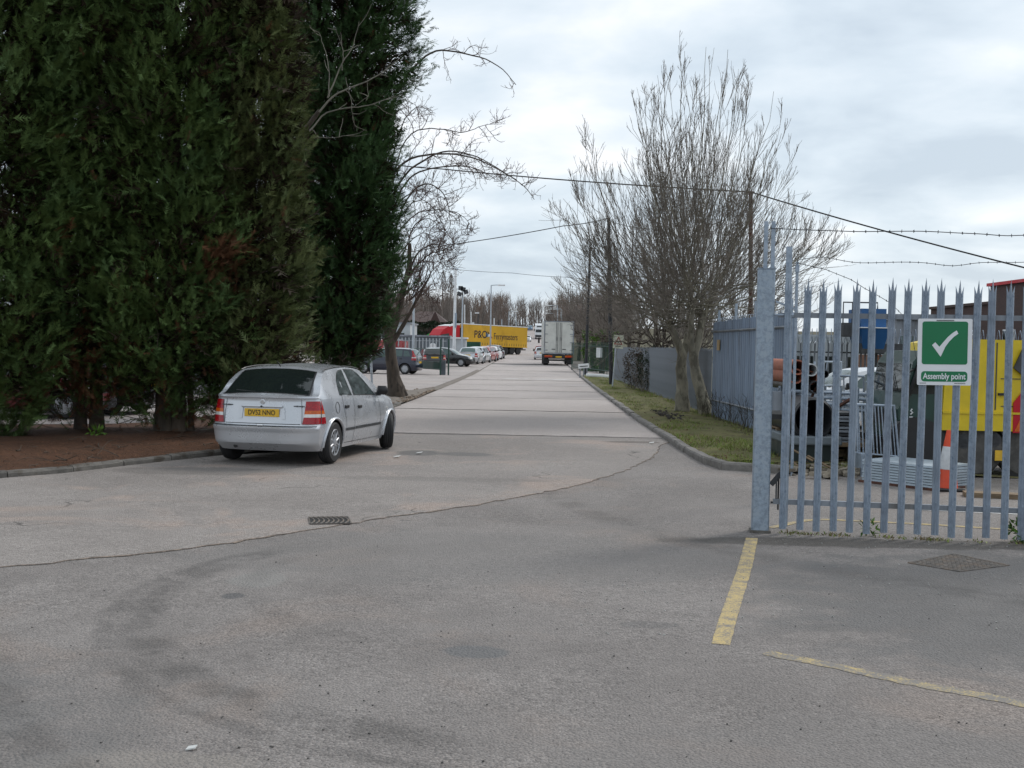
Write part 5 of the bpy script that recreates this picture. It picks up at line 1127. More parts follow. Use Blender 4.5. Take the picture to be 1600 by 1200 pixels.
    def side_grid(s, mb, quad, off, sg, mat=0, nu=8, nv=4):     # quad corners (x, z): lower rear, lower front, upper front, upper rear
        def fn(u, v):
            x = (quad[0][0]*(1-u)+quad[1][0]*u)*(1-v)+(quad[3][0]*(1-u)+quad[2][0]*u)*v; z = (quad[0][1]*(1-u)+quad[1][1]*u)*(1-v)+(quad[3][1]*(1-u)+quad[2][1]*u)*v
            return (x, sg*(s.half(x, z)+off), z)
        mb.grid(fn, nu, nv, mat, flip=sg > 0)
    def rear_grid(s, mb, u0, u1, z0, z1, off, mat=0, nu=4, nv=3, front=False):
        def fn(a, b):
            u = u0+(u1-u0)*a; z = z0+(z1-z0)*b
            if front: return (s.xf(u, z)+off, s.half(s.x1, z)*u, z)
            return (s.xr(u, z)-off, s.half(s.x0, z)*u, z)
        mb.grid(fn, nu, nv, mat, flip=(u1 > u0) != front)
    def roof_grid(s, mb, pts, off, nu=8, nv=6, mat=0):          # pts: (x, half width share) at lower and upper edge
        (xa, ya), (xb, yb) = pts
        def fn(u, v):
            x = xa+(xb-xa)*v; y = (ya+(yb-ya)*v)*(2*u-1); sl = (ip(s.top, x+.02)-ip(s.top, x-.02))/.04; n_ = sqrt(1+sl*sl)
            return (x-sl/n_*off, y, s.roofz(x, y)+off/n_)
        mb.grid(fn, nu, nv, mat, flip=(xa > xb)); 
def wheel(parent, x, y, r, wdt, sg, style, steer=0.0, rim_m=None, n=24):
    w_ = bpy.data.objects.new('wheel', None); COL.objects.link(w_); w_.parent = parent; w_.location = (x, y, r); w_.rotation_euler = (0, 0, steer); w_.empty_display_size = .1
    h = wdt/2; ax = (0, sg, 0); mb = MB()
    mb.lathe([(r*.62, -h), (r*.9, -h), (r*.975, -h*.8), (r, -h*.45), (r*.985, -h*.4), (r, -h*.3), (r, -.08*h), (r*.985, 0), (r, .08*h), (r, h*.3), (r*.985, h*.4), (r, h*.45), (r*.975, h*.8), (r*.9, h), (r*.66, h*.97), (r*.62, h*.7)], (0, 0, 0), ax, n)
    mb.build('tyre', M_['rubber'], w_, 40); mb = MB(); R_ = r*.66
    mb.lathe([(R_, h*.55), (R_, h*.9), (R_*.93, h*.98), (R_*.9, h*.75), (R_*.35, h*.82), (0, h*.86)], (0, 0, 0), ax, n, 0)
    def pol(a, q, d): return (cos(a)*q, sg*d, sin(a)*q)
    if style == 'cap':
        for k in range(10):
            a = 2*pi*k/10; da = .17; qa, qb = R_*.66, R_*.86; pts = [pol(a-da*.75, qa, h*.83), pol(a+da*.75, qa, h*.83), pol(a+da, qb, h*.84), pol(a-da, qb, h*.84)]
            mb.add([(p[0], sg*(h*.86), p[2]) for p in pts], [(0, 1, 2, 3)], 1); 
        mb.lathe([(R_*.3, h*.8), (R_*.3, h*.93), (R_*.22, h*.98), (0, h*1.0)], (0, 0, 0), ax, 16, 0)
        for k in range(10):
            a = 2*pi*(k+.5)/10; mb.add([pol(a-.1, R_*.34, h*.84), pol(a+.1, R_*.34, h*.84), pol(a+.09, R_*.9, h*.84), pol(a-.09, R_*.9, h*.84), pol(a-.03, R_*.34, h*.95), pol(a+.03, R_*.34, h*.95), pol(a+.03, R_*.9, h*.9), pol(a-.03, R_*.9, h*.9)], [(0, 1, 5, 4), (1, 2, 6, 5), (2, 3, 7, 6), (3, 0, 4, 7), (4, 5, 6, 7)], 0)
    else:
        mb.lathe([(R_*.9, h*.5), (R_*.9, h*.76), (0, h*.76)], (0, 0, 0), ax, n, 1)
        ns_ = style
        for k in range(ns_):
            a = 2*pi*k/ns_+.2; d0 = .19; d1 = .16*5/ns_+.05
            mb.add([pol(a-d0*2.2, R_*.2, h*.78), pol(a+d0*2.2, R_*.2, h*.78), pol(a+d1, R_*.93, h*.78), pol(a-d1, R_*.93, h*.78), pol(a-d0*2, R_*.2, h*1.0), pol(a+d0*2, R_*.2, h*1.0), pol(a+d1*.8, R_*.93, h*.95), pol(a-d1*.8, R_*.93, h*.95)], [(0, 1, 5, 4), (1, 2, 6, 5), (2, 3, 7, 6), (3, 0, 4, 7), (4, 5, 6, 7)], 0)
        mb.lathe([(R_*.26, h*.76), (R_*.26, h*1.0), (0, h*1.02)], (0, 0, 0), ax, 12, 0)
    mb.build('rim', [rim_m or M_['alloy'], M_['black']], w_, 40); return w_
def make_car(label, loc, rz, S, paint, group=None, cat='car', name='parked_car', plate=None, detail=True, steer=0.0, style=5, glass='glass'):
    c = Car(S); t = thing(name, label, cat, loc, rz, group); mid = c.len/2
    sub = bpy.data.objects.new('tmp', None)
    T = Matrix.Translation((-mid, 0, 0)); kids_ = []
    def add(mb, nm, mats, smooth=40, par=t):
        o = mb.build(nm, mats, par, smooth)
        if par is t: o.matrix_local = T
        return o
    pm = M_[paint]; add(c.body(), 'body', pm, 42); wr = c.wr; ra = wr*1.19
    # dark underbody and wheel housings
    mb = MB(); yb_ = S['track']-.13
    mb.hexa([(.25, -yb_, .24), (c.len-.3, -yb_, .2), (c.len-.3, yb_, .2), (.25, yb_, .24), (.2, -yb_, .62), (c.len-.25, -yb_, .6), (c.len-.25, yb_, .6), (.2, yb_, .62)])
    for x in (c.rx, c.fx): mb.box((x, 0, .5), (ra*2.0, yb_*2+.02, .62))
    mb.tube([(.12, .42, .26), (.6, .42, .27)], .03, 8); add(mb, 'underbody', M_['black'], None)
    for x in (c.rx, c.fx):
        for sg in (-1, 1):
            pts = []
            for k in range(19):
                a = radians(-8)+radians(196)*k/18; xx, zz_ = x+cos(a)*ra, wr+sin(a)*ra*.97
                if zz_ < S['sill']+.01: continue
                pts.append((xx, sg*(c.half(min(max(xx, c.x0), c.x1), zz_)+.004), zz_))
            mb = MB(); mb.tube(pts, .022, 6); add(mb, 'arch_lip', pm, 60)
    for x, st_ in ((c.rx, 0), (c.fx, steer)):
        for sg in (-1, 1): wheel(t, x-mid, sg*(S['track']+.02), wr, S.get('tyre', .19), sg, style, st_)
    # glass
    for pts in S['side_glass']:
        for sg in (-1, 1):
            mb = MB(); c.side_poly(mb, pts, .005, sg); add(mb, 'side_window', M_['glass_side' if detail and glass == 'glass' else glass], None)
            if detail:
                cxp = sum(p[0] for p in pts)/len(pts); czp = sum(p[1] for p in pts)/len(pts); mb = MB()
                big = [(cxp+(x-cxp)*1.05, czp+(z-czp)*1.075) for x, z in pts]; c.side_poly(mb, big, .002, sg); add(mb, 'window_seal', M_['black'], None)
    mb = MB(); c.roof_grid(mb, S['rear_glass'], .006); add(mb, 'rear_window', M_[glass])
    if detail:
        (xa, ya), (xb, yb2) = S['rear_glass']; mb = MB(); c.roof_grid(mb, ((xa-.025, ya+.025), (xb+.02, yb2+.02)), .003); add(mb, 'window_seal', M_['black'])
    mb = MB(); c.roof_grid(mb, S['front_glass'], .006); add(mb, 'windscreen', M_[glass])
    # lamps
    u0, u1, zs = S['tail']
    for sg in (-1, 1):
        mb = MB()
        for (za, zb_, mi) in zs:
            mb.grid(lambda a, b: (lambda z, f: (lambda u: (c.xr(u, z)-.012, c.half(c.x0, z)*u, z))((u0+.07*f)+(1.0-u0-.07*f)*sin(pi/2*a) if sg > 0 else -((u0+.07*f)+(1.0-u0-.07*f)*sin(pi/2*a))))(za+(zb_-za)*b, (za+(zb_-za)*b-zs[0][0])/(zs[-1][1]-zs[0][0])), 10, 2, mi, flip=sg > 0)
            xw = u1; mb.grid(lambda a, b: (lambda z, x: (x+(c.rshift(z))*((c.x0+.3-x)/.3)**2 if x < c.x0+.3 else x, sg*(c.half(x, z)+.011), z))(za+(zb_-za)*b, c.x0-.012+(xw-c.x0)*a*(1-.8*(abs((za+(zb_-za)*b)-zs[0][0])/(zs[-1][1]-zs[0][0]))**1.5)), 4, 2, mi, flip=sg > 0)
        add(mb, 'tail_lamp', [M_['red_lens'], M_['clear_lens'], M_['amber_lens']], 30)
        mb = MB(); za, zb_ = S['head']; c.rear_grid(mb, sg*.52, sg*.99, za, zb_, .008, 0, 4, 3, True); add(mb, 'headlamp', M_['clear_lens'])
    mb = MB(); c.rear_grid(mb, -.42, .42, S['head'][0]-.02, S['head'][1]-.05, .006, 0, 6, 2, True); c.rear_grid(mb, -.6, .6, .28, .38, .006, 0, 6, 2, True); add(mb, 'grille', M_['black'])
    if S.get('handles'):
        for x, z in S['handles']:
            for sg in (-1, 1): mb = MB(); mb.box((x, sg*(c.half(x, z)+.006), z), (.17 if not detail else .15, .03, .045), bev=.008); add(mb, 'door_handle', M_['black'], None)
    for sg in (-1, 1):
        x, z = S['mirror']; y = c.half(x, z); mb = MB(); mb.box((x+.02, sg*(y+.11), z+.05), (.10, .19, .14), bev=.045); mb.box((x+.03, sg*(y+.03), z-.01), (.05, .10, .05)); add(mb, 'wing_mirror', M_['black'], 50)
    # plates
    zp = S['plate_z']; x = c.xr(0, zp)-.012
    if plate != '':
        mb = MB(); mb.box((x, 0, zp), (.012, .52, .111), bev=.003); o = add(mb, 'number_plate', M_['yellow_plate'], None)
        if plate: text(plate, .098, M_['black'], o, Matrix.Translation((x-.0075, 0, zp-.002)) @ Matrix.Rotation(-pi/2, 4, 'Z') @ Matrix.Rotation(pi/2, 4, 'X'), bold=.0012, ext=.0008, sx=.84)
    for d in S.get('seams', ()) if detail else ():
        for sg in (-1, 1):
            mb = MB()
            for (xa, za), (xb, zb_) in zip(d, d[1:]):
                n = 6
                for k in range(n):
                    q = [((xa+(xb-xa)*f), (za+(zb_-za)*f)) for f in (k/n, (k+1)/n)]; dx, dz = q[1][0]-q[0][0], q[1][1]-q[0][1]; l = math.hypot(dx, dz) or 1; ox, oz = -dz/l*.004, dx/l*.004
                    pts = [(q[0][0]-ox, q[0][1]-oz), (q[1][0]-ox, q[1][1]-oz), (q[1][0]+ox, q[1][1]+oz), (q[0][0]+ox, q[0][1]+oz)]
                    mb.add([(x, sg*(c.half(x, z)+.0022), z) for x, z in pts], [(0, 1, 2, 3) if sg < 0 else (3, 2, 1, 0)])
            add(mb, 'door_seam', M_['black'], None)
    return t, c, add
HATCH = dict(len=4.11, half=[(0, .80), (.16, .80), (.5, .835), (1.2, .85), (2.6, .85), (3.3, .835), (3.75, .79), (4.11, .72)],
    top=[(0, .985), (.155, .985), (.20, 1.0), (.42, 1.17), (.66, 1.335), (.82, 1.39), (1.2, 1.418), (1.7, 1.425), (2.1, 1.405), (2.32, 1.37), (2.7, 1.17), (3.06, .965), (3.2, .935), (3.6, .865), (3.9, .765), (4.11, .66)],
    belt=[(0, .945), (.16, .945), (.6, .955), (1.2, .945), (2.2, .905), (3.0, .875), (3.5, .80), (3.95, .68), (4.11, .62)],
    sill=.20, rear_axle=.745, front_axle=3.351, wheel_r=.302, track=.735, tyre=.185, x0=.215, x1=.30,
    rear=[(.20, .17), (.26, .11), (.29, .075), (.33, .05), (.42, .025), (.50, .006), (.535, 0), (.556, .012), (.575, .055), (.60, .06), (.80, .085), (.94, .105), (.985, .075), (1.0, .10), (1.4, .5)],
    front=[(.2, .06), (.3, .01), (.45, 0), (.55, .03), (.62, .07), (.7, .16), (1, .2)],
    side_glass=[[(1.02, .985), (1.07, .978), (1.52, .968), (1.50, 1.33), (1.36, 1.325), (1.22, 1.285), (1.10, 1.19), (1.04, 1.07)][::-1], [(1.62, .965), (2.60, .935), (2.52, 1.0), (2.32, 1.16), (2.16, 1.265), (1.98, 1.325), (1.60, 1.337)][::-1]],
    rear_glass=((.225, .63), (.70, .545)), front_glass=((3.02, .66), (2.36, .54)), tail=(.735, .40, [(.595, .69, 0), (.69, .735, 1), (.735, .785, 2), (.785, .915, 0)]), head=(.56, .70),
    handles=[(1.36, .80), (2.42, .775)][:2], mirror=(2.66, .945), plate_z=.745,
    seams=[[(1.08, .96), (1.10, .80), (1.18, .62), (1.20, .5)], [(1.56, .95), (1.55, .6), (1.53, .24)], [(2.72, .92), (2.78, .6), (2.80, .24)], [(1.15, .265), (2.78, .25)]])
HATCH['handles'] = [(1.30, .80), (2.28, .775)]
HATCH['handles'] = [(1.22, .80), (1.78, .775)]
th_ = radians(12.0); hx, hy = sin(th_), cos(th_)             # heading of the silver car
rw = G(511, 725)                                             # where its near rear tyre stands
lx_ = HATCH['rear_axle']-HATCH['len']/2; ly_ = -.80
cl = Vector((rw.x+.075-(hx*lx_-hy*ly_), rw.y-(hy*lx_+hx*ly_), .016))
HERO = dict(HATCH, ns=26, rear=[(.20, .20), (.25, .13), (.285, .085), (.30, .045), (.33, .036), (.42, .030), (.50, .022), (.512, .002), (.54, 0), (.556, .010), (.575, .055), (.60, .062), (.80, .085), (.93, .100), (.945, .098), (.955, .062), (.985, .060), (1.0, .10), (1.4, .5)])
car, cc_, add_ = make_car('silver five door hatchback parked in front of the conifers, front wheels turned', cl, pi/2-th_, HERO, 'silver', plate='DV52 NNO', steer=radians(25), style='cap', name='silver_hatchback')
# the silver car's own fittings
mb = MB(); z0_, z1_ = .45, .485
for sg in (-1, 1):
    for (xa, xb) in ((1.17, 1.54), (1.565, 2.78)):
        mb = MB(); cc_.side_grid(mb, ((xa, z0_), (xb, z0_-.005), (xb, z1_-.005), (xa, z1_)), .012, sg, 0, 8, 1); cc_.side_grid(mb, ((xa, z0_-.006), (xb, z0_-.011), (xb, z0_-.005), (xa, z0_)), .006, sg, 0, 8, 1); add_(mb, 'side_moulding', M_['steel_dk'], None)
mb = MB(); cc_.rear_grid(mb, -.97, .97, .560, .568, .004, 0, 24, 1); add_(mb, 'bumper_gap', M_['black'], None)
mb = MB(); cc_.rear_grid(mb, -.70, .70, .588, .597, .004, 0, 12, 1)
for sg in (-1, 1): cc_.rear_grid(mb, sg*.722, sg*.73, .59, .93, .004, 0, 1, 4)
add_(mb, 'tailgate_gap', M_['black'], None)
mb = MB(); x = cc_.xr(0, .93); mb.grid(lambda a, b: (cc_.xr(-.72+1.44*a, .97)-.03-.012*sin(pi*b)+.03*(1-sin(pi*a))*0, .745*(-.78*1.06+1.56*1.06*a), .938+.05*b), 12, 3); 
mb = MB(); x = cc_.xr(0, .845); mb.box((x-.016, 0, .832), (.03, .62, .034), bev=.012); add_(mb, 'boot_handle_trim', M_['silver'], 40)
mb = MB()
for sg in (-1, 1): mb.hexa([(cc_.xr(0, .66)-.004, sg*.30, .66), (cc_.xr(0, .66)-.004, sg*.35, .66), (cc_.xr(0, .66)+.02, sg*.35, .66), (cc_.xr(0, .66)+.02, sg*.30, .66), (cc_.xr(0, .82)-.008, sg*.285, .82), (cc_.xr(0, .82)-.008, sg*.335, .82), (cc_.xr(0, .82)+.02, sg*.335, .82), (cc_.xr(0, .82)+.02, sg*.285, .82)])
add_(mb, 'plate_recess_edge', M_['silver'], 30)
mb = MB(); mb.lathe([(.036, 0), (.036, .008), (.028, .012), (.028, .008), (0, .008)], (cc_.xr(0, .895), 0, .895), (-1, 0, 0), 20); mb.box((cc_.xr(0, .895)-.011, 0, .895), (.004, .06, .008), M=Matrix.Rotation(.5, 3, 'X')); add_(mb, 'badge', M_['chrome'], 40)
mb = MB(); mb.lathe([(.014, 0), (.014, .014), (0, .016)], (cc_.xr(0, .832)-.03, 0, .832), (-1, 0, 0), 10); add_(mb, 'boot_lock', M_['black'], 40)
for sg, wd in ((1, .17), (-1, .15)):
    mb = MB()
    for k in range(7): mb.box((cc_.xr(.6, .845)-.006, sg*(.47+.024*k), .845), (.006, .016, .014+.004*(k % 3)))
    add_(mb, 'model_lettering', M_['steel_dk'], None)
mb = MB(); mb.box((cc_.xr(0, .56)-.008, .0, .572), (.03, .10, .03), bev=.01); add_(mb, 'tow_eye_cover', M_['chrome'], 40)
mb = MB(); mb.tube([(.70, 0, 1.385), (.62, 0, 1.44), (.56, 0, 1.47)], [.008, .006, .004], 6); add_(mb, 'roof_aerial', M_['black'], None)
mb = MB(); mb.tube([(.235, -.02, 1.025), (.24, .2, 1.03), (.27, .48, 1.048)], .009, 6); mb.box((.225, 0, 1.02), (.05, .06, .03)); add_(mb, 'rear_wiper', M_['black'], None)
mb = MB(); pts = [(.86+.075*cos(a), -(cc_.half(.86+.075*cos(a), .80+.08*sin(a))+.003), .80+.08*sin(a)) for a in np.linspace(0, 2*pi, 25)]; mb.tube(pts, .004, 5); add_(mb, 'fuel_flap', M_['steel_dk'], None)
for sg in (-1, 1): mb = MB(); mb.box((3.12, sg*(cc_.half(3.12, .70)+.002), .70), (.06, .016, .03), bev=.006); add_(mb, 'side_repeater', M_['clear_lens'], None)
mb = MB()
for sg in (-1, 1): mb.tube([(xx, sg*(cc_.half(xx, ip(cc_.top, xx)-.055)-.01), ip(cc_.top, xx)-.035) for xx in np.linspace(.75, 2.3, 14)], .008, 5)
add_(mb, 'roof_drip_rail', M_['black'], None)

MPV = dict(len=4.02, half=[(0, .80), (.2, .82), (.8, .85), (2.8, .85), (3.4, .83), (4.02, .70)], top=[(0, 1.0), (.12, 1.05), (.30, 1.40), (.42, 1.49), (.8, 1.53), (1.7, 1.54), (2.3, 1.50), (2.55, 1.42), (3.1, 1.06), (3.25, 1.0), (3.7, .92), (3.95, .78), (4.02, .7)],
    belt=[(0, 1.0), (.6, 1.0), (2.5, .93), (3.2, .92), (3.7, .82), (4.02, .66)], sill=.22, rear_axle=.74, front_axle=3.23, wheel_r=.315, track=.735, x0=.15, x1=.24, lean=.32,
    rear=[(.2, .08), (.35, 0), (.6, 0), (.64, .05), (1.0, .07), (1.3, .22), (1.5, .3)], front=[(.2, .05), (.4, 0), (.6, .02), (.75, .1), (1, .2)],
    side_glass=[[(.42, 1.05), (.84, 1.04), (.84, 1.38), (.58, 1.37)][::-1], [(.92, 1.04), (1.62, 1.01), (1.62, 1.41), (.92, 1.39)][::-1], [(1.70, 1.0), (2.85, .97), (2.55, 1.24), (2.28, 1.40), (1.70, 1.42)][::-1]],
    rear_glass=((.16, .62), (.34, .58)), front_glass=((3.08, .66), (2.58, .58)), tail=(.80, .36, [(.82, .95, 0), (.95, 1.0, 1), (1.0, 1.38, 0)]), head=(.66, .82), handles=[(1.0, .90), (1.85, .86)], mirror=(2.72, 1.0), plate_z=.70,
    seams=[[(.92, 1.0), (1.0, .7), (1.1, .5)], [(1.66, 1.0), (1.64, .26)], [(2.85, .93), (2.72, .28)]])
ESTATE = dict(MPV, len=4.2, top=[(0, .95), (.1, 1.0), (.3, 1.32), (.45, 1.40), (1.2, 1.45), (2.0, 1.43), (2.35, 1.36), (3.0, .98), (3.2, .93), (3.8, .83), (4.1, .7), (4.2, .64)], belt=[(0, .93), (2.4, .89), (3.2, .86), (3.8, .76), (4.2, .6)], front_axle=3.36,
    side_glass=[[(.42, .97), (.88, .965), (.88, 1.29), (.58, 1.28)][::-1], [(.95, .965), (1.62, .95), (1.62, 1.32), (.95, 1.30)][::-1], [(1.70, .945), (2.78, .92), (2.45, 1.16), (2.2, 1.3), (1.70, 1.33)][::-1]], tail=(.80, .30, [(.66, .76, 0), (.76, .82, 2), (.82, .94, 0)]), head=(.58, .72), mirror=(2.66, .94))
SALOON = dict(HATCH, len=4.2, top=[(0, .90), (.1, .93), (.5, .99), (.62, 1.03), (.95, 1.30), (1.2, 1.385), (1.7, 1.42), (2.1, 1.40), (2.35, 1.34), (3.0, .96), (3.2, .92), (3.8, .82), (4.2, .66)], rear_glass=((.60, .60), (.98, .53)), tail=(.72, .40, [(.66, .78, 0), (.78, .84, 2), (.84, .9, 0)]))
def put(label, u, Y, hdg, S, paint, group='cars parked in the bays on the left', plate=None, style=5, dz=0, dxy=(0, 0), glass='glass', name='parked_car', det=False):
    q = at(u, Y); return make_car(label, (q.x+dxy[0], q.y+dxy[1], q.z+.004+dz), radians(hdg), S, paint, group=group, plate=plate, detail=det, style=style, glass=glass, name=name)
# heading: 90 = away up the street, 180 = to the left, 0 = to the right
put('dark blue people carrier facing left behind the leaning bare tree', 606, 68, 169, MPV, 'navy', style=6, det=True, glass='glass_green')
put('black hatchback with its tail and yellow plate behind the green posts', 604+70, 84, 101, HATCH, 'blackpaint')
put('black car side on facing right, beside the green posts', 700, 88.5, -14, ESTATE, 'blackpaint', style=6, glass='glass_green')
put('pale silver hatchback with a yellow plate, nearest in the kerbside row', 736.5, 98, 82, HATCH, 'silver', glass='glass_green')
put('silver car half hidden behind the pale silver hatchback', 748, 104, 80, ESTATE, 'silver')
put('red car, first of two red ones in the kerbside row', 757.5, 110.5, 79, HATCH, 'redpaint')
put('red car, further of two red ones in the kerbside row', 762.5, 116.5, 79, ESTATE, 'redpaint')
put('white car between the red and the dark one in the kerbside row', 769, 122.5, 80, HATCH, 'whitepaint')
put('dark car at the far end of the kerbside row', 773.5, 129, 80, MPV, 'navy')
M_['shaded_red'] = mat('shaded_red_paint', (.11, .006, .008), .35, .05, .1, 2, coat=.4)  # red car paint darkened to stand for the shade under the conifers
put('red car under the foliage at the left edge, its paint darkened as shade', 18, 25.5, 8, HATCH, 'shaded_red', 'cars glimpsed behind the conifers')
put('dark blue car glimpsed between the two left conifers', 118, 27.5, 172, MPV, 'navy', 'cars glimpsed behind the conifers', glass='glass_green')
put('silver car glimpsed through the gap left of the silver hatchback', 305, 33, 175, ESTATE, 'silver', 'cars glimpsed behind the conifers', glass='glass_green')
put('white car coming down the hill left of the white lorry', 824, 262, -91, HATCH, 'whitepaint', 'cars on the climbing road')
put('blue car near the brow of the hill', 828, 348, -91, MPV, 'bluepaint', 'cars on the climbing road', glass='glass_green')
put('white car parked just beyond the box lorry', 846.5, 128, 89, HATCH, 'whitepaint', 'cars on the climbing road')
put('red car parked beyond the box lorry at the kerb', 845.5, 140, 89, MPV, 'redpaint', 'cars on the climbing road')

# ------------------------------------------------------------------ lorries
def truck_wheel(parent, x, y, r, w_=.28, dual=False):
    wl = bpy.data.objects.new('wheel', None); COL.objects.link(wl); wl.parent = parent; wl.location = (x, y, r); sg = 1 if y > 0 else -1
    mb = MB(); mb.lathe([(r*.55, -w_/2), (r*.9, -w_/2), (r, -w_*.35), (r, w_*.35), (r*.9, w_/2), (r*.55, w_/2)], (0, 0, 0), (0, sg, 0), 20); mb.build('tyre', M_['rubber'], wl, 40)
    mb = MB(); mb.lathe([(r*.56, w_*.4), (r*.5, w_*.45), (r*.45, w_*.1), (r*.22, w_*.15), (r*.2, w_*.42), (0, w_*.45)], (0, 0, 0), (0, sg, 0), 16); mb.build('rim', M_['steel_dk'], wl, 40); return wl
# box lorry parked on the right, seen from behind: x forward
q = at(872.5, 97); vq = rx(97)-1.38
bl_ = thing('box_lorry', 'white box lorry parked at the right kerb showing its rear doors', 'lorry', (q.x, 97, zt(97)+.004), radians(90.5))
HB, WB, LB = 3.75, 2.52, 6.6
mb = MB(); mb.box((LB/2, 0, (HB+.98)/2), (LB, WB, HB-.98), bev=.03); mb.build('body', M_['offwhite'], bl_)
mb = MB()
for sg in (-1, 1): mb.box((-.012, sg*(WB/2-.045), (HB+.98)/2), (.03, .09, HB-.98))
mb.box((-.012, 0, HB-.035), (.032, WB, .07)); mb.box((-.012, 0, 1.03), (.032, WB, .1)); mb.build('door_frame', M_['galv_old'], bl_)
for sg in (-1, 1):
    mb = MB(); mb.box((-.014, sg*.585, (HB+1.0)/2), (.03, 1.13, HB-1.2), bev=.008); d = mb.build('rear_door', M_['offwhite'], bl_)
    for yy_ in (.10, .22):
        mb = MB(); mb.tube([(-.045, sg*yy_, 1.12), (-.045, sg*yy_, HB-.12)], .017, 6); mb.box((-.05, sg*yy_, 2.25), (.04, .05, .28)); mb.build('lock_bar', M_['steel_dk'], d)
    for z in (1.3, 1.95, 2.65, 3.4): mb = MB(); mb.box((-.04, sg*1.06, z), (.02, .26, .06)); mb.build('hinge', M_['galv_old'], d)
    mb = MB(); mb.box((-.045, sg*.45, 1.38), (.03, .30, .06)); mb.build('handle', M_['steel_dk'], d)
mb = MB(); mb.box((.02, 0, .77), (.1, WB*.98, .26), bev=.02); mb.build('rear_bumper', M_['black'], bl_)
mb = MB(); mb.box((LB/2, 0, .78), (LB, .9, .3)); mb.box((.5, 0, .45), (.12, 2.2, .14)); mb.build('chassis', M_['black'], bl_)
for sg in (-1, 1): mb = MB(); mb.box((-.04, sg*.93, .78), (.03, .52, .17)); mb.box((-.042, sg*.6, .78), (.03, .12, .15)); mb.build('tail_lamp', M_['amber_lens'], bl_)
for sg in (-1, 1): mb = MB(); mb.box((-.058, sg*.93, .745), (.006, .5, .07)); mb.build('reflector', M_['red_lens'], bl_)
mb = MB(); mb.box((-.04, 0, .74), (.012, .52, .11)); mb.build('number_plate', M_['yellow_plate'], bl_)
for x in (1.5, 6.9):
    for sg in (-1, 1): truck_wheel(bl_, x, sg*1.02, .48, .42 if x < 2 else .28)
mb = MB(); mb.box((.62, .98, .33), (.02, .46, .3)); mb.box((.62, -.98, .33), (.02, .46, .3)); mb.build('mud_flap', M_['black'], bl_)
mb = MB(); mb.hexa([(6.75, -1.2, .55), (8.5, -1.15, .45), (8.5, 1.15, .45), (6.75, 1.2, .55), (6.75, -1.18, 2.75), (8.0, -1.1, 2.7), (8.0, 1.1, 2.7), (6.75, 1.18, 2.75)]); mb.build('cab', M_['white'], bl_)
for sg in (-1, 1):
    mb = MB(); mb.box((7.5, sg*1.17, 2.05), (.8, .03, .75)); mb.build('side_window', M_['glass'], bl_)
    mb = MB(); mb.tube([(8.1, sg*1.15, 2.5), (8.2, sg*1.42, 2.45)], .02, 5); mb.box((8.2, sg*1.43, 2.15), (.08, .16, .5)); mb.build('mirror', M_['black'], bl_)
# curtain-sided trailer and tractor turning out of the side road
e1 = P(814, 540, 170); e0 = P(714, 540, 161)
hd = atan2(e0.y-e1.y, e0.x-e1.x); lnT = 13.6
dv = Vector((cos(hd), sin(hd)))
tr = thing('curtain_trailer', 'yellow curtain sided trailer with dark lettering crossing the end of the road', 'trailer', (e1.x, e1.y, zt(168)), hd)
LT = (Vector((e0.x, e0.y))-Vector((e1.x, e1.y))).length; ZB, ZT_ = 1.12, 4.0
tr.rotation_euler = (0, radians(-.9), hd)
mb = MB(); mb.box((LT/2, 0, (ZB+ZT_)/2), (LT, 2.5, ZT_-ZB), bev=.03); mb.build('curtain_body', M_['trailer_y'], tr)
mb = MB(); mb.box((LT/2, 0, ZT_+.03), (LT+.04, 2.54, .12)); mb.build('roof_rail', M_['white'], tr)
mb = MB(); mb.box((LT/2, 0, ZB-.02), (LT+.02, 2.54, .16)); mb.build('side_rail', M_['trailer_y'], tr)
mb = MB(); sgn = 1                                             # the near side
near_side = 1 if (Vector((-sin(hd), cos(hd))).dot(Vector((-e1.x, -e1.y))) > 0) else -1
for k in range(26): mb.box((.3+k*(LT-.6)/25, near_side*1.262, ZB+.22), (.05, .02, .34))
mb.build('curtain_buckle', M_['steel_dk'], tr)
mb = MB(); mb.box((LT/2-.4, 0, .95), (LT-1, 1.0, .25)); mb.box((.25, 0, .72), (.1, 2.4, .16)); mb.box((LT*.55, near_side*1.15, .75), (LT*.35, .05, .4)); mb.build('chassis', M_['black'], tr)
for x in (1.7, 3.0, 4.3):
    for sg in (-1, 1): truck_wheel(tr, x, sg*1.02, .52, .4)
mb = MB(); mb.box((-.02, 0, 2.5), (.04, 2.3, 2.5)); mb.build('rear_door', M_['trailer_y'], tr)
M0 = lambda x, z: Matrix.Translation((x, near_side*1.268, z)) @ (Matrix.Rotation(pi, 4, 'Z') if near_side > 0 else Matrix.Identity(4)) @ Matrix.Rotation(pi/2, 4, 'X')
fl = (lambda f: LT*(1-f)) if near_side > 0 else (lambda f: LT*f)
M_['navy_print'] = mat('dark_print', (.012, .014, .03), .5)
ftx = lambda u: LT*(u-814)/(714-814)
text('P&O', 1.45, M_['navy_print'], tr, M0(ftx(740), 2.62), bold=.012, sx=.92, ext=.004)
text('Ferrymasters', 1.3, M_['navy_print'], tr, M0(ftx(779), 2.46), bold=.0, sx=.70, ext=.004)
fx_ = ftx(752.5)
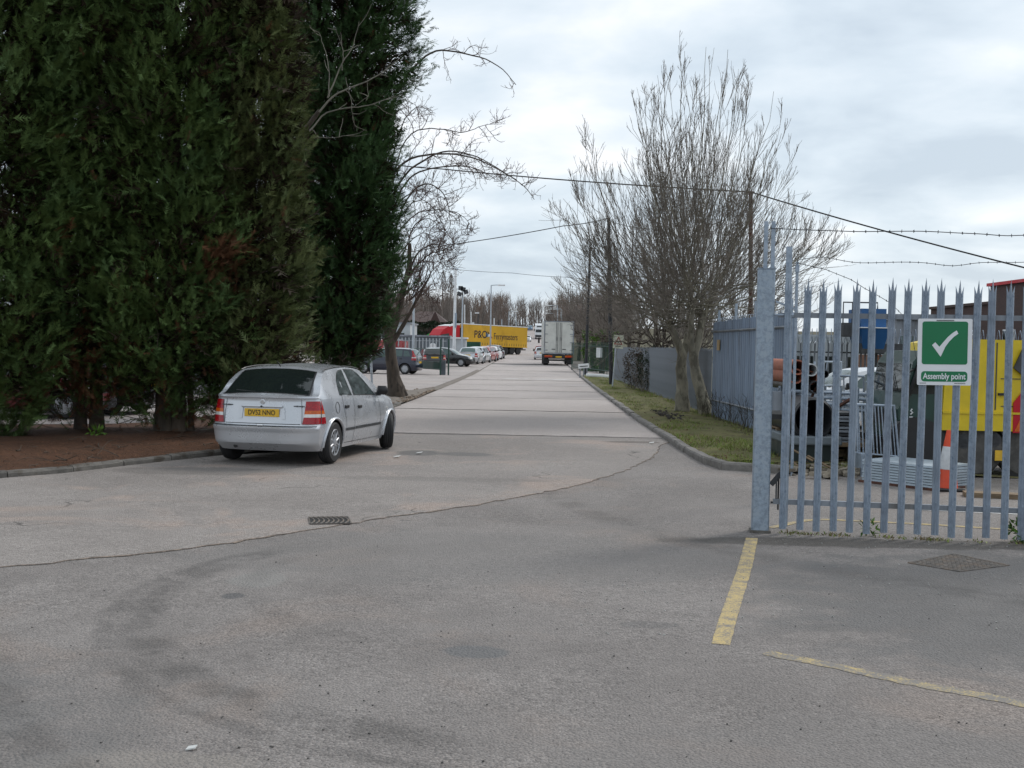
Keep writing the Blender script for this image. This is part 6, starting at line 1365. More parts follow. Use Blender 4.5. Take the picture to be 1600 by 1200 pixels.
for (pts, mk) in (([(-.62, .42), (-.1, .1), (-.1, -.25), (-.62, -.30)], 'bluepaint'), ([(-.1, .1), (.2, .15), (.15, -.2), (-.1, -.25)], 'white'), ([(.2, .15), (.75, -.42), (.6, -.45), (.15, -.2)], 'redpaint'), ([(-.1, .1), (-.35, .55), (.05, .3)], 'navy_print')):
    s_ = -1 if near_side > 0 else 1; mb = MB(); mb.slab([(fx_+s_*a, near_side*1.266, 2.62+b_) for a, b_ in pts], (0, near_side*.004, 0)); mb.build('flag_emblem', M_[mk], tr)
ct = thing('lorry_tractor', 'red tractor unit with a sloping roof coupled to the yellow trailer', 'lorry', (e1.x+dv.x*LT, e1.y+dv.y*LT, zt(158)+.1), hd-radians(4))
mb = MB(); pf = [(.5, .5), (4.2, .45), (4.3, 1.5), (3.95, 2.6), (3.3, 3.35), (2.4, 3.8), (1.2, 4.02), (.5, 4.05)]
mb.slab([(x, -1.22, z) for x, z in pf], (0, 2.44, 0)); mb.build('cab', M_['lorry_red'], ct)
mb = MB(); mb.slab([(x, -1.235, z) for x, z in ((2.4, 3.72), (1.2, 3.95), (.5, 3.98), (.5, 4.09), (1.2, 4.07), (2.4, 3.88))], (0, 2.47, 0)); mb.build('roof_stripe', M_['white'], ct)
mb = MB()
for sg in (-1, 1): mb.slab([(2.3, sg*1.225, 1.9), (3.9, sg*1.225, 1.9), (3.75, sg*1.225, 2.6), (2.4, sg*1.225, 2.8)], (0, sg*.02, 0))
mb.build('side_window', M_['glass'], ct)
mb = MB(); mb.box((2, 0, .6), (5, 1, .3)); mb.build('chassis', M_['black'], ct)
for x in (1.0, 3.5):
    for sg in (-1, 1): truck_wheel(ct, x, sg*1.0, .5, .35)
mb = MB(); mb.box((-.1, 0, 2.4), (.8, 2.3, 2.4)); mb.build('gap_fairing', M_['brown_roof'], ct)
q = at(683, 172); gv = thing('green_lorry', 'green roofed cab showing over the grey container', 'lorry', (q.x, q.y, q.z), radians(172))
mb = MB(); pf = [(-2.3, .5), (2.3, .5), (2.35, 1.6), (1.9, 2.3), (1.0, 2.85), (-.2, 3.15), (-2.3, 3.2)]; mb.slab([(x, -1.1, z) for x, z in pf], (0, 2.2, 0)); mb.build('cab', M_['lorry_green'], gv)
mb = MB()
for sg in (-1, 1): mb.slab([(-1.2, sg*1.105, 2.1), (.9, sg*1.105, 2.1), (.6, sg*1.105, 2.75), (-1.2, sg*1.105, 2.95)], (0, sg*.02, 0))
mb.build('side_window', M_['glass_green'], gv)
for x in (-1.4, 1.4):
    for sg in (-1, 1): truck_wheel(gv, x, sg*.95, .42)
# white articulated lorry coming down the hill
q = at(843.5, 285); wl_ = thing('white_lorry', 'white high cab lorry coming down the climbing road', 'lorry', q, radians(-91))
mb = MB(); mb.box((-4.2, 0, 2.3), (8, 2.5, 3.0)); mb.build('box', M_['white'], wl_)
mb = MB(); pf = [(0, .5), (2.2, .4), (2.3, 1.3), (2.2, 2.5), (1.7, 3.5), (.9, 3.85), (0, 3.85)]; mb.slab([(x, -1.24, z) for x, z in pf], (0, 2.48, 0)); mb.build('cab', M_['white'], wl_)
mb = MB(); mb.hexa([(2.28, -1.1, 1.65), (2.32, -1.1, 1.65), (2.32, 1.1, 1.65), (2.28, 1.1, 1.65), (2.2, -1.05, 2.35), (2.26, -1.05, 2.35), (2.26, 1.05, 2.35), (2.2, 1.05, 2.35)]); mb.build('windscreen', M_['glass'], wl_)
mb = MB(); mb.hexa([(1.98, -.85, 2.95), (2.06, -.85, 2.95), (2.06, .85, 2.95), (1.98, .85, 2.95), (1.8, -.8, 3.25), (1.9, -.8, 3.25), (1.9, .8, 3.25), (1.8, .8, 3.25)]); mb.build('sun_visor', M_['black'], wl_)
mb = MB(); mb.box((2.3, 0, .75), (.08, 2.3, .5)); mb.build('bumper_grille', M_['black'], wl_)
for sg in (-1, 1): mb = MB(); mb.box((2.0, sg*1.42, 2.2), (.15, .2, .6)); mb.build('mirror', M_['black'], wl_)
for x in (1.2, -6.5):
    for sg in (-1, 1): truck_wheel(wl_, x, sg*1.0, .5, .35)
# ------------------------------------------------------------------ poles, wires, signs
def pole(name, label, u, Y, vtop, r0, r1, m, group=None, cat='pole', utop=None):
    q = at(u, Y); p = P(utop if utop else u, vtop, Y); t = thing(name, label, cat, q, 0, group); mb = MB(); d = p-q
    mb.tube([(0, 0, -.05), tuple(d*.5), tuple(d)], [r0, (r0+r1)/2, r1], 10); mb.build('shaft', M_[m], t, 50); return t, d
pole('utility_pole', 'black pole standing on the verge beside the triangle sign', 955, 52, 340, .10, .075, 'black_pole', 'black poles along the verge', utop=951)
pole('utility_pole', 'slimmer black pole leaning by the laurel hedge', 915, 70, 387, .105, .07, 'black_pole', 'black poles along the verge', utop=922)
t, d = pole('rusty_pole', 'rusty brown pole rising behind the steel fence to the cable', 1173, 34, 299, .07, .06, 'rust', utop=1173)
mb = MB(); mb.box((d.x, 0, d.z-.03), (.22, .05, .05)); mb.build('bracket', M_['rust'], t)
M_['pole_grey'] = mat('pale_grey_post', (.42, .46, .50), .5, .2, .1, 4)
t, d = pole('sign_post', 'plain grey post standing right behind the silver car bonnet', 582, 38, 546, .04, .04, 'pole_grey', cat='post', utop=579); mb = MB(); mb.lathe([(.045, 0), (.045, .03), (0, .05)], tuple(d), (0, 0, 1), 10); mb.build('cap', M_['galv'], t, 40)
t, d = pole('white_pole', 'tall white pole rising in front of the yellow trailer', 709, 104, 420, .16, .11, 'white', utop=712); mb = MB(); mb.box((d.x, 0, d.z), (.5, .12, .08)); mb.box((.12, -.1, d.z*.45), (.16, .14, 1.3)); mb.build('bracket', M_['galv'], t)
t, d = pole('floodlight_post', 'grey post topped with a cluster of dark floodlights', 721, 108, 462, .10, .07, 'pole_grey', utop=723)
for (dx, dz, an) in ((-.3, .15, .4), (.3, .35, -.3), (.05, .6, .2), (-.2, .7, 0)):
    mb = MB(); mb.box((d.x+dx, -.1, d.z+dz), (.42, .3, .38), M=Matrix.Rotation(an, 3, 'Y')); mb.build('floodlight', M_['steel_dk'], t)
mb = MB(); mb.tube([(d.x, 0, d.z-.1), (d.x, 0, d.z+.8)], .05, 6); mb.build('bracket', M_['steel_dk'], t)
def street_lamp(label, u, Y, vtop, arm, utop=None, r=.09):
    t, d = pole('street_lamp', label, u, Y, vtop, r, r*.65, 'pole_grey', 'street lamps along the road', 'street lamp', utop)
    mb = MB(); mb.tube([tuple(d), (d.x+arm*.5, 0, d.z+.06), (d.x+arm*.7, 0, d.z+.05)], r*.5, 6); mb.build('arm', M_['pole_grey'], t)
    mb = MB(); mb.box((d.x+arm*.95, 0, d.z+.05), (abs(arm)*.7, .3, .16), bev=.05); mb.build('lantern', M_['white'], t); return t
street_lamp('street lamp in front of the yellow trailer with its lantern to the right', 766, 118, 446, 1.1, 767.5)
street_lamp('blue grey street lamp beside the leaning bare tree', 645.5, 74, 402, -.8, 647)
street_lamp('small street lamp left of the climbing road', 795, 262, 487, 1.6, r=.11)
street_lamp('small street lamp second from the left of the climbing road', 806.5, 300, 492, -1.4, r=.11)
for i, (u, Y, v, a) in enumerate(((871, 200, 478, -1.6), (876.5, 225, 482, -1.7), (878, 250, 484, -2.4), (866.5, 270, 490, -1.7))):
    street_lamp(('nearest', 'second', 'third', 'smallest and furthest')[i]+' street lamp in the cluster above the box lorry', u, Y, v, a, r=.11)
for i, (u, v0, v1, lb) in enumerate(((726, 476, 513, 'white flagpole just left of the red cab roof'), (736, 487, 512, 'white flagpole with a furled flag above the trailer'), (772, 497, 516, 'small white pole above the trailer lettering'), (779, 500, 516, 'dark thin pole above the trailer lettering'), (784, 499, 516, 'thin grey pole over the right of the trailer lettering'), (747, 489, 511, 'dark lamp column standing behind the trailer'))):
    Y = 190; t, d = pole('flagpole', lb, u, Y, v0, .12, .09, ('white', 'white', 'white', 'steel_dk', 'pole_grey', 'steel_dk')[i], 'thin poles beyond the trailer', 'flagpole')
    if i in (1, 5): mb = MB(); mb.box((.25 if i == 1 else -.3, 0, d.z*(.62 if i == 1 else 1)), (.4, .1, 1.4) if i == 1 else (.7, .25, .2)); mb.build('furled_flag' if i == 1 else 'lantern', M_['white'], t)
# overhead cables
def cable(label, pts, r, sag=.0):
    out = []
    for a, b_ in zip(pts, pts[1:]):
        for k in range(16):
            f = k/16; p = a.lerp(b_, f); p.z -= sag*4*f*(1-f); out.append(p)
    out.append(pts[-1]); mb = MB(); mb.tube(out, r, 6); o = mb.build('overhead_cable', M_['cable']); return tag(o, label, 'cable', 'overhead cables')
cable('thick black overhead cable from the left trees over the rusty pole to the right edge', [P(560, 248, 44), P(690, 264, 41), P(1173, 300, 34), P(1640, 428, 27), P(1900, 520, 23)], .022, .06)
cable('overhead cable running down from the black pole to the bare tree on the left', [P(951, 341, 52), P(880, 353, 52.5), P(690, 384, 54), P(630, 394, 55)], .020, .05)
cable('faint thin wire from the white pole across to the right trees', [P(712, 421, 104), P(800, 426.5, 101), P(882, 433, 98), P(950, 437, 96)], .018, .05)
cable('thin wire looping from the box girder fence toward the twin trunk tree', [P(951, 345, 52), P(1100, 352, 40), P(1173, 303, 34)], .012, .25)
# leaning triangle sign
q = at(956.5, 49); ts = thing('warning_sign', 'faded sign with a red triangle on a leaning post', 'road sign', (q.x, 49, .1)); top = P(964, 530, 49)-Vector((q.x, 49, .1))
mb = MB(); mb.tube([(0, 0, -.1), tuple(top)], .032, 8); mb.build('post', M_['pole_grey'], ts, 50)
M_['cream'] = mat('faded_cream_board', (.58, .59, .48), .6, 0, .12, 3, c2=(.42, .40, .30), c2s=3, c2r=(.5, .7))
s_ = 49/FPX; cxs, czs = P(966, 534, 49).x-q.x, P(966, 534, 49).z-.1; tilt = Matrix.Rotation(radians(3), 3, 'Y')
def sp(x, z): v_ = tilt @ Vector((x*s_, 0, z*s_)); return v_
mb = MB(); mb.slab([tuple(sp(x, z)+Vector((cxs, -.04, czs))) for x, z in ((-8, -10.5), (8, -10.5), (8, 10.5), (-8, 10.5))], (0, .012, 0)); mb.build('board', M_['cream'], ts)
mb = MB(); T1 = [(-7, -4.5), (7, -4.5), (0, 8.8)]; T2 = [(-4.3, -2.8), (4.3, -2.8), (0, 5.4)]
for i in range(3):
    a, b_, c_, d_ = T1[i], T1[(i+1) % 3], T2[(i+1) % 3], T2[i]; mb.slab([tuple(sp(*p)+Vector((cxs, -.046, czs))) for p in (a, b_, c_, d_)], (0, .005, 0))
mb.build('triangle', mat('faded_red', (.30, .085, .06), .6), ts)
mb = MB()
for (x, z, w_, h_) in ((0, -.5, 1.3, 3.2), (-1, 2, 1.2, 1), (0, -6.8, 9, 1.2)): mb.slab([tuple(sp(x+a*w_/2, z+b_*h_/2)+Vector((cxs, -.044, czs))) for a, b_ in ((-1, -1), (1, -1), (1, 1), (-1, 1))], (0, .003, 0))
mb.build('pictogram', M_['black'], ts)
# low tilted street name board on two legs
q = at(911.5, 66); sb_ = thing('street_name_board', 'small tilted white street name board on short legs at the verge end', 'sign', (q.x, q.y, .08))
mb = MB(); mb.box((0, 0, .62), (.62, .04, .26), M=Matrix.Rotation(radians(-6), 3, 'Y')); mb.build('board', M_['white'], sb_)
mb = MB(); mb.box((0, -.024, .60), (.48, .006, .05), M=Matrix.Rotation(radians(-6), 3, 'Y')); mb.build('print_band', M_['steel_dk'], sb_)
for x in (-.2, .2, .02): mb = MB(); mb.box((x, .04, .28), (.07, .06, .7)); mb.build('leg', M_['galv_old'], sb_)
q = at(938, 62); mb = MB(); mb.box((0, 0, .08), (1.7, .35, .16), bev=.04); o = mb.build('fallen_pole', M_['white']); o.location = (q.x+.2, 64, .12); o.rotation_euler = (0, .04, -.1); tag(o, 'white concrete bar lying at the end of the verge under the hedge', 'block')
# green mesh fence by the hedge
q0, q1 = at(893, 84), at(952, 70); gf = thing('green_fence', 'dark green paling fence in front of the laurel hedge', 'fence')
n = 30; bar = MB(); bar.box((0, 0, 1.0), (.05, .025, 2.0)); bme = bar.mesh('pale', M_['green_fence'])
for k in range(n+1): o = link('pale', bme, gf); f = k/n; o.location = (q0.x+(q1.x-q0.x)*f, q0.y+(q1.y-q0.y)*f, .1)
for z in (.35, 1.85): mb = MB(); mb.tube([(q0.x, q0.y+.03, z), (q1.x, q1.y+.03, z)], .03, 4); mb.build('rail', M_['green_fence'], gf)
p = P(937, 551, 73); mb = MB(); mb.box((p.x, 73.1, p.z), (.42, .02, .62)); mb.build('notice', M_['white'], gf)
# short green gate frame and grey paling fence in the car park
gq0, gq1 = at(688, 67), at(700.5, 67.2); gg = thing('green_gate', 'dark green mesh gate frame with two posts in the car park', 'gate')
for qq in (gq0, gq1): mb = MB(); mb.box((qq.x, qq.y, 1.05), (.09, .09, 2.1)); mb.build('post', M_['green_fence'], gg)
gl = at(612, 74)
for z in (.35, .75, 1.5): MB().tube([(gq0.x, gq0.y, z), (gl.x, gl.y, z)], .025, 4).build('rail', M_['green_fence'], gg)
mb = MB(); n = 34; bar = MB(); bar.box((0, 0, .55), (.02, .02, .5)); bme = bar.mesh('mesh_bar', M_['green_fence'])
mb = MB(); mb.slab([(gq0.x, gq0.y+.02, .3), (gl.x, gl.y+.02, .3), (gl.x, gl.y+.02, .72), (gq0.x, gq0.y+.02, .72)], (0, .02, 0)); mb.build('lower_panel', M_['green_fence'], gg)
mb = MB(); mb.box((at(692.5, 67.4).x, 67.5, .4), (.26, .26, .8)); o = mb.build('bollard', M_['grey_box']); tag(o, 'squat grey bollard between the two green gate posts', 'bollard')
a0, a1 = at(600, 90), at(697, 93); gf2 = thing('palisade_fence', 'grey paling fence in front of the grey container in the car park', 'fence')
pmc = pale_mesh('pale', 2.1, M_['pale_clad'], .045, .1, (.4, 1.8)); n = int((a1-a0).length/.3)
for k in range(n): f = k/n; o = link('pale', pmc, gf2); o.location = (a0.x+(a1.x-a0.x)*f, a0.y+(a1.y-a0.y)*f, a0.z)
for z in (.5, 1.9): mb = MB(); mb.tube([(a0.x, a0.y+.03, z+a0.z), (a1.x, a1.y+.03, z+a1.z)], .03, 4); mb.build('rail', M_['galv_old'], gf2)
VAN = dict(ESTATE, len=4.8, half=[(0, .88), (.3, .92), (3.6, .92), (4.4, .88), (4.8, .75)], top=[(0, 1.85), (.1, 1.92), (.5, 1.96), (3.0, 1.95), (3.3, 1.86), (3.95, 1.3), (4.1, 1.22), (4.6, 1.05), (4.8, .8)], belt=[(0, 1.2), (3.2, 1.15), (4.0, 1.1), (4.5, .95), (4.8, .7)], rear_axle=.9, front_axle=3.85, wheel_r=.33, track=.8, x0=.1, lean=.12,
    side_glass=[[(2.55, 1.2), (3.75, 1.17), (3.3, 1.6), (3.1, 1.7), (2.55, 1.72)][::-1]], rear_glass=((.02, .6), (.04, .55)), front_glass=((3.95, .72), (3.36, .68)), tail=(.86, .2, [(.8, 1.0, 0), (1.0, 1.1, 2), (1.1, 1.3, 0)]), head=(.75, .95), handles=[(2.3, 1.05)], mirror=(3.5, 1.2), seams=[], rear=[(.2, .05), (.4, 0), (2, .05)], plate_z=.6)
VAN0 = VAN
# containers, cabins and the building behind the car park
def box_thing(name, label, cat, u0, u1, Y, v0, dep, m, ribs=0, roofm=None, group=None, extra=None):
    a, b_ = at(u0, Y), at(u1, Y); h = Z(v0, (u0+u1)/2, Y)-a.z; t = thing(name, label, cat, ((a.x+b_.x)/2, Y+dep/2, a.z), 0, group); w_ = b_.x-a.x
    mb = MB(); mb.box((0, 0, h/2), (w_, dep, h)); mb.build('walls', M_[m], t)
    if ribs:
        mb = MB()
        for k in range(ribs): mb.box((-w_/2+(k+.5)*w_/ribs, -dep/2-.03, h/2), (w_/ribs*.5, .06, h*.92))
        mb.build('ribs', M_[m], t)
    if roofm: mb = MB(); mb.box((0, 0, h+.06), (w_+.3, dep+.3, .14)); mb.build('roof', M_[roofm], t)
    return t, w_, h
t, w_, h = box_thing('grey_container', 'blue grey steel container behind the paling fence', 'container', 617, 700, 97, 526, 2.6, 'grey_box', 14, 'galv_old')
mb = MB(); mb.lathe([(.34, 0), (.34, .02), (0, .02)], (w_*.21, -1.37, h*.62), (0, -1, 0), 14); mb.build('dish', M_['white'], t, 40)
box_thing('white_cabin', 'low white cabin between the container and the green box', 'cabin', 699, 727, 112, 529, 3, 'pale_clad', 0, 'white')
box_thing('green_container', 'dark green container in front of the yellow trailer', 'container', 722, 750, 118, 534, 2.6, 'green_box', 8)
t, w_, h = box_thing('brown_roofed_building', 'long low building with a brown roof behind the dark hedge', 'building', 630, 694, 190, 503, 12, 'brick_dk')
mb = MB(); rz_ = Z(485, 660, 190)-zt(190); mb.hexa([(-w_/2-.4, -6.6, h), (w_/2+.4, -6.6, h), (w_/2+.4, 6.6, h), (-w_/2-.4, 6.6, h), (-w_/2+2, -.4, rz_), (w_/2-2, -.4, rz_), (w_/2-2, .4, rz_), (-w_/2+2, .4, rz_)]); mb.build('roof', M_['brown_roof'], t)
for k, x in enumerate((-.1, .05, .2, .34, .42)): mb = MB(); mb.box((w_*x, -6.05, h-.5), (1.1, .1, .7)); mb.build('window', M_['white' if k % 2 else 'glass'], t)
mb = MB(); mb.hexa([(w_/2-2.6, -7.2, h-.6), (w_/2-.4, -7.2, h-.6), (w_/2-.4, -6.2, h-.6), (w_/2-2.6, -6.2, h-.6), (w_/2-1.6, -7.2, h+1.6), (w_/2-1.4, -7.2, h+1.6), (w_/2-1.4, -6.2, h+1.6), (w_/2-1.6, -6.2, h+1.6)]); mb.build('gable', M_['brick_dk'], t)
t, w_, h = box_thing('grey_shed', 'pale grey shed behind the leaning tree trunk', 'shed', 560, 640, 125, 505, 9, 'pale_clad', 0, 'galv_old')
for x in (-.25, .05, .3): mb = MB(); mb.box((w_*x, -4.55, h*.6), (1.0, .1, .9)); mb.build('window', M_['glass'], t)
# buildings beyond the gate on the right
def wall_building(label, X0, X1, Y0, Y1, h, roofm, wins):
    t = thing('brick_building', label, 'building', (X0, Y0, 0)); w_, dp = X1-X0, Y1-Y0
    mb = MB(); mb.box((w_/2, dp/2, h/2), (w_, dp, h)); mb.build('walls', M_['brick_dk'], t)
    mb = MB(); mb.box((w_/2, dp/2, h+.06), (w_+.3, dp+.3, .16)); mb.build('roof_edge', M_[roofm], t)
    for y, z in wins:
        mb = MB(); mb.box((-.02, y, z), (.12, 1.3, 1.3)); f_ = mb.build('window', M_['white'], t)
        for s in (-.31, .31): mb = MB(); mb.box((-.085, y+s, z), (.03, .54, 1.14)); mb.build('pane', M_['glass'], f_)
    return t
hb = Z(447, 1546, 60); wall_building('tall dark brick building with a red edged roof at the right', P(1546, 500, 60).x, 42, 36, 60, hb, 'lorry_red', ((21.5, hb*.45), (15, hb*.45)))
hb = Z(483, 1454, 76); wall_building('lower dark brick building left of the red edged one', P(1454, 500, 76).x, 44, 61, 76, hb, 'brown_roof', ((8, hb*.5),))
t, w_, h = box_thing('pale_shed', 'long pale ribbed shed across the back of the yard', 'shed', 1225, 1460, 60, 524, 8, 'pale_clad', 46)
for x in (-.38, -.2, -.02, .15): mb = MB(); mb.box((w_*x, -4.1, h*.35), (1.0, .1, 1.2)); mb.build('window', M_['glass'], t)
t, w_, h = box_thing('grey_cabin', 'grey green site cabin left of the brick buildings', 'cabin', 1398, 1438, 52, 499, 3, 'galv_old', 0, 'galv')
mb = MB(); mb.box((-.1, -1.52, h*.62), (w_*.5, .06, h*.3)); mb.build('window', M_['hedge_dk'] if False else M_['glass_green'], t)
t, w_, h = box_thing('brick_store', 'small orange brick store seen through the gate pales', 'building', 1366, 1402, 44.5, 555, 3, 'brick_or')
# blue hopper on a steel stand
q0, q1 = at(1345, 41), at(1384, 41); hw = q1.x-q0.x; bt = thing('blue_hopper', 'blue steel hopper with a handrail frame standing above the yard', 'hopper', ((q0.x+q1.x)/2, 42, 0))
zA, zB, zC = Z(545, 1365, 41), Z(511, 1365, 41), Z(482, 1365, 41)
mb = MB(); mb.box((0, 0, (zB+zC)/2), (hw, 1.6, zC-zB)); mb.build('upper_tank', M_['blue_tank'], bt)
mb = MB(); mb.hexa([(-hw*.35, -.6, zA), (hw*.5, -.6, zA), (hw*.5, .6, zA), (-hw*.35, .6, zA), (-hw/2, -.9, zB-.04), (hw*.62, -.9, zB-.04), (hw*.62, .9, zB-.04), (-hw/2, .9, zB-.04)]); mb.build('lower_tank', M_['blue_tank'], bt)
mb = MB(); mb.box((0, 0, zB-.02), (hw*1.15, 1.9, .035)); mb.build('lip', M_['white'], bt)
for x in (-.4, .4): mb = MB(); mb.box((hw*x, 0, zA/2), (.1, .1, zA)); mb.build('leg', M_['steel_dk'], bt)
mb = MB(); zf = Z(471, 1360, 41); mb.tube([(-hw*.98, 0, zB), (-hw*.98, 0, zf), (hw*.42, 0, zf), (hw*.42, 0, zC)], .03, 5); mb.tube([(-hw*.6, 0, zB), (-hw*.6, 0, zf)], .03, 5); mb.box((-hw*.8, 0, zB-.1), (hw*.6, 1.0, .5)); mb.build('handrail', M_['steel_dk'], bt)
mb = MB(); mb.box((hw*.9, 0, zA+.02), (hw*2.6, 1.2, .35)); mb.build('platform', M_['steel_dk'], bt)
for x in (-.3, 2.1): mb = MB(); mb.box((hw*x, .3, zA/2-.1), (.09, .09, zA)); mb.build('leg', M_['steel_dk'], bt)

q = at(590, 92); make_car('red van standing behind the dark blue people carrier', q, radians(165), VAN0, 'redpaint', group='cars parked in the bays on the left', cat='van', name='red_van', detail=False)
# ------------------------------------------------------------------ the yard behind the gate
# traffic cone
q = G(1478, 766); cn = thing('traffic_cone', 'orange traffic cone with a grey sleeve behind the gate', 'traffic cone', q)
mb = MB(); mb.box((0, 0, .02), (.38, .38, .04), bev=.02); mb.build('base', M_['black'], cn)
ch = Z(672, 1483, q.y); mb = MB(); rr = lambda z: .15-.118*z/ch; mb.lathe([(rr(.03), .035), (rr(.36*ch), .36*ch)], (0, 0, 0), (0, 0, 1), 24); mb.lathe([(rr(.72*ch), .72*ch), (rr(ch), ch), (.02, ch), (.018, ch-.05)], (0, 0, 0), (0, 0, 1), 24); mb.build('cone_body', M_['hiviz'], cn, 50)
mb = MB(); mb.lathe([(rr(.355*ch), .35*ch), (rr(.355*ch)+.004, .355*ch), (rr(.725*ch)+.004, .725*ch), (rr(.725*ch), .73*ch)], (0, 0, 0), (0, 0, 1), 24); mb.build('sleeve', M_['reflect'], cn, 50); cn.rotation_euler = (0, radians(1.5), 0)
# blue grey plank stack
q0, q1 = G(1347, 753), G(1462, 767); dvx = (q1-q0); ln = dvx.length; an = atan2(dvx.y, dvx.x); sk = thing('plank_stack', 'low stack of blue grey steel planks on the yard floor', 'plank stack', (q0.x, q0.y, 0), an)
hh = Z(715, 1380, q0.y+.2)
for k in range(8):
    z0 = .03+k*(hh-.03)/8; z1 = z0+(hh-.03)/8-.008; j = rnd.uniform(-.015, .015); mb = MB(); mb.hexa([(j, 0, z0), (ln+j, 0, z0), (ln+j, .8, z0), (j, .8, z0), (j, .012, z1), (ln+j, .012, z1), (ln+j, .8, z1), (j, .8, z1)]); mb.build('plank', M_['sheet_grey'], sk)
mb = MB(); mb.box((ln/2, .3, .014), (ln*1.05, .7, .028)); mb.build('bearer', M_['rust'], sk)
q0 = G(1470, 776); bd = MB(); bd.box((0, 0, .03), (1.2, .22, .06)); o = bd.build('timber_board', M_['timber']); o.location = (q0.x+.9, q0.y-.05, 0); o.rotation_euler = (0, 0, -.25); tag(o, 'pale timber board lying on the yard by the cone', 'timber')
# stillage with pipes
YS = 17.2
def XZ(u, v, Y=YS): p = P(u, v, Y); return p.x, p.z
x0, z0 = XZ(1228, 690); x1, z1 = XZ(1318, 612); tk = thing('pipe_bin', 'dark green black steel bin under the big pipe', 'bin', (0, YS, 0))
xb0, zb0 = XZ(1236, 687); xb1, _ = XZ(1305, 687); mb = MB(); mb.hexa([(xb0, 0, 0), (xb1, 0, 0), (xb1, 1.4, 0), (xb0, 1.4, 0), (xb0, 0, zb0), (xb1, 0, zb0), (xb1, 1.4, zb0), (xb0, 1.4, zb0)]); mb.build('tub', mat('dark_green_bin', (.012, .022, .020), .5), tk)
mb = MB(); mb.box(((xb0+xb1)/2, .66, zb0+.0), (xb1-xb0+.14, 1.6, .13), bev=.02); mb.build('rim', M_['grey_box'], tk)
xc, zc = XZ(1268, 654); bp = thing('big_pipe', 'large black plastic pipe end facing the gate, lying on the bin', 'pipe', (xc, YS-.1, zc+.005), radians(1))
rp = 33/FPX*YS; mb = MB(); mb.lathe([(rp*.84, 2.0), (rp*.84, 0), (rp*.9, -.03), (rp, 0), (rp, 2.0)], (0, 0, 0), (0, 1, 0), 32); mb.build('pipe_wall', M_['pipe_blk'], bp, 40)
mb = MB(); mb.lathe([(rp*.84, 1.9), (0, 1.9)], (0, 0, 0), (0, 1, 0), 20); mb.build('bore_shade', M_['hole_shade'], bp)  # dark disc painted as the shade deep in the pipe
st = thing('pipe_rack', 'galvanised tube rack holding clay and black pipes', 'rack', (0, 18.2, 0)); Y2 = 18.2
for v in (611, 619, 629, 637): (xa, za), (xb, zb_) = XZ(1236, v, Y2), XZ(1395, v+7, Y2); [MB().tube([(xa, yy_, za), (xb, yy_, zb_)], .028, 8).build('rail', M_['galv'], st) for yy_ in (0, .9)]
for u in (1240, 1313, 1340, 1398):
    xa, za = XZ(u, 606, Y2); [MB().tube([(xa, yy_, 0), (xa, yy_, za)], .03, 8).build('upright', M_['galv'], st) for yy_ in (0, .9)]
mb = MB(); (xa, za), (xb, zb_) = XZ(1262, 632, Y2), XZ(1275, 605, Y2); mb.tube([(xa, -.02, za), (xb, -.02, zb_)], .022, 6); (xa, za), (xb, zb_) = XZ(1296, 642, Y2), XZ(1327, 624, Y2); mb.tube([(xa, -.04, za), (xb, -.04, zb_)], .03, 6); mb.build('brace', M_['rust'], st)
for i, (u, v, r_, mk, lb) in enumerate(((1247, 574, 12, 'terracotta', 'topmost clay pipe on the rack'), (1246, 588, 12, 'terracotta', 'clay pipe at the left of the rack'), (1272, 591, 11, 'terracotta', 'clay pipe with its open end beside the pale pipe'), (1268, 578, 10, 'reflect', 'pale grey pipe resting on the clay pipes'), (1292, 585, 6, 'pipe_blk', 'thin black pipe at the right of the clay pipes'), (1256, 603, 10, 'pipe_blk', 'black pipe lowest on the rack at left'), (1274, 605, 10, 'pipe_blk', 'black pipe lowest on the rack at right'))):
    x, z = XZ(u, v, 18.0); t = thing('pipe', lb, 'pipe', (x, 18.0+.1*(i % 3), z), radians(-1), 'pipes on the rack'); rp = r_/FPX*18; mb = MB(); mb.lathe([(rp*.82, 1.9), (rp*.82, 0), (rp, 0), (rp*1.0, 1.9)], (0, 0, 0), (0, 1, 0), 20); mb.build('pipe_wall', M_[mk], t, 40)
    mb = MB(); mb.lathe([(rp*.82, .5), (0, .5)], (0, 0, 0), (0, 1, 0), 14); mb.build('bore_shade', M_['hole_shade'], t)  # dark plug in the bore, colour standing for the shade inside
# pile of profiles beside the bin
pl_ = thing('profile_pile', 'pile of grey steel profiles beside the big pipe', 'steel pile', (0, 17.4, 0))
for k in range(9):
    (xa, za), (xb, _) = XZ(1303+rnd.uniform(-4, 4), 648+k*5.5, 17.4), XZ(1344+rnd.uniform(-6, 6), 650+k*5.5, 17.4); mb = MB(); mb.hexa([(xa, 0, za), (xb, 0, za), (xb, .8, za), (xa, .8, za), (xa, 0, za+.035), (xb, 0, za+.035), (xb, .8, za+.035), (xa, .8, za+.035)]); mb.build('profile', M_['galv_old' if k % 3 else 'steel_dk'], pl_)
for u, v0 in ((1308, 690), (1335, 690)): (xa, za) = XZ(u, v0, 17.4); mb = MB(); mb.box((xa, .4, za/2), (.09, .5, za)); mb.build('trestle', M_['timber'], pl_)
mb = MB(); (xa, za), (xb, _) = XZ(1300, 694, 17.4), XZ(1352, 694, 17.4); mb.box(((xa+xb)/2, .3, za), (xb-xa, .7, .06)); mb.build('plank', M_['timber'], pl_)
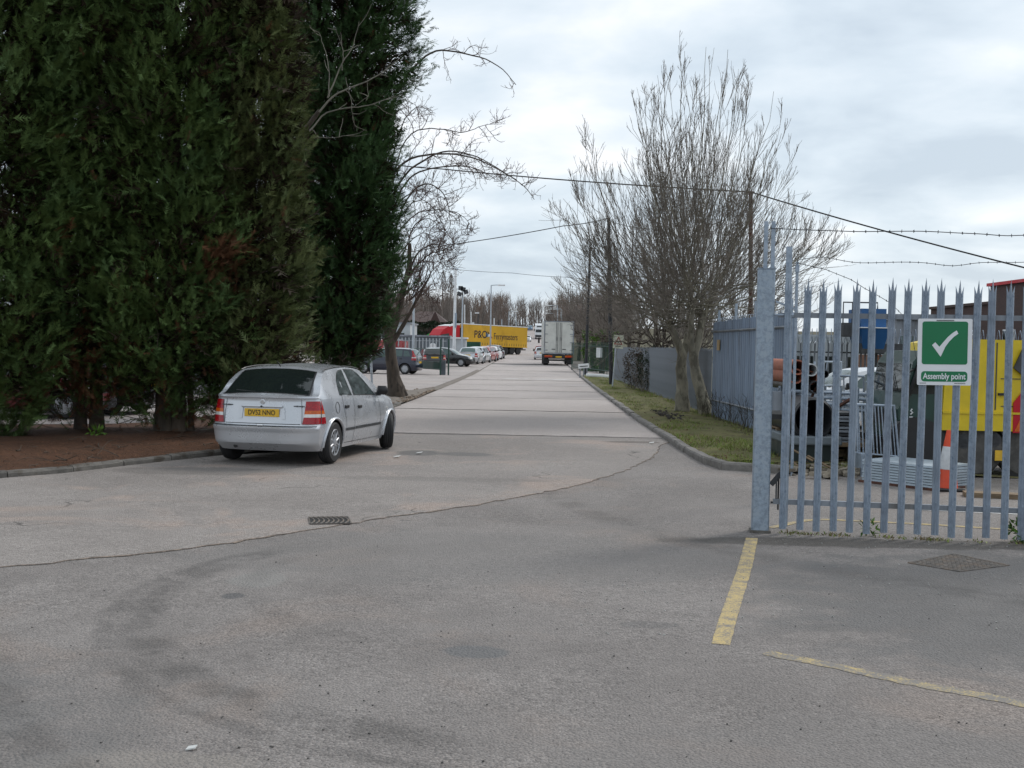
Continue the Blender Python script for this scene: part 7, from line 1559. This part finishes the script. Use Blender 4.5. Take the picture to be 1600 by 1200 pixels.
# crowd barrier
cb_ = thing('crowd_barrier', 'galvanised barrier of upright bars standing in the yard', 'barrier', (0, 16.6, 0)); Yb = 16.6
tl, trr, br_, bl2 = [XZ(*p, Yb) for p in ((1338, 632), (1397, 634), (1404, 713), (1340, 708))]
mb = MB(); mb.tube([(tl[0], 0, tl[1]), (trr[0], 0, trr[1]), (br_[0], 0, br_[1]), (bl2[0], 0, bl2[1]), (tl[0], 0, tl[1])], .021, 8); mb.build('frame', M_['galv'], cb_)
bar = MB(); bar.tube([(0, 0, 0), (0, 0, 1)], .009, 6); bme = bar.mesh('bar', M_['galv'])
for k in range(11):
    f = (k+.6)/11.5; a = Vector((bl2[0]+(br_[0]-bl2[0])*f, 0, bl2[1]+(br_[1]-bl2[1])*f)); b_ = Vector((tl[0]+(trr[0]-tl[0])*f, 0, tl[1]+(trr[1]-tl[1])*f)); o = link('bar', bme, cb_); o.location = a; o.scale = (1, 1, (b_-a).length); o.rotation_euler = (0, atan2(b_.x-a.x, b_.z-a.z), 0)
for s in (bl2, br_): MB().box((s[0], 0, s[1]/2), (.05, .5, s[1]+.02)).build('foot', M_['galv'], cb_)
# bare tube frames leaning about behind the barrier
for i, (u0, u1, v0, v1, Yf, nb, lb) in enumerate(((1302, 1352, 588, 692, 18.9, 5, 'tall galvanised tube frame leaning left of the barrier'), (1350, 1408, 598, 700, 19.3, 6, 'wide galvanised tube frame standing behind the barrier'), (1376, 1424, 606, 706, 17.9, 4, 'narrow galvanised tube frame next to the green cab'), (1268, 1312, 566, 640, 19.6, 3, 'high galvanised tube frame behind the clay pipes'))):
    t = thing('tube_frame', lb, 'frame', (0, Yf, 0), 0, 'tube frames stacked in the yard'); (xa, za), (xb, zb_) = XZ(u0, v1, Yf), XZ(u1, v0, Yf); sk_ = .05*(i-1)
    for (p0, p1) in (((xa, za), (xa+sk_, zb_)), ((xb, za), (xb+sk_, zb_)), ((xa, za), (xb, za)), ((xa+sk_, zb_), (xb+sk_, zb_)), ((xa+sk_*.5, (za+zb_)/2), (xb+sk_*.5, (za+zb_)/2))):
        MB().tube([(p0[0], 0, p0[1]), (p1[0], .12*i-.1, p1[1])], .020, 7).build('tube', M_['galv' if i % 2 else 'galv_dull'], t)
    for k in range(1, nb): f = k/nb; MB().tube([(xa+(xb-xa)*f, 0, za), (xa+(xb-xa)*f+sk_, .02, zb_)], .011, 5).build('bar', M_['galv_dull'], t)
    for xx in (xa, xb): MB().box((xx, 0, za/2), (.06, .3, max(.05, za))).build('foot', M_['timber'], t)
for i, (u, v, n_) in enumerate(((1322, 722, 4), (1405, 730, 3))):
    q = G(u, v+26); t = thing('pallet_stack', ('short stack of grey pallets beside the trestle', 'stack of pallets behind the blue grey planks')[i], 'pallets', (q.x, q.y+2.6, 0), .12*i)
    for k in range(n_):
        z = k*.145
        for yy_ in (-.35, 0, .35): MB().box((0, yy_, z+.05), (.95, .09, .09)).build('bearer', M_['timber'], t)
        for j in range(5): MB().box((-.42+.21*j, 0, z+.11), (.11, .8, .022)).build('board', M_['timber'], t)
# orange and white board
t = thing('striped_board', 'orange and white striped barrier board behind the rack', 'barrier board', (0, 19.4, 0)); (xa, za), (xb, zb_) = XZ(1311, 644, 19.4), XZ(1336, 622, 19.4)
mb = MB(); mb.slab([(xa, 0, za), (xb, 0, za), (xb, 0, zb_), (xa, 0, zb_)], (0, .03, 0)); mb.build('board', M_['white'], t); w_ = xb-xa; h_ = zb_-za
for k in range(5): mb = MB(); xx = xa+k*w_/5; mb.slab([(xx, -.004, za), (xx+w_/10, -.004, za), (xx+w_/10+.05 if k < 4 else xb, -.004, zb_), (xx+.05, -.004, zb_)], (0, .004, 0)); mb.build('stripe', M_['hiviz'], t)
mb = MB(); mb.box((xa+.05, .05, za/2), (.05, .05, za)); mb.box((xb-.05, .05, za/2), (.05, .05, za)); mb.build('leg', M_['steel_dk'], t)
# odd timber and debris on the yard edge
dz = []
for _ in range(150): q = G(rnd.uniform(1236, 1345), rnd.uniform(733, 752)); dz.append((q.x, q.y+rnd.uniform(0, .8), rnd.uniform(0, .06)))
rubble('yard_debris', 'broken bits of timber and rubble along the yard edge', dz, (.03, .10), mat('yard_bits', (.22, .19, .15), .9, 0, .6, 6), 16)
for i, (u0, v0, u1, v1) in enumerate(((1238, 702, 1270, 720), (1262, 712, 1300, 732), (1240, 722, 1262, 742))):
    a, b_ = P(u0, v0, 16.7), P(u1, v1, 16.5); mb = MB(); mb.tube([a, b_], .016, 5); o = mb.build('timber_lath', M_['timber']); tag(o, ('upper', 'middle', 'lowest')[i]+' pale timber lath leaning against the dark bin', 'timber', 'laths by the bin')
# white van further back
q = at(1338, 27); make_car('white car parked in the yard beyond the pipe rack', (q.x, 27, 0), radians(188), HATCH, 'whitepaint', cat='car', detail=False, glass='glass_green')
# yellow bodied works vehicle with a green cab
YV = 16.6; o_ = lambda u, v: (P(u, v, YV).x, P(u, v, YV).z)
wv = thing('works_vehicle', 'yellow bodied works vehicle with a dark green cab behind the gate', 'works vehicle', (0, YV, 0)); dp = 1.9
xL, zl = o_(1474, 672); xR = xL+3.2; _, zm = o_(1500, 644); _, zt2 = o_(1510, 530); x2, zq = o_(1466, 556)
mb = MB(); pf = [(xL-.02, zm), (xR, zm), (xR, zt2), (xL+.32, zt2+.0), (xL+.12, zt2-.05), (xL+.02, zt2-.2)]; mb.slab([(x, 0, z) for x, z in pf], (0, dp, 0)); mb.build('hopper_body', M_['yellow_body'], wv)
mb = MB(); mb.slab([(x, -.02, z) for x, z in ((xL-.03, zl), (xR, zl), (xR, zm-.012), (xL-.03, zm-.012))], (0, dp+.04, 0)); mb.build('lower_body', M_['yellow_body'], wv)
mb = MB(); mb.box(((xL+xR)/2, -.015, zm-.004), (xR-xL+.06, .05, .03)); mb.build('ledge', M_['yellow_body'], wv)
for u in (1497, 1556): x, _ = o_(u, 600); mb = MB(); mb.box((x, -.004, (zm+zt2)/2), (.014, .012, (zt2-zm)*.92)); mb.build('panel_seam', M_['steel_dk'], wv)
for u, v in ((1580, 592), (1580, 635)): x, z = o_(u, v); mb = MB(); mb.box((x+.15, -.004, z), (.6, .012, .012)); mb.build('panel_seam', M_['steel_dk'], wv)
x, z = o_(1564, 616); mb = MB(); mb.box((x, -.02, z), (.09, .04, .035)); mb.build('latch', M_['black'], wv)
x, z = o_(1602, 635); mb = MB(); mb.slab([(x-.18, -.03, zl-.02), (x+.5, -.03, zl-.02), (x+.5, -.03, z+.32), (x+.02, -.03, z+.32), (x-.18, -.03, z+.05)], (0, .02, 0)); mb.build('rear_chevron_board', M_['lorry_red'], wv)
for k in range(4): mb = MB(); xx = x-.16+k*.16; mb.slab([(xx, -.036, zl), (xx+.07, -.036, zl), (xx+.2, -.036, zl+.3), (xx+.13, -.036, zl+.3)], (0, .005, 0)); mb.build('chevron', M_['amber_lens'], wv)
mb = MB(); mb.slab([(o_(1582, 575)[0], -.06, o_(1582, 575)[1]), (o_(1596, 545)[0], -.06, o_(1596, 545)[1]), (o_(1600, 590)[0], -.06, o_(1600, 590)[1])], (0, .04, 0)); mb.build('tail_bracket', M_['steel_dk'], wv)
# cab, seen from its front corner
ca = [o_(u, v) for u, v in ((1408, 708), (1474, 708), (1474, 548), (1446, 548), (1431, 566), (1420, 616), (1408, 640))]
mb = MB(); mb.slab([(x, .12, z) for x, z in ca], (0, dp-.3, 0)); mb.build('cab', M_['green_cab'], wv)
gw = [o_(u, v) for u, v in ((1426, 616), (1466, 616), (1466, 556), (1449, 556), (1436, 570))]
mb = MB(); mb.slab([(x, .11, z) for x, z in gw], (0, .02, 0)); mb.build('side_window', M_['glass'], wv)
mb = MB(); (xa, za), (xb, zb_) = o_(1424, 618), o_(1446, 552); mb.tube([(xa, .09, za), (xb, .09, zb_)], .03, 6); (xa, za), (xb, zb_) = o_(1450, 618), o_(1452, 556); mb.tube([(xa, .09, za), (xb, .09, zb_)], .018, 6); mb.build('window_pillar', M_['black'], wv)
fr = [o_(1431, 566), o_(1420, 616), o_(1408, 640), o_(1408, 708)]
def front(a, b_, y0, y1, off, nm, mk):
    n_ = Vector((-(b_[1]-a[1]), 0, b_[0]-a[0])).normalized(); n_ = n_ if n_.x < 0 else -n_; o3 = n_*off
    mb = MB(); mb.slab([Vector((p[0], y, p[1]))+o3*.2 for p, y in ((a, y0), (a, y1), (b_, y1), (b_, y0))], n_*off); mb.build(nm, M_[mk], wv)
lp = lambda a, b_, f: (a[0]+(b_[0]-a[0])*f, a[1]+(b_[1]-a[1])*f)
front(lp(fr[0], fr[1], .06), lp(fr[0], fr[1], .95), .2, 1.64, .012, 'windscreen', 'glass')
front(lp(fr[2], fr[3], .05), lp(fr[2], fr[3], .38), .45, 1.4, .015, 'grille', 'black')
front(lp(fr[2], fr[3], .7), lp(fr[2], fr[3], 1.0), .12, 1.72, .08, 'bumper', 'black')
for y0 in (.2, 1.46): front(lp(fr[2], fr[3], .42), lp(fr[2], fr[3], .64), y0, y0+.2, .02, 'headlamp', 'clear_lens')
for y0 in (.5, 1.0): a, b_ = lp(fr[0], fr[1], .9), lp(fr[0], fr[1], .4); MB().tube([(a[0]-.03, y0, a[1]), (b_[0]-.03, y0+.3, b_[1])], .008, 4).build('wiper', M_['black'], wv)
x, z = o_(1412, 606); mb = MB(); mb.box((x, -.08, z), (.09, .14, .42), bev=.03); mb.tube([(x, -.05, z+.2), (x+.2, .12, z+.28)], .014, 6); mb.build('mirror', M_['black'], wv)
x, z = o_(1427, 645); mb = MB(); mb.tube([(x, .113, z-.03), (x+.03, .113, z), (x, .113, z+.02), (x+.02, .113, z+.05)], .012, 5); [mb.box((x+.01, .113, z-.07-.035*k), (.05, .008, .02)) for k in range(3)]; mb.build('door_emblem', M_['white'], wv)
mb = MB(); xw, zw = o_(1432, 702); mb.lathe([(.40, 0), (.46, 0), (.46, .14), (.40, .14)], (xw, .02, .38), (0, 1, 0), 24); mb.build('wheel_arch', M_['black'], wv)
M_['tyre_lightened'] = mat('lightened_tyre', (.085, .08, .074), .85, 0, .3, 10, .2, 50); M_['rim_grey'] = mat('lightened_rim', (.24, .22, .20), .6, .2, .3, 8)  # tyre and rim colours lightened so the wheels show in the shade
def ywheel(u, r_, y=.16):
    x = o_(u, 720)[0]; wl = truck_wheel(wv, x, y, r_, .26); wl.rotation_euler = (0, 0, pi)
    for c_ in wl.children: c_.data.materials.clear(); c_.data.materials.append(M_['tyre_lightened' if c_.name.startswith('tyre') else 'rim_grey'])
    return wl
ywheel(1434, .36); ywheel(1531, .38, .2); ywheel(1604, .38, .2)
mb = MB(); (xa, za) = o_(1490, 690); mb.box(((xL+xR)/2, dp/2, zl-.1), (xR-xL, dp*.7, .2)); mb.box((o_(1490, 700)[0], .35, .42), (.34, .4, .55)); mb.box((o_(1460, 700)[0], .4, .4), (.3, .5, .6)); mb.build('chassis', M_['black'], wv)
for u, v in ((1508, 690), (1556, 688)): x, z = o_(u, v); mb = MB(); mb.lathe([(.11, -.05), (.11, .25), (.04, .25)], (x, .12, z), (0, 1, 0), 16); mb.build('suspension_spring', M_['steel_dk'], wv, 40)
mb = MB(); x, z = o_(1531, 700); pts = [(x+.44*cos(a), .1, .38+.44*sin(a)) for a in np.linspace(.3, 2.8, 12)]; mb.tube(pts, .03, 5); mb.build('mud_guard', M_['black'], wv)
x, z = o_(1568, 714); mb = MB(); mb.box((x, .02, z), (.2, .012, .16)); mb.box((x+.2, .10, z-.12), (.24, .03, .42)); mb.build('flap', M_['black'], wv); mb = MB(); mb.box((x-.02, .0, z+.02), (.21, .012, .15)); mb.build('number_plate', M_['yellow_plate'], wv)
mb = MB(); x, z = o_(1505, 714); [mb.lathe([(.09, 0), (.13, .02), (.13, .12), (.09, .14)], (x, .14, .16+.15*k), (0, 1, 0), 14) for k in range(4)]; mb.build('air_tanks', M_['steel_dk'], wv, 40)
